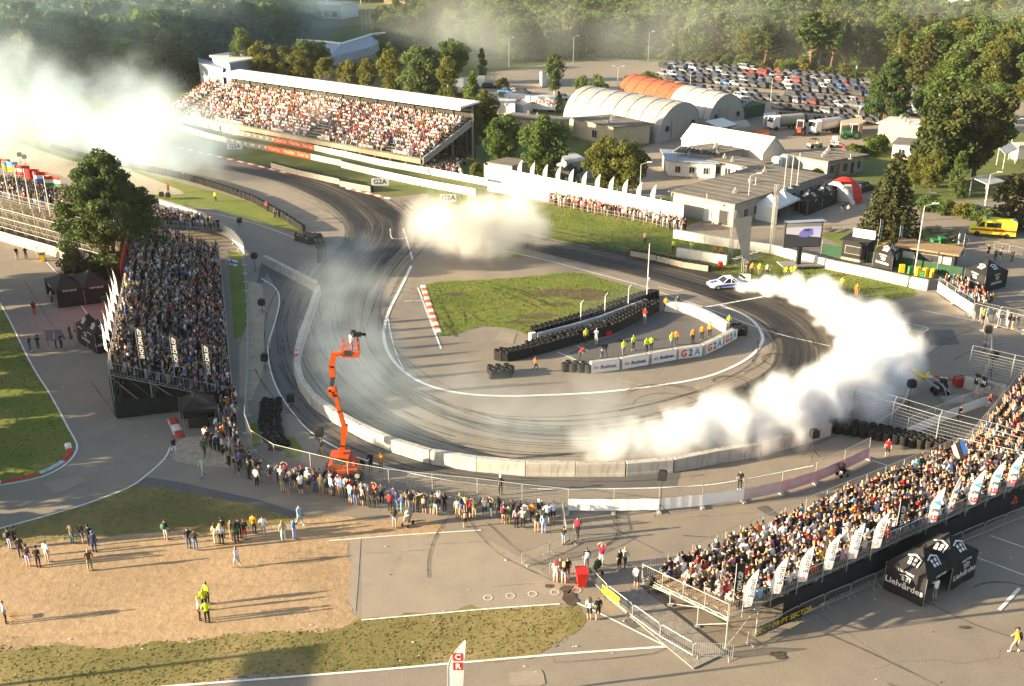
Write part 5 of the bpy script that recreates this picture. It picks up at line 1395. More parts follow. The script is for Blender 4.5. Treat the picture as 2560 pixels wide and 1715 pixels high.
PAL_DARK=[(C['black'],44),(C['dark'],20),(C['navy'],8),(C['grey'],10),(C['white'],9),(C['lgrey'],7),(C['olive'],5),(C['sky'],4),(C['red'],3),(C['blue'],3),(C['khaki'],4),(C['pink'],1),(C['yellow'],1)]
PAL_MIX=[(C['black'],34),(C['dark'],15),(C['white'],18),(C['lgrey'],8),(C['grey'],6),(C['red'],6),(C['navy'],5),(C['cream'],5),(C['olive'],4),(C['sky'],3),(C['orange'],3),(C['pink'],2),(C['teal'],1),(C['yellow'],1)]
PAL_WARM=[(C['black'],20),(C['dark'],10),(C['white'],24),(C['red'],6),(C['orange'],2),(C['cream'],10),(C['maroon'],5),(C['grey'],6),(C['pink'],6),(C['navy'],5),(C['tan'],6),(C['lgrey'],6)]

class Stand:
  def __init__(s,O,along,back,L,rows,rd,z0,rise):
    s.O,s.a,s.b=Vector((O[0],O[1],0)),Vector((*along,0)).normalized(),Vector((*back,0)).normalized()
    s.L,s.rows,s.rd,s.z0,s.rise=L,rows,rd,z0,rise
    s.D=rows*rd; s.face=math.atan2(s.b.x,-s.b.y)      # figures look to the front
  def pt(s,x,y,z=0.0):return s.a*x+s.b*y+Vector((0,0,z))
  def W(s,x,y,z=0.0):return s.O+s.pt(x,y,z)
  def zr(s,i):return s.z0+i*s.rise
  def build(s,label,rail=1.1,post_step=2.6,skirt=None,seat='wood_grey',under=True,mat='galv',deck='dark',end_rails=(True,True),front_rail=True,back_rail=True,skirt_h=None,bars=0.22,skirt_end=True,skirt_x0=0.0):
    root=s.root=thing('grandstand',s.O,0,label,'grandstand')
    bx=s.pt
    for i in range(s.rows):
      y0,y1,z=i*s.rd,(i+1)*s.rd,s.zr(i)
      m=MB()
      P=[bx(0,y0,z-.06),bx(s.L,y0,z-.06),bx(s.L,y1,z-.06),bx(0,y1,z-.06)]
      m.add(P+[p+Vector((0,0,.06)) for p in P],[(0,3,2,1),(4,5,6,7),(0,1,5,4),(1,2,6,5),(2,3,7,6),(3,0,4,7)])
      m.build('deck_board',M_[deck],root)
      m=MB()
      P=[bx(0,y1-.36,z+.40),bx(s.L,y1-.36,z+.40),bx(s.L,y1-.04,z+.40),bx(0,y1-.04,z+.40)]
      m.add(P+[p+Vector((0,0,.05)) for p in P],[(0,3,2,1),(4,5,6,7),(0,1,5,4),(1,2,6,5),(2,3,7,6),(3,0,4,7)])
      m.build('seat_plank',M_[seat],root)
    n=max(2,round(s.L/post_step))
    if under:
      for k in range(n+1):
        x=s.L*k/n; m=MB()
        ys=[0.05]+[s.D*q for q in (.35,.68)]+[s.D]
        for y in ys:
          zt=s.z0+s.rise*min(s.rows-1,y/s.rd)-.08
          m.tube(bx(x,y,0),bx(x,y,max(.1,zt)),.045,5); m.box(bx(x,y,.04),(.3,.3,.06))
        m.tube(bx(x,0,s.z0-.1),bx(x,s.D,s.zr(s.rows-1)-.1),.045,5)
        for ya,yb in zip(ys[:-1],ys[1:]):
          m.tube(bx(x,ya,.15),bx(x,yb,s.z0+s.rise*min(s.rows-1,yb/s.rd)-.3),.03,4)
        m.build('scaffold_frame',M_[mat],root)
      m=MB(); zb=s.zr(s.rows-1)
      for k in range(n):
        x0,x1=s.L*k/n,s.L*(k+1)/n
        for z in (zb*.33,zb*.66):m.tube(bx(x0,s.D,z),bx(x1,s.D,z),.03,4)
        if k % 2==0:m.tube(bx(x0,s.D,.1),bx(x1,s.D,zb),.03,4)
        else:m.tube(bx(x0,s.D,zb),bx(x1,s.D,.1),.03,4)
      m.build('back_bracing',M_[mat],root)
    def railing(p,q,nm='railing'):
      m=MB(); Lr=(q-p).length; up=Vector((0,0,rail)); k=max(1,round(Lr/2.2))
      m.tube(p+up,q+up,.025,5); m.tube(p+Vector((0,0,.15)),q+Vector((0,0,.15)),.02,5)
      for i in range(k+1):c=p.lerp(q,i/k); m.tube(c-Vector((0,0,.1)),c+up,.028,5)
      kb=max(2,int(Lr/bars))
      for i in range(1,kb):c=p.lerp(q,i/kb); m.tube(c+Vector((0,0,.15)),c+up,.011,3,caps=False)
      m.build(nm,M_[mat],root)
    zt=s.zr(s.rows-1)
    if back_rail:railing(bx(0,s.D+.05,zt),bx(s.L,s.D+.05,zt),'back_railing')
    if front_rail:railing(bx(0,-.1,s.z0),bx(s.L,-.1,s.z0),'front_railing')
    for ok,x in zip(end_rails,(-.05,s.L+.05)):
      if ok:railing(bx(x,0,s.z0),bx(x,s.D,zt),'end_railing')
    if skirt:
      m=MB(); h=skirt_h or zt-.1
      seg=[(skirt_x0+(s.L-skirt_x0)*k/12,s.D+.12+.05*math.sin(k*2.1)) for k in range(13)]
      for (x0,y0),(x1,y1) in zip(seg[:-1],seg[1:]):m.quad(bx(x0,y0,.05),bx(x1,y1,.05),bx(x1,y1,h),bx(x0,y0,h))
      m.build('back_skirt',M_[skirt],root)
      if skirt_end:
        m=MB(); m.quad(bx(-.12,0,.05),bx(-.12,s.D,.05),bx(-.12,s.D,min(h,1.7)),bx(-.12,0,min(h,s.z0+1.0))); m.build('end_skirt',M_[skirt],root)
    return root
  def seats(s,gap,fill,g,x0=0.0,x1=None,standing=False,holes=()):
    out=[]
    x1=s.L if x1 is None else x1
    for i in range(s.rows):
      x=x0+.3+g.uniform(0,gap)
      while x<x1-.3:
        if g.random()<fill and not any(h[0]<x<h[1] and h[2]<=i<=h[3] for h in holes):
          p=s.W(x+g.uniform(-.1,.1),(i+1)*s.rd-(.35 if not standing else .45)+g.uniform(*((-.34,.34) if standing else (-.09,.09))),s.zr(i)+(g.uniform(-.04,.1) if standing else 0))
          out.append((p.x,p.y,p.z,s.face,i,x))
        x+=gap*g.uniform(.85,1.2)
    return out

g=random.Random(5)
# front right stand: people near the camera are single persons, the rest one crowd
SR=Stand((8.6,56.6),(.84,.54),(.54,-.84),33.0,9,.86,.45,.21)
SR.build('steel grandstand on scaffold legs full of seated people behind feather flags',skirt='black_cloth',skirt_end=False,skirt_x0=4.6,seat='wood',deck='wood_grey')
pl=SR.seats(.52,.93,g,x0=.6)
pl.sort(key=lambda q:(q[0]**2+(q[1])**2))
near=pl[:max(0,300-PCOUNT[0])]
rest=pl[len(near):]
r=random.Random(33)
for (x,y,z,f,i,xx) in near:
  tp,bt,hr=pick_clothes(r); ps=r.choices(['sit','sit_lean','sit_phone','sit_up'],[50,26,18,4])[0]
  act={'sit':'upright','sit_lean':'leaning','sit_phone':'filming','sit_up':'arms raised'}[ps]
  ex={}
  if r.random()<.16:ex['cap']=r.choice(['black','white','red','navy'])
  elif r.random()<.25:ex['long']=1
  side='near the end railing' if xx<4 else ('by the first feather flags' if xx<8 else 'amid the feather flags')
  lab=f"seated spectator in {CNAME[tp]} top{(', ' + ex['cap'] + ' cap') if 'cap' in ex else ''}, {act}, {nth(SR.rows - 1 - i)} row from back"
  person((x,y,z),f+r.uniform(-.25,.25),ps,tp,bt,hr,shorts=r.random()<.4,sleeves=r.random()<.2,label=lab,h=r.uniform(.94,1.05),extra=ex or None,group='spectators seated in the front stand',rnd=r)
crowd_mesh('crowd','seated spectators filling the rest of the flagged front grandstand',[q[:4] for q in rest],['sit','sit','sit_lean','sit_phone'],PAL_MIX,3)
# wooden ramp deck at its near end
m=MB()
ramp=thing('ramp_deck',SR.W(-1.6,3.9),0,'slatted wooden deck on the ground at the near end of the front stand','deck')
for k in range(26):
  a=SR.pt(-1.25+k*.098-.0,-4.0); b=SR.pt(-1.25+k*.098,4.2); w=SR.a*.04
  m=MB(); m.add([a-w+Vector((0,0,.03)),a+w+Vector((0,0,.03)),b+w+Vector((0,0,.03)),b-w+Vector((0,0,.03)),a-w+Vector((0,0,.09)),a+w+Vector((0,0,.09)),b+w+Vector((0,0,.09)),b-w+Vector((0,0,.09))],[(0,3,2,1),(4,5,6,7),(0,1,5,4),(1,2,6,5),(2,3,7,6),(3,0,4,7)])
  m.build('plank',M_['wood_grey'],ramp)
# upper right stand
SU=Stand((35.6,72.6),(.62,.78),(.78,-.62),22.0,10,.86,.5,.24)
SU.build('grandstand at the right edge above the tall cable fence',seat='wood',deck='wood_grey')
crowd_mesh('crowd','sunlit spectators packed on the stand at the right edge',[q[:4] for q in SU.seats(.52,.9,g)],['sit','sit_lean','sit_phone','sit_up'],PAL_MIX,4)
# left stand in its own shade: a standing crowd
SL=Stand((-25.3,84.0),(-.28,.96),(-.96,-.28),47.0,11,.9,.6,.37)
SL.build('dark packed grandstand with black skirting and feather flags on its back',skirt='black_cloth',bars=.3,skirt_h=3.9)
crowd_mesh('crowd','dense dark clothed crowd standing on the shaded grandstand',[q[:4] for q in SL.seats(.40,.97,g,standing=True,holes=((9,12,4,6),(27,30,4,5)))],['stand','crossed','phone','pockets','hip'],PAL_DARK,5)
# barriers in its two aisle gaps
for x0,lab in ((9,'near aisle'),(27,'far aisle')):
  a,b=SL.W(x0,4*.9,SL.zr(4)),SL.W(x0+3,4*.9,SL.zr(4))
  o=crowd_barrier(a,b,f'steel barrier across the {lab} of the dark grandstand'); o.location.z=SL.zr(4)
  o=crowd_barrier(SL.W(x0,7*.9),SL.W(x0+3,7*.9),f'rear steel barrier of the {lab} of the dark grandstand'); o.location.z=SL.zr(6)
# scaffold stand at the far left
SF=Stand((-76+.57*17,143+.82*17),(.82,-.57),(-.57,-.82),32.0,17,1.0,.9,.27)
SF.O=Vector((-76,143,0))+Vector((.57,.82,0))*17-SF.a*14; SF.L=46
SF.build('tall open scaffold grandstand seen from behind with national flags on its rail',bars=.25,front_rail=True)
crowd_mesh('crowd','crowd standing on the scaffold grandstand under the national flags',[q[:4] for q in SF.seats(.6,.86,g,standing=True)],['stand','crossed','phone','pockets'],PAL_DARK,6)
m=MB()                                                        # more open bracing on its back
for k in range(0,18):
  x=SF.L*k/18
  for dx,z0,z1 in ((2.6,.2,4.6),(-2.6,.2,4.6),(2.6,2.4,5.0)):
    m.tube(SF.pt(x,SF.D+.3,z0),SF.pt(min(SF.L,max(0,x+dx)),SF.D+.3,z1),.04,4)
  m.tube(SF.pt(x,SF.D+.3,0),SF.pt(x,SF.D+.3,5.2),.05,5)
for z in (1.2,2.6,3.9):m.tube(SF.pt(0,SF.D+.3,z),SF.pt(SF.L,SF.D+.3,z),.04,4)
m.build('rear_lattice',M_['offwhite'],SF.root)
a=SF.W(6,SF.D+2.2); b=SF.W(SF.L-6,SF.D+2.2)
banner_on(a,b,.05,1.5,'plaster_grey','grey ground sheet wall at the foot of the scaffold stand',name='screen_wall',cat='screen')
# covered grandstand far across the track
SC_=Stand((-77.5,232.0),(.768,-.64),(.64,.768),80.0,14,.86,2.2,.37)
SC_.build('long roofed concrete grandstand full of sunlit spectators across the track',post_step=5.0,seat='plaster_grey',deck='plaster_grey',mat='wood_grey',back_rail=False,bars=.9)
rt=SC_.root; bx=SC_.pt
m=MB();
P=[(0,-.25),(80,-.25)]
m.quad(bx(7.5,-.3,1.3),bx(80,-.3,1.3),bx(80,-.3,2.1),bx(7.5,-.3,2.1)); m.quad(bx(7.5,-.3,2.1),bx(80,-.3,2.1),bx(80,.2,2.1),bx(7.5,.2,2.1)); m.build('front_beam',M_['plaster_cream'],rt)
for k in range(19):
  x=8+72*k/18; m=MB(); m.bar(bx(x,-.1,0),bx(x,-.1,1.3),.35); m.build('front_column',M_['plaster_cream'],rt)
m=MB()
q=[bx(8.5,9.3,9.9),bx(81,9.3,9.9),bx(81,14.6,10.3),bx(8.5,14.6,10.3)]
m.add(q+[p+Vector((0,0,.35)) for p in q],[(0,3,2,1),(4,5,6,7),(0,1,5,4),(1,2,6,5),(2,3,7,6),(3,0,4,7)]); roof=m.build('roof',M_['white'],rt)
m=MB(); m.quad(bx(8.5,9.25,9.6),bx(81,9.25,9.6),bx(81,9.25,10.28),bx(8.5,9.25,10.28)); m.quad(bx(8.5,9.28,10.28),bx(81,9.28,10.28),bx(81,9.28,9.6),bx(8.5,9.28,9.6)); m.build('fascia',M_['white'],roof)
m=MB(); m.quad(bx(7.5,13.2,0),bx(81,13.2,0),bx(81,13.2,10.2),bx(7.5,13.2,10.2)); m.build('rear_wall',M_['dark'],rt)
for k in range(15):
  x=8.6+72*k/14; m=MB(); m.bar(bx(x,13.0,0),bx(x,13.0,10.2),.4); m.bar(bx(x,13.0,9.2),bx(x,9.5,9.75),.25); m.build('roof_frame',M_['wood_grey'],rt)
for x in (80.1,6.0,7.4):                                      # solid rakers at the ends
  m=MB(); m.add([bx(x,0,1.2),bx(x,13,6.2),bx(x,13,7.4),bx(x,0,2.4),bx(x+.35,0,1.2),bx(x+.35,13,6.2),bx(x+.35,13,7.4),bx(x+.35,0,2.4)],[(0,1,2,3),(7,6,5,4),(3,2,6,7),(0,4,5,1),(1,5,6,2),(0,3,7,4)])
  m.build('end_raker',M_['plaster_grey'],rt)
hol=((5.7,8.2,0,13),(24,27,0,3),(48,52,0,4),(70,72,0,2))
crowd_mesh('crowd','bright mass of spectators under the white grandstand roof',[q[:4] for q in SC_.seats(.56,.95,g,holes=hol)],['mini'],PAL_WARM,7)
crowd_mesh('crowd','spectators standing behind the boards past the covered grandstand end',[(p.x,p.y,0,math.pi+.6) for p in [G(2,580+260*g.random(),1120+80*g.random()) for _ in range(90)]],['mini'],PAL_WARM,8)
# lettering along its front rail
for x,tx in ((12,'BIKERNIEKI'),(24,'WELCOME TO BIKERNIEKI'),(40,'BIKERNIEKI'),(54,'WELCOME'),(66,'BIKERNIEKI'),(75,'BIKERNIEKI')):
  obj('lettering',lettering(tx,.75,'white',bold=.01),rt,frame(bx(x,-.36,2.75),SC_.a,(0,0,1)))
# the crowd in front of the white hoarding
g2=random.Random(9); HP=resample(catmull(flat(GG(2,[(1440,1400),(1700,1455),(2000,1510),(2341,1590)])),5),step=.55); pts=[]
for p in HP:
  for k in range(3):
    if g2.random()<(.9,.75,.5)[k]:pts.append((p.x+.35*k+g2.uniform(-.2,.2),p.y+.75*k+g2.uniform(-.2,.2),0,math.pi+.45))
crowd_mesh('crowd','line of spectators standing in front of the white hoarding',pts,['stand','phone','crossed'],PAL_WARM,9)
m=MB(); P=[p+Vector((-.45,-.75,0)) for p in HP]
m.path([Vector((p.x,p.y,1.05)) for p in P[::8]],.03,4); m.path([Vector((p.x,p.y,.55)) for p in P[::8]],.03,4)
for p in P[::4]:m.tube((p.x,p.y,0),(p.x,p.y,1.08),.03,4)
m.build('rail_fence',M_['wood'],label='low brown rail fence in front of the hoarding crowd',cat='fence')
print('PERSONS',PCOUNT[0],'STACKS',STACK_N[0])
# ------------------------------------------------------------------ gazebos, flags, lift, speakers, screen, bins
def atY(x,y,Y):
  "point seen at photo pixel (x, y) on the upright plane at depth Y"
  a,b=(x-1280.0)/FPX,-(y-857.5)/FPX
  d=Vector((a,CP+b*SP,-SP+b*CP))
  return Vector((0,0,CAM_H))+d*(Y/d.y)

def badge(s):
  "five-sided shield outline with a cross of four marks"
  m=MB(); P=[(0,.5),(.5,.28),(.42,-.35),(0,-.5),(-.42,-.35),(-.5,.28)]
  for i in (5,0,1):
    (x0,y0),(x1,y1)=P[i],P[(i+1) % 6]
    m.quad((x0*s,y0*s,0),(x0*.82*s,y0*.78*s,0),(x1*.82*s,y1*.78*s,0),(x1*s,y1*s,0))
  for x,y in ((-.17,.1),(.17,.1),(-.15,-.18),(.15,-.18)):m.quad(((x-.1)*s,(y-.1)*s,0),((x+.1)*s,(y-.1)*s,0),((x+.1)*s,(y+.1)*s,0),((x-.1)*s,(y+.1)*s,0))
  return m.mesh('badge',M_['white'])
BADGE=badge(1.0)

def gazebo(n,p0,pl,pr,label,mods=1,eave=2.1,peak=3.35,mat='black_cloth',walls='LR',val_text=None,wall_text=None,badges=False,text_mat='white',group=None,lmods=1,open_right_from=None):
  "gazebo over the parallelogram near corner p0, left corner pl, right corner pr"
  A,Bl,Br=G(n,*p0),G(n,*pl),G(n,*pr)
  ex,ey=Br-A,Bl-A
  root=thing('gazebo',A,0,label,'gazebo',group)
  dx,dy=ex/mods,ey/lmods
  Z=lambda v,z:Vector((v.x,v.y,z))
  for i in range(mods):
    for j in range(lmods):
      o=dx*i+dy*j
      c=[o,o+dx,o+dx+dy,o+dy]; mid=o+(dx+dy)/2
      m=MB(); sub=3
      for k in range(4):
        a,b=Z(c[k],eave),Z(c[(k+1) % 4],eave); ap=Z(mid,peak)
        prev=(a,b)
        for q in range(1,sub+1):
          t=q/sub; sag=Vector((0,0,-.22*t*(1-t)*2))
          cur=(a.lerp(ap,t)+sag,b.lerp(ap,t)+sag) if q<sub else (ap,ap)
          if q<sub:m.quad(prev[0],prev[1],cur[1],cur[0])
          else:m.add([prev[0],prev[1],ap],[(0,1,2)])
          prev=cur
      rf=m.build('roof',M_[mat],root)
      m=MB()
      for k in range(4):
        a,b=c[k],c[(k+1) % 4]; out=((a+b)/2-mid).normalized()*.03
        m.quad(Z(a+out,eave-.28),Z(b+out,eave-.28),Z(b+out,eave+.01),Z(a+out,eave+.01))
      m.build('valance',M_[mat],rf)
      if badges:
        for k in ((0,3) if j==0 else (3,)):
          a,b=Z(c[k],eave),Z(c[(k+1) % 4],eave); ap=Z(mid,peak); q=(a+b+ap)/3+(ap-(a+b)/2)*.05
          F=frame(q,b-a,ap-(a+b)/2); q2=Vector((F[0][2],F[1][2],F[2][2]))
          s=1.1*min(1,(b-a).length/3)
          obj('badge',BADGE,rf,Matrix.Translation(q2*.05) @ F @ Matrix.Diagonal((s,s,1,1)))
  posts=[dx*i+dy*j for i in range(mods+1) for j in range(lmods+1)]
  for p in posts:
    m=MB(); m.tube(Z(p,0),Z(p,eave),.03,5); m.build('leg',M_['steel'],root)
  def wall(a,b,nm='side_wall'):
    m=MB(); k=6; d=(b-a); nn=Vector((d.y,-d.x,0)).normalized()
    for q in range(k):
      s0,s1=q/k,(q+1)/k; w=lambda s:nn*(.03+.04*math.sin(s*9))
      m.quad(Z(a+d*s0+w(s0),.04),Z(a+d*s1+w(s1),.04),Z(a+d*s1+w(s1)*.4,eave-.05),Z(a+d*s0+w(s0)*.4,eave-.05))
    return m.build(nm,M_[mat],root)
  if 'L' in walls:wall(ey,Vector((0,0,0)))
  if 'R' in walls:
    if open_right_from is None:wall(Vector((0,0,0)),ex)
    else:wall(ex*open_right_from,ex)
  if 'B' in walls:wall(ex,ex+ey); wall(ex+ey,ey)
  m=MB(); m.box(((ex+ey)/2*.9+Vector((0,0,.5))),(1.6,.6,1.0),math.atan2(ex.y,ex.x)); m.build('counter',M_['dark'],root)
  def put(me_s,size,o,d,z,bold=.01):
    nn=Vector((d.y,-d.x,0)).normalized()
    obj('lettering',lettering(me_s,size,text_mat,bold=bold),root,frame(o+nn*.09+Vector((0,0,z)),d,(0,0,1)))
  if val_text:
    for i in range(mods):put(val_text,.26,dx*(i+.5),ex,eave-.13)
    for j in range(lmods):put(val_text,.26,ey-dy*(j+.5),-ey,eave-.13)
  if wall_text:
    if 'R' in walls:put(wall_text[0],wall_text[1],ex*(.75 if open_right_from else .5),ex,.95)
    if 'L' in walls:put(wall_text[0],wall_text[1],ey*.5,-ey,.95)
    if badges:
      for o,d in (((ex*(.75 if open_right_from else .5)),ex),(ey*.5,-ey)):
        nn=Vector((d.y,-d.x,0)).normalized(); obj('badge',BADGE,root,frame(o+nn*.1+Vector((0,0,1.5)),d,(0,0,1)) @ Matrix.Diagonal((.8,.6,1,1)))
  return root
BR='Lielvārdes'
gazebo(9,(1645,1030),(1372,900),(1992,818),'large double black gazebo with white shield logos behind the front stand',mods=2,walls='LRB',val_text=BR,wall_text=(BR,.62),badges=True,open_right_from=.5)
gazebo(4,(402,545),(322,455),(770,500),'wide black shop gazebo with white lettering below the scaffold stand',mods=2,walls='RB',val_text='SHOP.DM.GP',badges=False)
gazebo(4,(520,380),(440,320),(745,352),'black gazebo with white emblems half hidden behind the shop gazebo',mods=2,walls='RB',badges=True)
gazebo(4,(668,858),(540,775),(800,835),'black beer gazebo with white shield logos beside the dark grandstand',mods=1,walls='LRB',val_text=BR,wall_text=(BR,.5),badges=True,lmods=2)
gazebo(4,(1268,1405),(1240,1310),(1512,1388),'plain black gazebo at the near end of the dark grandstand',mods=1,walls='B',eave=2.2)
gazebo(6,(2060,440),(1922,380),(2212,398),'black gazebo with white shield logos beside the far fence crowd',mods=1,walls='LRB',val_text=BR,wall_text=(BR,.5),badges=True)
gazebo(6,(1430,300),(1300,262),(1475,262),'small black gazebo with a shield logo behind the green net fence',mods=1,walls='L',val_text=BR,badges=True,wall_text=(BR,.45))
gazebo(3,(850,1480),(765,1440),(1055,1395),'pair of black tents in front of the flat roofed building',mods=2,walls='LRB',val_text='SHOP',badges=True)
gazebo(3,(640,1535),(470,1500),(795,1465),'white open tent beside the flat roofed building',mods=2,walls='L',mat='white',eave=2.4,peak=3.8)
gazebo(2,(1560,1270),(1500,1250),(1640,1258),'small dark awning by the low sheds',mods=1,walls='',mat='dark')

# --- feather flags
def feather_meshes(kind):
  W={'B':.50,'G':.52,'K':.55,'W':.8,'C':.85}[kind]; H={'B':2.75,'G':2.85,'K':2.5,'W':3.3,'C':3.4}[kind]
  m=MB(); n=12; Lr,Rr=[],[]
  for i in range(n+1):
    t=i/n; z=H*t
    left,rt=(W+.16)*max(0,(t-.42)/.58)**2.0+.05*t,W*.96+.22*t
    if kind=='K':left,rt=0,W
    Lr.append((min(left,rt-.01),.02*math.sin(t*7),z)); Rr.append((rt,.05*math.sin(t*5+1),z+(.0 if t>0 else .12)))
  for i in range(n):m.quad(Lr[i],Rr[i],Rr[i+1],Lr[i+1])
  sail=m.mesh('sail',M_['black_cloth' if kind=='K' else 'flag_white'])
  p=MB(); P=[(0,0,-.9)]+[Lr[i] for i in range(0,n+1,2)]
  p.path([Vector(q)-Vector((.02,0,0)) for q in P],.022,5)
  return sail,p.mesh('pole',M_['pole_grey'])
FM={}
def feather(p,ax,kind,label,group,s=1.0,text=None,tilt=0.0,tmats=None):
  if kind not in FM:FM[kind]=feather_meshes(kind)
  root=thing('feather_flag',p,math.atan2(ax.y,ax.x)+tilt,label,'flag',group)
  root.scale=(s,s,s)
  obj('sail',FM[kind][0],root); obj('pole',FM[kind][1],root)
  if kind=='B':
    for y,sg in ((-.07,1),):
      obj('lettering',lettering('Budmat.',.42,'logo_grey',bold=.008),root,frame((.40,y,1.5),(.04,0,1),(-1,0,.04)))
      a_logo(frame((.27,y,.50),(.04,0,1),(-1,0,.04)),root,.2)
  elif kind=='G':
    for ch,mt,z in (('G','logo_red',.5),('2','logo_grey',1.08),('A','logo_blue',1.68)):
      obj('lettering',lettering(ch,.62,mt,bold=.02),root,frame((.29+z*.08,-.07,z),(.06,0,1),(-1,0,.06)))
  elif kind=='K':
    obj('lettering',lettering(text,.42,'white',bold=.012),root,frame((.28,-.07,1.2),(0,0,1),(-1,0,0)))
  elif kind=='C':
    for k,ch in enumerate('CR'):
      m=MB(); z=2.35-k*.62; m.quad((.32,-.06,z-.26),(.86,-.06,z-.26),(.86,-.06,z+.26),(.32,-.06,z+.26)); m.build('print_block',M_['red'],root)
      obj('lettering',lettering(ch,.48,'white',bold=.02),root,frame((.59,-.075,z),(1,0,0),(0,0,1)))
  return root
def on_back_rail(u,v):
  p=G(9,u,v,2.9)-SR.O; x=p.dot(SR.a)
  return SR.W(x,SR.D+.22,2.75)
for i,(u,v) in enumerate(((375,985),(570,895),(750,815),(930,738),(1097,662),(1262,590))):
  feather(on_back_rail(u,v),SR.a,'B',f'{nth(i)} white feather flag with red logo, from the near stand corner','white flags with red logo on the front stand',tilt=-.8)
for i,(u,v) in enumerate(((1632,412),(1782,355),(1922,298),(2065,238),(2192,180),(2312,122))):
  feather(on_back_rail(u,v),SR.a,'G',f'{nth(i)} white feather flag with three big characters, counted from the left','white flags with three characters on the front stand',tilt=-.8 if i !=1 else-.1)
feather(on_back_rail(282,905)-SR.b*.9,SR.a,'K','black upright banner with white letters at the near end of the front stand','black banners on the front stand',text='VDM.GP',tilt=-.35)
feather(on_back_rail(1468,495)-SR.b*.5,SR.a,'K','black upright banner with white letters halfway along the front stand','black banners on the front stand',text='VDM.GP',tilt=-.35)
for i,(x,y) in enumerate(((-.1,7.3),(-.1,4.6),(-.1,2.0))):
  feather(SL.W(x,y,SL.z0+y*.41+1.9),Vector((1,0,0)),'K',f'{nth(i)} black banner on the near end of the dark grandstand, from the high side','black banners of the dark grandstand',text='SHOP.DM.GP',s=1.15)
for i in range(7):
  feather(SL.W(3.5+i*2.6,SL.D+.3,5.0),Vector((-.2,1,0)),'W',f'{nth(i)} white feather flag on the high back rail of the dark grandstand','white flags behind the dark grandstand',tilt=.5,s=.85)
# long red and white banner along the back of the dark grandstand
b1,b2=SL.W(24.5,SL.D+.25),SL.W(36,SL.D+.25)
o=banner_on(b1,b2,3.6,6.4,'red','long red banner with white lettering along the back of the dark grandstand',text='BIKERNIEKI',tmat='white',tsize=1.5,off=.06)
banner_on(SL.W(36.2,SL.D+.25),SL.W(45,SL.D+.25),3.6,6.2,'white','long white banner beyond the red one on the dark grandstand',off=.06)
HW=resample(catmull(flat(GG(2,[(1195,1290),(1500,1350),(1900,1435),(2100,1480)])),5),count=10)
for i,p in enumerate(HW):
  feather(Vector((p.x+.3,p.y+.5,1.9)),Vector((.9,-.3,0)),'W',f'{nth(i)} white feather flag above the far hoarding','white flags above the far hoarding',s=.85)
pc=G(8,735,1690); feather(Vector((pc.x,pc.y,.9)),Vector((1,0,0)),'C','white feather flag with red letter blocks at the bottom edge','bottom flag')
# --- national flags on tall poles on the scaffold stand
NF=[('orange',None,None,'orange and yellow'),('sky_blue','yellow',None,'blue over yellow'),('red','white','red','red white red'),('red','red','red','plain red'),('red','white','blue','red white blue'),('red','white','green','red white green')]
for i,(c1,c2,c3,nm) in enumerate(NF):
  bu,bv=[(8,1310),(55,1335),(135,1370),(205,1400),(270,1425),(340,1450)][i]
  tu,tv=[(-12,1085),(20,1105),(95,1130),(165,1155),(230,1175),(303,1205)][i]
  base=G(1,bu,bv,6.2); top=atY(tu*.3648,tv*.3648,base.y)
  root=thing('flag_pole',base,0,f'flag pole with a {nm} flag on the scaffold stand','flag','national flags on the scaffold stand')
  hh=max(4.0,top.z-base.z)
  m=MB(); m.tube((0,0,-.6),(0,0,hh),.05,6); m.build('pole',M_['white'],root)
  bands=[c for c in (c1,c2,c3) if c] if c3 or c2 else [c1,'yellow']
  k=len(bands); Hf,Lf=1.35,2.0
  for q,bc in enumerate(bands):
    m=MB(); z1=hh-Hf*q/k; z0=hh-Hf*(q+1)/k
    for s in range(6):
      f=lambda t:(.05+Lf*t,.12*math.sin(t*6+i),0); a,b=f(s/6),f((s+1)/6); dz=-.12*(s/6); dz2=-.12*((s+1)/6)
      m.quad((a[0],a[1],z0+dz),(b[0],b[1],z0+dz2),(b[0],b[1],z1+dz2),(a[0],a[1],z1+dz))
    m.build('flag_band',M_[bc],root)
# hand flags
p=G(4,1600,320,1.5); root=thing('hand_flag',G(4,1590,330),0,'white flag with blue cross leaning at the front of the dark grandstand','flag')
m=MB(); m.tube((0,0,0),(-.2,0,2.4),.02,5); m.build('stick',M_['wood'],root)
m=MB(); m.quad((-.2,-.02,2.4),(.9,.1,2.1),(.75,.1,1.3),(-.12,-.02,1.6)); m.build('cloth',M_['white'],root)
m=MB(); m.quad((.08,-.04,2.32),(.25,-.02,2.28),(.25,-.02,1.5),(.12,-.04,1.54)); m.quad((-.17,-.045,2.08),(.85,.08,1.83),(.83,.08,1.62),(-.15,-.045,1.85)); m.build('cross',M_['blue'],root)
pf=SR.W(29.5,2.2,SR.zr(2)); root=thing('hand_flag',pf,0,'large blue black and white flag held up in the front stand','flag')
m=MB(); m.tube((0,0,0),(.3,0,2.6),.02,5); m.build('stick',M_['wood'],root)
for q,bc in enumerate(('blue','dark','white')):
  m=MB(); a=Vector((.3-.28*q,0,2.6-.22*q)); m.quad(a,a+Vector((-.28,0,-.22)),a+Vector((.25,-.1,-1.5)),a+Vector((.55,-.1,-1.25))); m.build('flag_band',M_[bc],root)

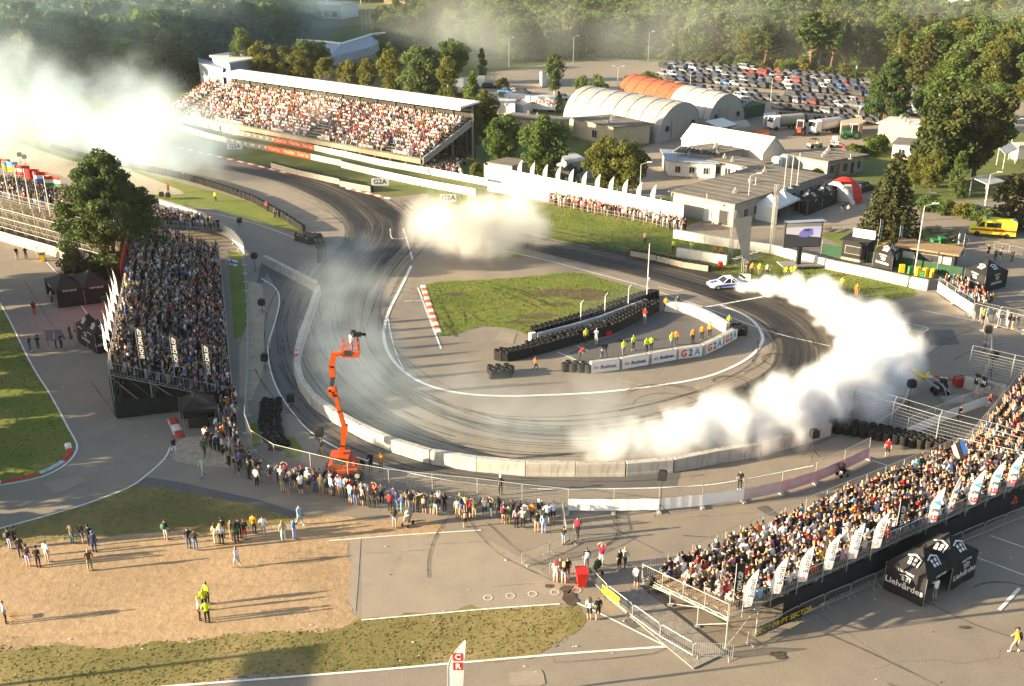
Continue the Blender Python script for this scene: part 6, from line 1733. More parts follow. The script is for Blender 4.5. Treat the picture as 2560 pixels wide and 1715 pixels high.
# --- orange boom lift
SRC=lambda x,y:(780+x/3.733,800+y/3.733)
bp=G(8,15,118); Yl=bp.y
LQ=lambda x,y:atY(*SRC(x,y),Yl)-bp
lift=thing('boom_lift',bp,0,'orange articulated boom lift raised beside the concrete wall','lift')
def beam(pts,w,d,nm,mat='orange'):
  m=MB()
  for a,b in zip(pts[:-1],pts[1:]):
    a,b=Vector(a),Vector(b); dv=(b-a).normalized(); sx=Vector((0,1,0)).cross(dv).normalized()*w/2; sy=Vector((0,d/2,0))
    m.loft([[p-sx-sy,p+sx-sy,p+sx+sy,p-sx+sy] for p in (a-dv*.06,b+dv*.06)])
  return m.build(nm,M_[mat],lift)
m=MB(); m.box((.1,0,.62),(2.3,1.7,.5)); m.box((-.4,0,.95),(1.3,1.3,.35)); m.build('chassis',M_['orange'],lift)
for x in (-1.05,1.25):
  for y in (-.85,.85):
    m=MB(); m.tube((x,y-.16,.42),(x,y+.16,.42),.42,14); wh=m.build('wheel',M_['rubber'],lift)
    m=MB(); m.tube((x,y-.18,.42),(x,y+.18,.42),.2,10); m.build('rim',M_['white_dirty'],wh)
m=MB(); m.box((-.15,0,1.45),(1.5,1.3,.8)); m.box((.75,0,1.25),(.6,1.2,.5)); m.build('turret',M_['orange'],lift)
m=MB(); m.box((-.2,-.67,1.5),(.9,.06,.5)); m.build('engine_cover',M_['dark'],lift)
m=MB(); m.bar(LQ(250,1290),LQ(345,1385),.55); m.build('counterweight',M_['dark'],lift)
m=MB(); m.tube(LQ(375,1420),LQ(440,1360),.42,10); m.build('outrigger_roll',M_['red_kerb'],lift)
beam([LQ(262,1280),LQ(290,1170),LQ(300,1060)],.36,.34,'lower_boom'); beam([LQ(300,1070),LQ(305,985)],.46,.42,'elbow_link')
beam([LQ(300,990),LQ(258,850),LQ(220,700),LQ(212,630)],.30,.3,'riser_boom')
beam([LQ(180,700),LQ(165,650),LQ(215,640)],.26,.4,'knuckle'); beam([LQ(185,610),LQ(195,530)],.30,.26,'cylinder','dark')
beam([LQ(175,510),LQ(210,510)],.25,.4,'knuckle'); beam([LQ(192,520),LQ(185,430),LQ(205,320)],.42,.36,'upper_boom'); beam([LQ(200,318),LQ(280,312),LQ(300,335)],.26,.3,'jib')
k0=LQ(365,330)
m=MB(); m.box(k0+Vector((0,0,.05)),(1.25,.9,.1)); m.build('basket_floor',M_['orange'],lift)
m=MB()
for z in (.1,.6,1.1):
  c=[k0+Vector((x,y,z)) for x,y in ((-.6,-.43),(.6,-.43),(.6,.43),(-.6,.43))]
  for a,b in zip(c,c[1:]+c[:1]):m.tube(a,b,.035,5)
for x in (-.6,0,.6):
  for y in (-.43,.43):m.tube(k0+Vector((x,y,0)),k0+Vector((x,y,1.1)),.035,5)
m.build('basket_rail',M_['orange'],lift)
m=MB(); m.box(k0+Vector((-.15,-.46,.35)),(.55,.03,.45)); m.build('control_panel',M_['dark'],lift)
person(bp+k0+Vector((.05,.05,.1)),R(-60),'phone','white','jean','dark',label='camera operator in white shirt standing in the orange lift basket')
cam_p=bp+k0+Vector((.55,.15,.1))
root=thing('video_camera',cam_p,0,'black broadcast camera on the orange lift basket','camera')
m=MB(); m.box((0,0,1.55),(.6,.28,.32)); m.tube((.3,0,1.55),(.62,.05,1.5),.11,8); m.build('body',M_['black_gloss'],root)
m=MB(); m.tube((0,0,.2),(0,0,1.4),.05,6); m.box((-.3,.1,1.75),(.3,.1,.2)); m.build('mount',M_['black_gloss'],root)

# --- covered loudspeakers on stands, tripods, camera positions
def speaker(p,h,label,legs=True,s=1.0):
  root=thing('loudspeaker',p,random.uniform(-.4,.4),label,'speaker','covered loudspeakers by the track')
  m=MB(); m.loft([[(x*w,y*w,z) for x,y in ((-1,-.8),(1,-.8),(1,.8),(-1,.8))] for w,z in ((.30*s,h-.75*s),(.34*s,h-.45*s),(.30*s,h-.08*s),(.2*s,h))]); m.build('cabinet',M_['black_cloth'],root)
  m=MB(); m.tube((0,0,0),(0,0,h-.7*s),.03,5)
  if legs:
    for a in (0,2.1,4.2):m.tube((0,0,.75),(math.cos(a)*.75,math.sin(a)*.75,0),.022,4)
  m.build('tripod',M_['dark'],root)
for n,u,v,h,lab in ((4,1800,590,1.9,'covered loudspeaker in front of the dark grandstand, far one'),(4,1822,985,2.0,'covered loudspeaker in front of the dark grandstand, near one'),(4,1752,300,2.6,'thin loudspeaker mast between grandstand and concrete wall'),(4,2200,1560,2.6,'loudspeaker on tripod behind the orange lift'),(8,2185,385,3.6,'loudspeaker on a pole behind the white tarpaulin fence'),
            (6,1545,1235,2.9,'covered loudspeaker on a tall tripod by the white curve'),(6,2070,840,2.8,'loudspeaker on tripod on the open asphalt at right'),(6,2110,1010,2.6,'tripod light stand by the bare wire panels'),(1,145,1130,2.3,'left of two far loudspeakers over the gravel'),(1,178,1145,2.3,'right of two far loudspeakers over the gravel'),(4,2000,1250,1.7,'loudspeaker fallen low beside the white edge line'),(1,1645,1560,1.5,'low loudspeaker on the far lane'),(1,1110,1365,1.2,'black covered box on the verge, left one'),(1,1155,1370,1.2,'black covered box on the verge, right one'),(6,885,1568,2.6,'brown wrapped speaker post behind the concrete wall')):
  speaker(G(n,u,v),h,lab)
root=thing('video_camera',G(5,1800,893),0,'black broadcast camera on a tripod behind the first infield banner','camera')
m=MB(); m.box((0,0,1.5),(.7,.3,.34)); m.tube((-.35,0,1.5),(-.7,0,1.48),.12,8); m.build('body',M_['black_gloss'],root)
m=MB(); [m.tube((0,0,1.35),(math.cos(a)*.5,math.sin(a)*.5,0),.03,4) for a in (.3,2.4,4.5)]; m.build('tripod',M_['dark'],root)
# yellow camera crane lying behind the smoke
c0=G(6,1760,1130); root=thing('camera_crane',c0,0,'yellow camera crane on a dark wheeled base beside the smoke','crane')
W6=lambda u,v,z=0:G(6,u,v,z)-c0
m=MB(); m.bar(W6(1560,960,2.3),W6(1650,1025,2.0),.34); m.bar(W6(1660,1030,1.9),W6(1690,985,2.3),.2); m.build('boom_head',M_['yellow'],root)
m=MB(); m.bar(W6(1650,1025,2.0),W6(1760,1095,1.5),.16); m.bar(W6(1690,985,2.4),W6(1830,1120,1.6),.08); m.build('boom_arm',M_['steel'],root)
m=MB(); m.box((0,0,.7),(1.1,.8,.7)); m.box((.25,.1,1.2),(.5,.5,.5)); m.build('base',M_['dark'],root)
for x,y in ((-.5,-.4),(.5,-.4),(-.5,.4),(.5,.4)):
  m=MB(); m.tube((x,y-.08,.25),(x,y+.08,.25),.25,10); m.build('wheel',M_['rubber'],root)
m=MB(); m.bar((.1,0,1.2),W6(1820,1180,.1),.09); m.build('stay',M_['steel'],root)
p=G(6,1885,1185); m=MB(); m.box((0,0,.15),(2.6,1.5,.3),.2); m.build('foam_mat',M_['plaster_grey'],label='grey folded mat on the asphalt behind the camera crane',cat='mat').location=p
p=G(6,1895,1080); root=thing('generator',p,.3,'small red generator at the end of the red and white kerb','generator')
m=MB(); m.box((0,0,.5),(1.0,.6,.7)); m.build('case',M_['red'],root); m=MB(); m.path([(-.5,-.3,.1),(-.5,-.3,.95),(.5,-.3,.95),(.5,-.3,.1)],.04,5); m.path([(-.5,.3,.1),(-.5,.3,.95),(.5,.3,.95),(.5,.3,.1)],.04,5); m.build('frame',M_['dark'],root)
banner_on(G(6,1990,1120),G(6,2070,1160),.9,2.0,'black_cloth','tilted black banner with white letters by the cable fence',text='VDM',tsize=.6)

# --- bins, prams, small street things
def wheelie_bin(p,mat,label,s=1.0,rz=.1,lidmat=None):
  root=thing('wheelie_bin',p,rz,label,'bin','wheelie bins'); root.scale=(s,s,s)
  m=MB(); m.loft([[(x*w,y*w*1.1,z) for x,y in ((-1,-1),(1,-1),(1,1),(-1,1))] for w,z in ((.22,.08),(.31,1.0))]); m.build('body',M_[mat],root)
  m=MB(); m.loft([[(x*.34,y*.37,z+y*.03) for x,y in ((-1,-1),(1,-1),(1,1),(-1,1))] for z in (1.0,1.07)]); m.tube((-.3,.4,1.03),(.3,.4,1.03),.025,5); m.build('lid',M_[lidmat or mat],root)
  for x in (-.26,.26):
    m=MB(); m.tube((x-.04,.24,.1),(x+.04,.24,.1),.1,8); m.build('wheel',M_['rubber'],root)
wheelie_bin(G(8,1645,882),'red','bright red wheelie bin at the head of the barrier row',1.15)
wheelie_bin(G(4,297,222),'yellow','yellow bin beside the scaffold stand',1.0,lidmat='dark')
wheelie_bin(G(6,1720,140),'green','green bin on the lawn, left one',1.3); wheelie_bin(G(6,1772,125),'green','green bin on the lawn, right one',1.3)
wheelie_bin(G(6,258,275),'red','small red bin in front of the short white wall',.85)
def pram(p,rz,label,mat='dark'):
  root=thing('pushchair',p,rz,label,'pushchair','pushchairs')
  m=MB(); m.loft([[(x*.2,y*w+o,z) for x,y in ((-1,-1),(1,-1),(1,1),(-1,1))] for w,o,z in ((.15,.1,.4),(.22,.0,.6),(.12,-.22,1.0))]); m.build('seat',M_[mat],root)
  m=MB(); m.lathe((0,-.12,.95),[(.26,0),(.24,.12),(.14,.22),(.01,.25)],8); m.build('hood',M_[mat],root)
  m=MB(); m.path([(-.22,.3,.15),(-.22,-.2,.7),(-.22,-.5,1.05),(.22,-.5,1.05),(.22,-.2,.7),(.22,.3,.15)],.016,5); m.build('frame',M_['dark'],root)
  for x,y,q in ((-.24,.32,.12),(.24,.32,.12),(-.26,-.3,.16),(.26,-.3,.16)):
    m=MB(); m.tube((x-.025,y,q),(x+.025,y,q),q,10); m.build('wheel',M_['rubber'],root)
pram(G(8,455,465),2.6,'grey pushchair on the dry grass behind the fence crowd','plaster_grey'); pram(G(9,1095,130),-1.2,'black pushchair against the pink tarpaulin','black_cloth'); pram(G(8,1748,800),.6,'dark green pushchair between the red bin and the barrier row','green_net'); pram(G(8,2120,915),.2,'black pushchair at the corner of the front stand','black_cloth')
def cone(p,label,s=1.0):
  root=thing('traffic_cone',p,0,label,'cone','red traffic cones'); root.scale=(s,)*3
  m=MB(); m.lathe((0,0,0),[(.16,.03),(.1,.35),(.03,.7),(.001,.7)],10); m.box((0,0,.02),(.42,.42,.04)); m.build('body',M_['orange'],root)
  m=MB(); m.lathe((0,0,0),[(.125,.26),(.09,.42)],10); m.build('white_band',M_['white'],root)
cone(G(4,2168,385,1.17),'traffic cone on top of the concrete wall corner',1.1); cone(G(4,2032,868,1.17),'traffic cone on top of the concrete wall halfway down',1.1)
p=G(7,100,1105); root=thing('folding_chair',p,.3,'light folding chair on the dirt beside the man in white','chair')
m=MB(); m.box((0,0,.32),(.45,.4,.04)); m.build('seat',M_['wood'],root); m=MB(); [m.tube(a,b,.015,4) for a,b in (((-.2,-.2,0),(.2,-.2,.34)),((.2,-.2,0),(-.2,-.2,.34)),((-.2,.2,0),(.2,.2,.34)),((.2,.2,0),(-.2,.2,.34)))]; m.build('legs',M_['wood'],root)
p=G(8,1545,590); root=thing('scooter',p,.8,'childs kick scooter beside the steel barrier','scooter')
m=MB(); m.box((0,0,.1),(.6,.1,.03)); m.build('deck',M_['dark'],root); m=MB(); m.tube((.3,0,.1),(.25,0,.85),.02,5); m.tube((.25,-.2,.85),(.25,.2,.85),.018,5); m.build('handlebar',M_['dark'],root)
for x in (-.32,.32):m=MB(); m.tube((x,-.02,.07),(x,.02,.07),.07,8); m.build('wheel',M_['rubber'],root)
m=MB(); m.box((0,0,.25),(.55,.4,.5)); m.build('red_crate',M_['red'],label='red crate in front of the infield tyre wall',cat='crate').location=G(5,1832,730)

# --- big screen on a stage, truss tower, green net enclosure
sb=G(6,790,262); root=thing('video_screen',sb,.12,'large outdoor video screen on a dark pillar above the lawn','screen')
m=MB(); m.box((.2,0,4.3),(4.9,.35,3.3)); m.build('housing',M_['dark'],root)
m=MB(); m.box((0,0,1.4),(.5,.5,2.8)); m.build('pillar',M_['black_cloth'],root)
m=MB(); m.box((.3,.2,.35),(5.2,2.6,.12),0); [m.box((x,y,.16),(.1,.1,.32)) for x in (-2,.3,2.6) for y in (-.9,1.3)]; m.build('stage_deck',M_['wood_grey'],root)
m=MB(); m.add([(-2.3,.5,6.0),(2.8,.5,6.1),(2.8,-1.0,6.2),(-2.3,-1.0,6.1)],[(0,1,2,3)]); m.build('canopy',M_['blue_metal'],root)
def glow(nm,col,st):
  m=bpy.data.materials.new(nm); m.use_nodes=True; t=NT(m); t.bsdf.inputs['Base Color'].default_value=(*[c*.5 for c in col],1); t.bsdf.inputs['Emission Color'].default_value=(*col,1); t.bsdf.inputs['Emission Strength'].default_value=st; t.bsdf.inputs['Roughness'].default_value=.4; M_[nm]=m
glow('scr_grey',(.30,.27,.24),.16); glow('scr_pale',(.55,.50,.46),.2); glow('scr_dark',(.05,.05,.06),.15); glow('scr_violet',(.18,.15,.42),.2); glow('scr_lilac',(.5,.45,.6),.2)
def scr(nm,pts,mt,y):m=MB(); m.poly([(x,y,z) for x,z in pts]); m.build(nm,M_[mt],root)
scr('screen_picture',[(-2.1,2.8),(2.5,2.8),(2.5,5.8),(-2.1,5.8)],'scr_pale',-.19)
scr('screen_track',[(-2.1,2.8),(2.5,2.8),(2.5,3.9),(-2.1,4.5)],'scr_dark',-.20); scr('screen_band',[(-2.1,5.3),(2.5,5.4),(2.5,5.8),(-2.1,5.8)],'scr_grey',-.20)
scr('screen_car',[(-.4,4.1),(.6,3.95),(1.7,4.4),(1.75,4.9),(1.1,5.15),(.2,5.1),(-.35,4.6)],'scr_violet',-.21); scr('screen_smoke',[(1.5,4.3),(2.5,4.4),(2.5,5.35),(1.4,5.1)],'scr_lilac',-.215); scr('screen_window',[(.3,4.75),(1.1,4.8),(.95,5.05),(.3,5.0)],'scr_dark',-.22)
def truss(p,h,w,label,sail=False,ad=None):
  root=thing('truss_tower',p,.3,label,'truss','truss towers')
  m=MB(); n=int(h/w)
  cs=[(-w/2,-w/2),(w/2,-w/2),(w/2,w/2),(-w/2,w/2)]
  for x,y in cs:m.tube((x,y,0),(x,y,h),.035,5)
  for k in range(n):
    for (x0,y0),(x1,y1) in zip(cs,cs[1:]+cs[:1]):m.tube((x0,y0,h*k/n),(x1,y1,h*(k+1)/n),.02,3)
  m.build('lattice',M_['steel'],root)
  if sail:m=MB(); m.add([(-2.2,-.3,h),(.3,-.3,h+.2),(.4,-.3,1.5),(-.6,-.3,2.2)],[(0,1,2,3)]); m.build('banner_sail',M_['plaster_grey'],root)
  return root
truss(G(6,420,300),7.2,.45,'aluminium truss tower with a grey banner sail beside the screen',True); truss(G(6,330,190),6.2,.4,'second aluminium truss tower beyond the banner sail'); truss(G(6,610,150),7.5,.4,'slim truss tower left of the video screen')
truss(G(3,620,1568),6.5,.4,'truss tower in front of the white open tent')
o=truss(G(6,345,250),4.2,.7,'truss section lying on the lawn below the banner sail'); o.rotation_euler=(0,R(78),R(18)); o.location.z=.45
S=resample(flat(GG(6,[(950,175),(1300,235),(1600,290),(1910,345)])),step=3.2); root=thing('net_fence',S[0],0,'green net fence on posts behind the long white barrier','fence')
for a,b in zip(S[:-1],S[1:]):
  a2,b2=a-S[0],b-S[0]; m=MB(); m.quad((a2.x,a2.y,.05),(b2.x,b2.y,.05),(b2.x,b2.y,1.5),(a2.x,a2.y,1.5)); m.build('net_panel',M_['green_net'],root)
  m=MB(); m.tube((a2.x,a2.y-.05,0),(a2.x,a2.y-.05,2.0),.035,5); m.build('post',M_['galv'],root)
# kiosk, bar, tables
def box_house(n,p0,pl,pr,h,label,wall='plaster_grey',roof='felt_roof',name='building',cat='building',over=.3,gable=0.0,windows=None,ridge='long',roof_t=.18,group=None,doors=None):
  "building over near corner p0, left corner pl, right corner pr (measured on the ground)"
  A,Bl,Br=(G(n,*p0),G(n,*pl),G(n,*pr)) if n else (p0,pl,pr)
  ex,ey=Br-A,Bl-A
  # square the plan up a little
  lx,ly=ex.length,ey.length; exn=ex.normalized(); eyp=(ey-exn*ey.dot(exn)); ey=(ey*.35+eyp.normalized()*ly*.65); ey=ey.normalized()*ly; eyn=ey.normalized()
  root=thing(name,A,0,label,cat,group)
  Z=lambda v,z:Vector((v.x,v.y,z))
  O0=Vector((0,0,0)); c=[O0,ex,ex+ey,ey]
  m=MB(); m.add([Z(p,0) for p in c]+[Z(p,h) for p in c],[(0,1,5,4),(1,2,6,5),(2,3,7,6),(3,0,4,7),(4,5,6,7)])
  if gable:
    if ridge=='x':r0,r1=ey/2,ex+ey/2; m.add([Z(O0,h),Z(ey,h),Z(r0,h+gable)],[(0,1,2)]); m.add([Z(ex,h),Z(ex+ey,h),Z(r1,h+gable)],[(0,1,2)])
    else:r0,r1=ex/2,ey+ex/2; m.add([Z(O0,h),Z(ex,h),Z(r0,h+gable)],[(0,1,2)]); m.add([Z(ey,h),Z(ex+ey,h),Z(r1,h+gable)],[(0,1,2)])
  m.build('wall',M_[wall],root)
  m=MB(); e=over
  if gable:
    if ridge=='x':
      a0,a1,b0,b1=-exn*e-eyn*e,ex+exn*e-eyn*e,ey-exn*e+eyn*e,ex+ey+exn*e+eyn*e; q0,q1=ey/2-exn*e,ex+ey/2+exn*e; k=gable/(ly/2)
    else:
      a0,a1,b0,b1=-exn*e-eyn*e,ey-exn*e+eyn*e,ex+exn*e-eyn*e,ex+ey+exn*e+eyn*e; q0,q1=ex/2-eyn*e,ey+ex/2+eyn*e; k=gable/(lx/2)
    ze=h-k*e+.04
    for a,b in ((a0,a1),(b0,b1)):
      P=[Z(a,ze),Z(b,ze),Z(q1,h+gable+.04),Z(q0,h+gable+.04)]; up=Vector((0,0,.1))
      m.add(P+[p+up for p in P],[(0,3,2,1),(4,5,6,7),(0,1,5,4),(1,2,6,5),(2,3,7,6),(3,0,4,7)])
  else:
    P=[-exn*e-eyn*e,ex+exn*e-eyn*e,ex+ey+exn*e+eyn*e,ey-exn*e+eyn*e]; P=[Z(p,h+.01) for p in P]
    m.add(P+[p+Vector((0,0,roof_t)) for p in P],[(0,3,2,1),(4,5,6,7),(0,1,5,4),(1,2,6,5),(2,3,7,6),(3,0,4,7)])
  m.build('roof',M_[roof],root)
  m=MB()                                                   # darker plinth and an eaves board
  for a,b in zip(c,c[1:]+c[:1]):
    d_=(b-a); n_=Vector((d_.y,-d_.x,0)).normalized()*.02; m.quad(Z(a+n_,0),Z(b+n_,0),Z(b+n_,.35),Z(a+n_,.35))
  m.build('plinth',M_['wood_grey'],root)
  if not gable and lx*ly>30:
    for q in range(3):w_=MB(); p_=ex*(.2+.3*q)+ey*(.3+.2*((q*7) % 3)); w_.box(p_+Vector((0,0,h+.45)),(.5,.5,.5)); w_.tube(p_+Vector((0,0,h+.6)),p_+Vector((0,0,h+1.1)),.09,6); w_.build('roof_vent',M_['galv'],root)
    for q in range(int(lx/2.2)):
      w_=MB(); a_=ex*((q+.5)/(lx/2.2)); w_.bar(Z(a_,h+.2),Z(a_+ey,h+.2),.05); w_.build('roof_seam',M_[roof],root)
  def opening(o,d,t,w,z0,z1,nm,fm='white_dirty',gm='glass_dark'):
    dn=d.normalized(); nn=Vector((dn.y,-dn.x,0)); q=o+dn*t+nn*.03
    m=MB(); a,b=q-dn*w/2,q+dn*w/2
    m.add([Z(a,z0),Z(b,z0),Z(b,z1),Z(a,z1)]+[Z(a,z0)+nn*.05,Z(b,z0)+nn*.05,Z(b,z1)+nn*.05,Z(a,z1)+nn*.05],[(4,5,6,7),(0,1,5,4),(1,2,6,5),(2,3,7,6),(3,0,4,7)]); f=m.build(nm,M_[fm],root)
    m=MB(); s=.08; a2,b2=a+dn*s+nn*.056,b-dn*s+nn*.056
    mid=(a2+b2)/2
    for c0_,c1_ in ((a2,mid-dn*.03),(mid+dn*.03,b2)) if nm=='window' and w>.9 else ((a2,b2),):m.quad(Z(c0_,z0+s),Z(c1_,z0+s),Z(c1_,z1-s),Z(c0_,z1-s))
    m.build('pane' if nm=='window' else 'leaf',M_[gm],f)
  for side,lst in (windows or {}).items():
    o,d={'R':(O0,ex),'L':(ey,-ey)}[side]; Lw=d.length
    for t,w,z0,z1 in lst:opening(o,d,t*Lw,w,z0,z1,'window')
  for side,lst in (doors or {}).items():
    o,d={'R':(O0,ex),'L':(ey,-ey)}[side]; Lw=d.length
    for t,w,z0,z1,gm in lst:opening(o,d,t*Lw,w,z0,z1,'door','wood_grey',gm)
  return root
def rowwin(n,a,b,w,z0,z1):return [(a+(b-a)*k/max(1,n-1),w,z0,z1) for k in range(n)]
box_house(6,(1240,235),(1085,205),(1310,190),2.5,'black kiosk with a flat top behind the green net fence','black_cloth','black_cloth',name='kiosk',cat='kiosk',doors={'L':[(.5,2.2,.9,2.0,'dark')]})
banner_on(G(6,1150,190),G(6,1300,215),2.75,3.9,'white','blank white sign board standing on the black kiosk',name='sign_board',cat='sign')
box_house(6,(1850,300),(1470,235),(1880,255),2.3,'long bar hut with a wooden roof beside the green net fence','dark','wood',name='bar_hut',cat='hut',over=.5,doors={'L':[(.2,1.6,.9,1.9,'white_dirty'),(.4,1.6,.9,1.9,'dark'),(.62,1.6,.9,1.9,'dark'),(.84,1.6,.9,1.9,'white_dirty')]})
def picnic(p,rz,label):
  root=thing('picnic_table',p,rz,label,'table','beer tables on the lawn')
  m=MB(); m.box((0,0,.75),(2.2,.6,.05)); m.build('tabletop',M_['wood'],root)
  for y in (-.6,.6):m=MB(); m.box((0,y,.45),(2.2,.25,.05)); m.build('bench',M_['wood'],root)
  m=MB(); [m.bar((x,-.7,0),(x,.7,.7),.06) or m.bar((x,.7,0),(x,-.7,.7),.06) for x in (-.9,.9)]; m.bar((-.9,0,.35),(.9,0,.35),.05); m.build('trestle',M_['dark'],root)
for i,(u,v) in enumerate(((1720,20),(1800,45),(1770,75),(1690,100),(1850,85),(970,20),(1400,130),(1480,135))):picnic(G(6,u,v),.3+.1*i,f'{nth(i)} brown beer table with benches on the shaded lawn')
for i,(n,u,v) in enumerate(((6,1335,130),(6,1470,175),(6,1905,240))):
  p=G(n,u,v); feather(Vector((p.x,p.y,1.0)),Vector((.8,.6,0)),'K',f'{nth(i)} black lettered flag behind the green net fence','black flags at the bar',text='SHOP.DM.GP',s=1.2)
# chairs and bright drinkers' stools
for i,(u,v,mt) in enumerate(((1500,300,'yellow'),(1560,312,'green'),(1610,318,'yellow'),(1660,325,'yellow'),(1710,330,'yellow'),(1640,345,'green'))):
  p=G(6,u,v); root=thing('plastic_crate',p,.2*i,f'{nth(i)} bright plastic crate stack behind the green net fence','crate','bright crates at the bar')
  for k in range(3):m=MB(); m.box((0,0,.18+k*.36),(.6,.45,.33)); m.build('crate',M_[mt],root)
# red dome tent
c0=G(3,1100,1372); root=thing('dome_tent',c0,-.55,'red inflatable dome tent with a white arch','tent'); Rr=3.0
m=MB(); n=16
for i in range(n):
  for j in range(6):
    f=lambda a,b:(Rr*math.cos(a)*math.cos(b),Rr*.95*math.sin(a)*math.cos(b),Rr*1.25*math.sin(b))
    a0,a1,b0,b1=2*math.pi*i/n,2*math.pi*(i+1)/n,math.pi/2*j/6,math.pi/2*(j+1)/6
    if 9<=i<=13 and j<4:continue
    m.quad(f(a0,b0),f(a1,b0),f(a1,b1),f(a0,b1))
m.build('dome',M_['red'],root)
m=MB(); P=[(Rr*1.0*math.cos(2*math.pi*(9+5*k/10)/n)*(1.0),Rr*math.sin(2*math.pi*(9+5*k/10)/n),3.1*math.sin(math.pi*k/10)+.1) for k in range(11)]
m.path([Vector(p) for p in P],.38,8); m.build('arch',M_['white'],root)
m=MB(); m.box((.6,.6,1.2),(3.0,3.0,2.4)); m.build('inner_screen',M_['white'],root)
# ------------------------------------------------------------------ vehicles
def car_meshes(kind):
  "body (paint + dark trim), windows, wheels; length along X, front at +X"
  L,Wd,H={'sedan':(4.5,1.78,1.42),'hatch':(4.1,1.76,1.48),'estate':(4.6,1.8,1.5),'suv':(4.6,1.88,1.68),'van':(5.0,1.95,1.95),'drift':(4.5,1.9,1.28)}[kind]
  h,w=L/2,Wd/2
  bl=H*.60
  hood={'sedan':.60,'hatch':.62,'estate':.6,'suv':.66,'van':.6,'drift':.56}[kind]*bl+.16
  m=MB()
  xs=[(-h,.30,bl*.78,.86),(-h+.12,.24,bl*.92,.95),(-h*.62,.2,bl,1.0),(0,.2,bl,1.0),(h*.38,.2,bl*.99,1.0),(h*.5,.2,bl*.95,.99),(h-.35,.22,bl*.82,.95),(h-.08,.26,bl*.68,.86),(h,.34,bl*.55,.78)]
  rings=[]
  for x,z0,z1,s in xs:
    rings.append([(x,-w*s*.92,z0),(x,-w*s,z0+.18),(x,-w*s,z1-.12),(x,-w*s*.93,z1),(x,w*s*.93,z1),(x,w*s,z1-.12),(x,w*s,z0+.18),(x,w*s*.92,z0)])
  m.loft(rings,0)
  base0,base1={'sedan':(-h*.72,h*.42),'hatch':(-h*.94,h*.42),'estate':(-h*.95,h*.42),'suv':(-h*.93,h*.42),'van':(-h*.96,h*.62),'drift':(-h*.6,h*.34)}[kind]
  top0,top1={'sedan':(-h*.36,h*.12),'hatch':(-h*.72,h*.12),'estate':(-h*.78,h*.14),'suv':(-h*.76,h*.16),'van':(-h*.93,h*.36),'drift':(-h*.3,h*.06)}[kind]
  ro=[(top0,-w*.70,H-.03),(top1,-w*.70,H-.03),(top1,w*.70,H-.03),(top0,w*.70,H-.03)]
  m.add([(x,y,z-.03) for x,y,z in ro]+[(x*.96,y*.92,z+.03) for x,y,z in ro],[(4,5,6,7),(0,1,5,4),(1,2,6,5),(2,3,7,6),(3,0,4,7)],0)
  g=MB()
  lo=[(base0,-w*.90,bl-.02),(base1,-w*.90,bl-.02),(base1,w*.90,bl-.02),(base0,w*.90,bl-.02)]; up=[(x,y,z-.03) for x,y,z in ro]
  g.add(lo+up,[(0,1,5,4),(1,2,6,5),(2,3,7,6),(3,0,4,7)])
  for sx in (base0*.5+top0*.5,(base0+base1)/2):     # pillars
    for s in (-1,1):m.bar((sx,s*w*.905,bl),((top0+top1)/2 if sx>base0*.9 else top0,s*w*.715,H-.05),.07,mi=0)
  for s in (-1,1):m.bar((base1,s*w*.9,bl),(top1,s*w*.70,H-.04),.07,mi=0); m.bar((base0,s*w*.9,bl),(top0,s*w*.70,H-.04),.08,mi=0)
  wh=MB() if kind=='drift' else m
  for x in (-h*.60,h*.62):
    for s in (-1,1):wh.tube((x,s*(w-.2),.31),(x,s*(w+.01),.31),.31,10,mi=0 if kind=='drift' else 2)
  lt=MB()
  for s in (-1,1):lt.box((h-.06,s*w*.62,bl*.60+.02),(.08,.34,.13)); lt.box((-h+.05,s*w*.66,bl*.72),(.06,.26,.13),mi=1)
  return m.mesh('body',[M_['car_paint'],M_['dark'],M_['rubber']]),g.mesh('windows',M_['glass_dark']),wh.mesh('wheels',M_['rubber']) if kind=='drift' else None,lt.mesh('lights',[M_['white'],M_['red']])
CARM={k:car_meshes(k) for k in ('sedan','hatch','estate','suv','van','drift')}
PAINT=dict(black=(.015,.015,.017),dark_grey=(.07,.07,.075),grey=(.18,.18,.185),silver=(.38,.38,.39),white=(.72,.72,.72),red=(.38,.02,.015),dark_blue=(.02,.04,.12),blue=(.05,.14,.35),maroon=(.14,.015,.02),dark_green=(.02,.06,.035),beige=(.42,.36,.26))
def car(p,rz,kind,paint,label,group=None,name='parked_car',far=True):
  root=thing(name,p,rz,label,'car',group)
  for nm,me in zip(('body','windows','wheels','lights'),CARM[kind]):
    if far and nm in ('lights','wheels'):continue
    o=obj(nm,me,root)
    if nm=='body':o['paint']=list(PAINT[paint])
  return root
r=random.Random(77)
KN=dict(sedan='saloon',hatch='hatchback',estate='estate car',suv='tall off-roader',van='van')
def rand_car(p,rz,where,group):
  k=r.choices(['sedan','hatch','estate','suv','van'],[34,24,22,18,4])[0]
  c=r.choices(list(PAINT),[44,26,12,6,4,3,9,2,2,2,1])[0]
  car(p,rz+r.uniform(-.05,.05)+(math.pi if r.random()<.35 else 0),k,c,f"{c.replace('_', ' ')} {KN[k]} parked {where}",group)
rows=[(478,-60,1100),(505,-120,1290),(532,-120,1260),(560,-130,1300),(588,-130,1340),(640,-40,520),(640,760,1360),(672,400,1380),(725,660,1300),(770,1040,1360),(520,1370,1700),(600,1430,1700),(690,1430,1640)]
ci=0
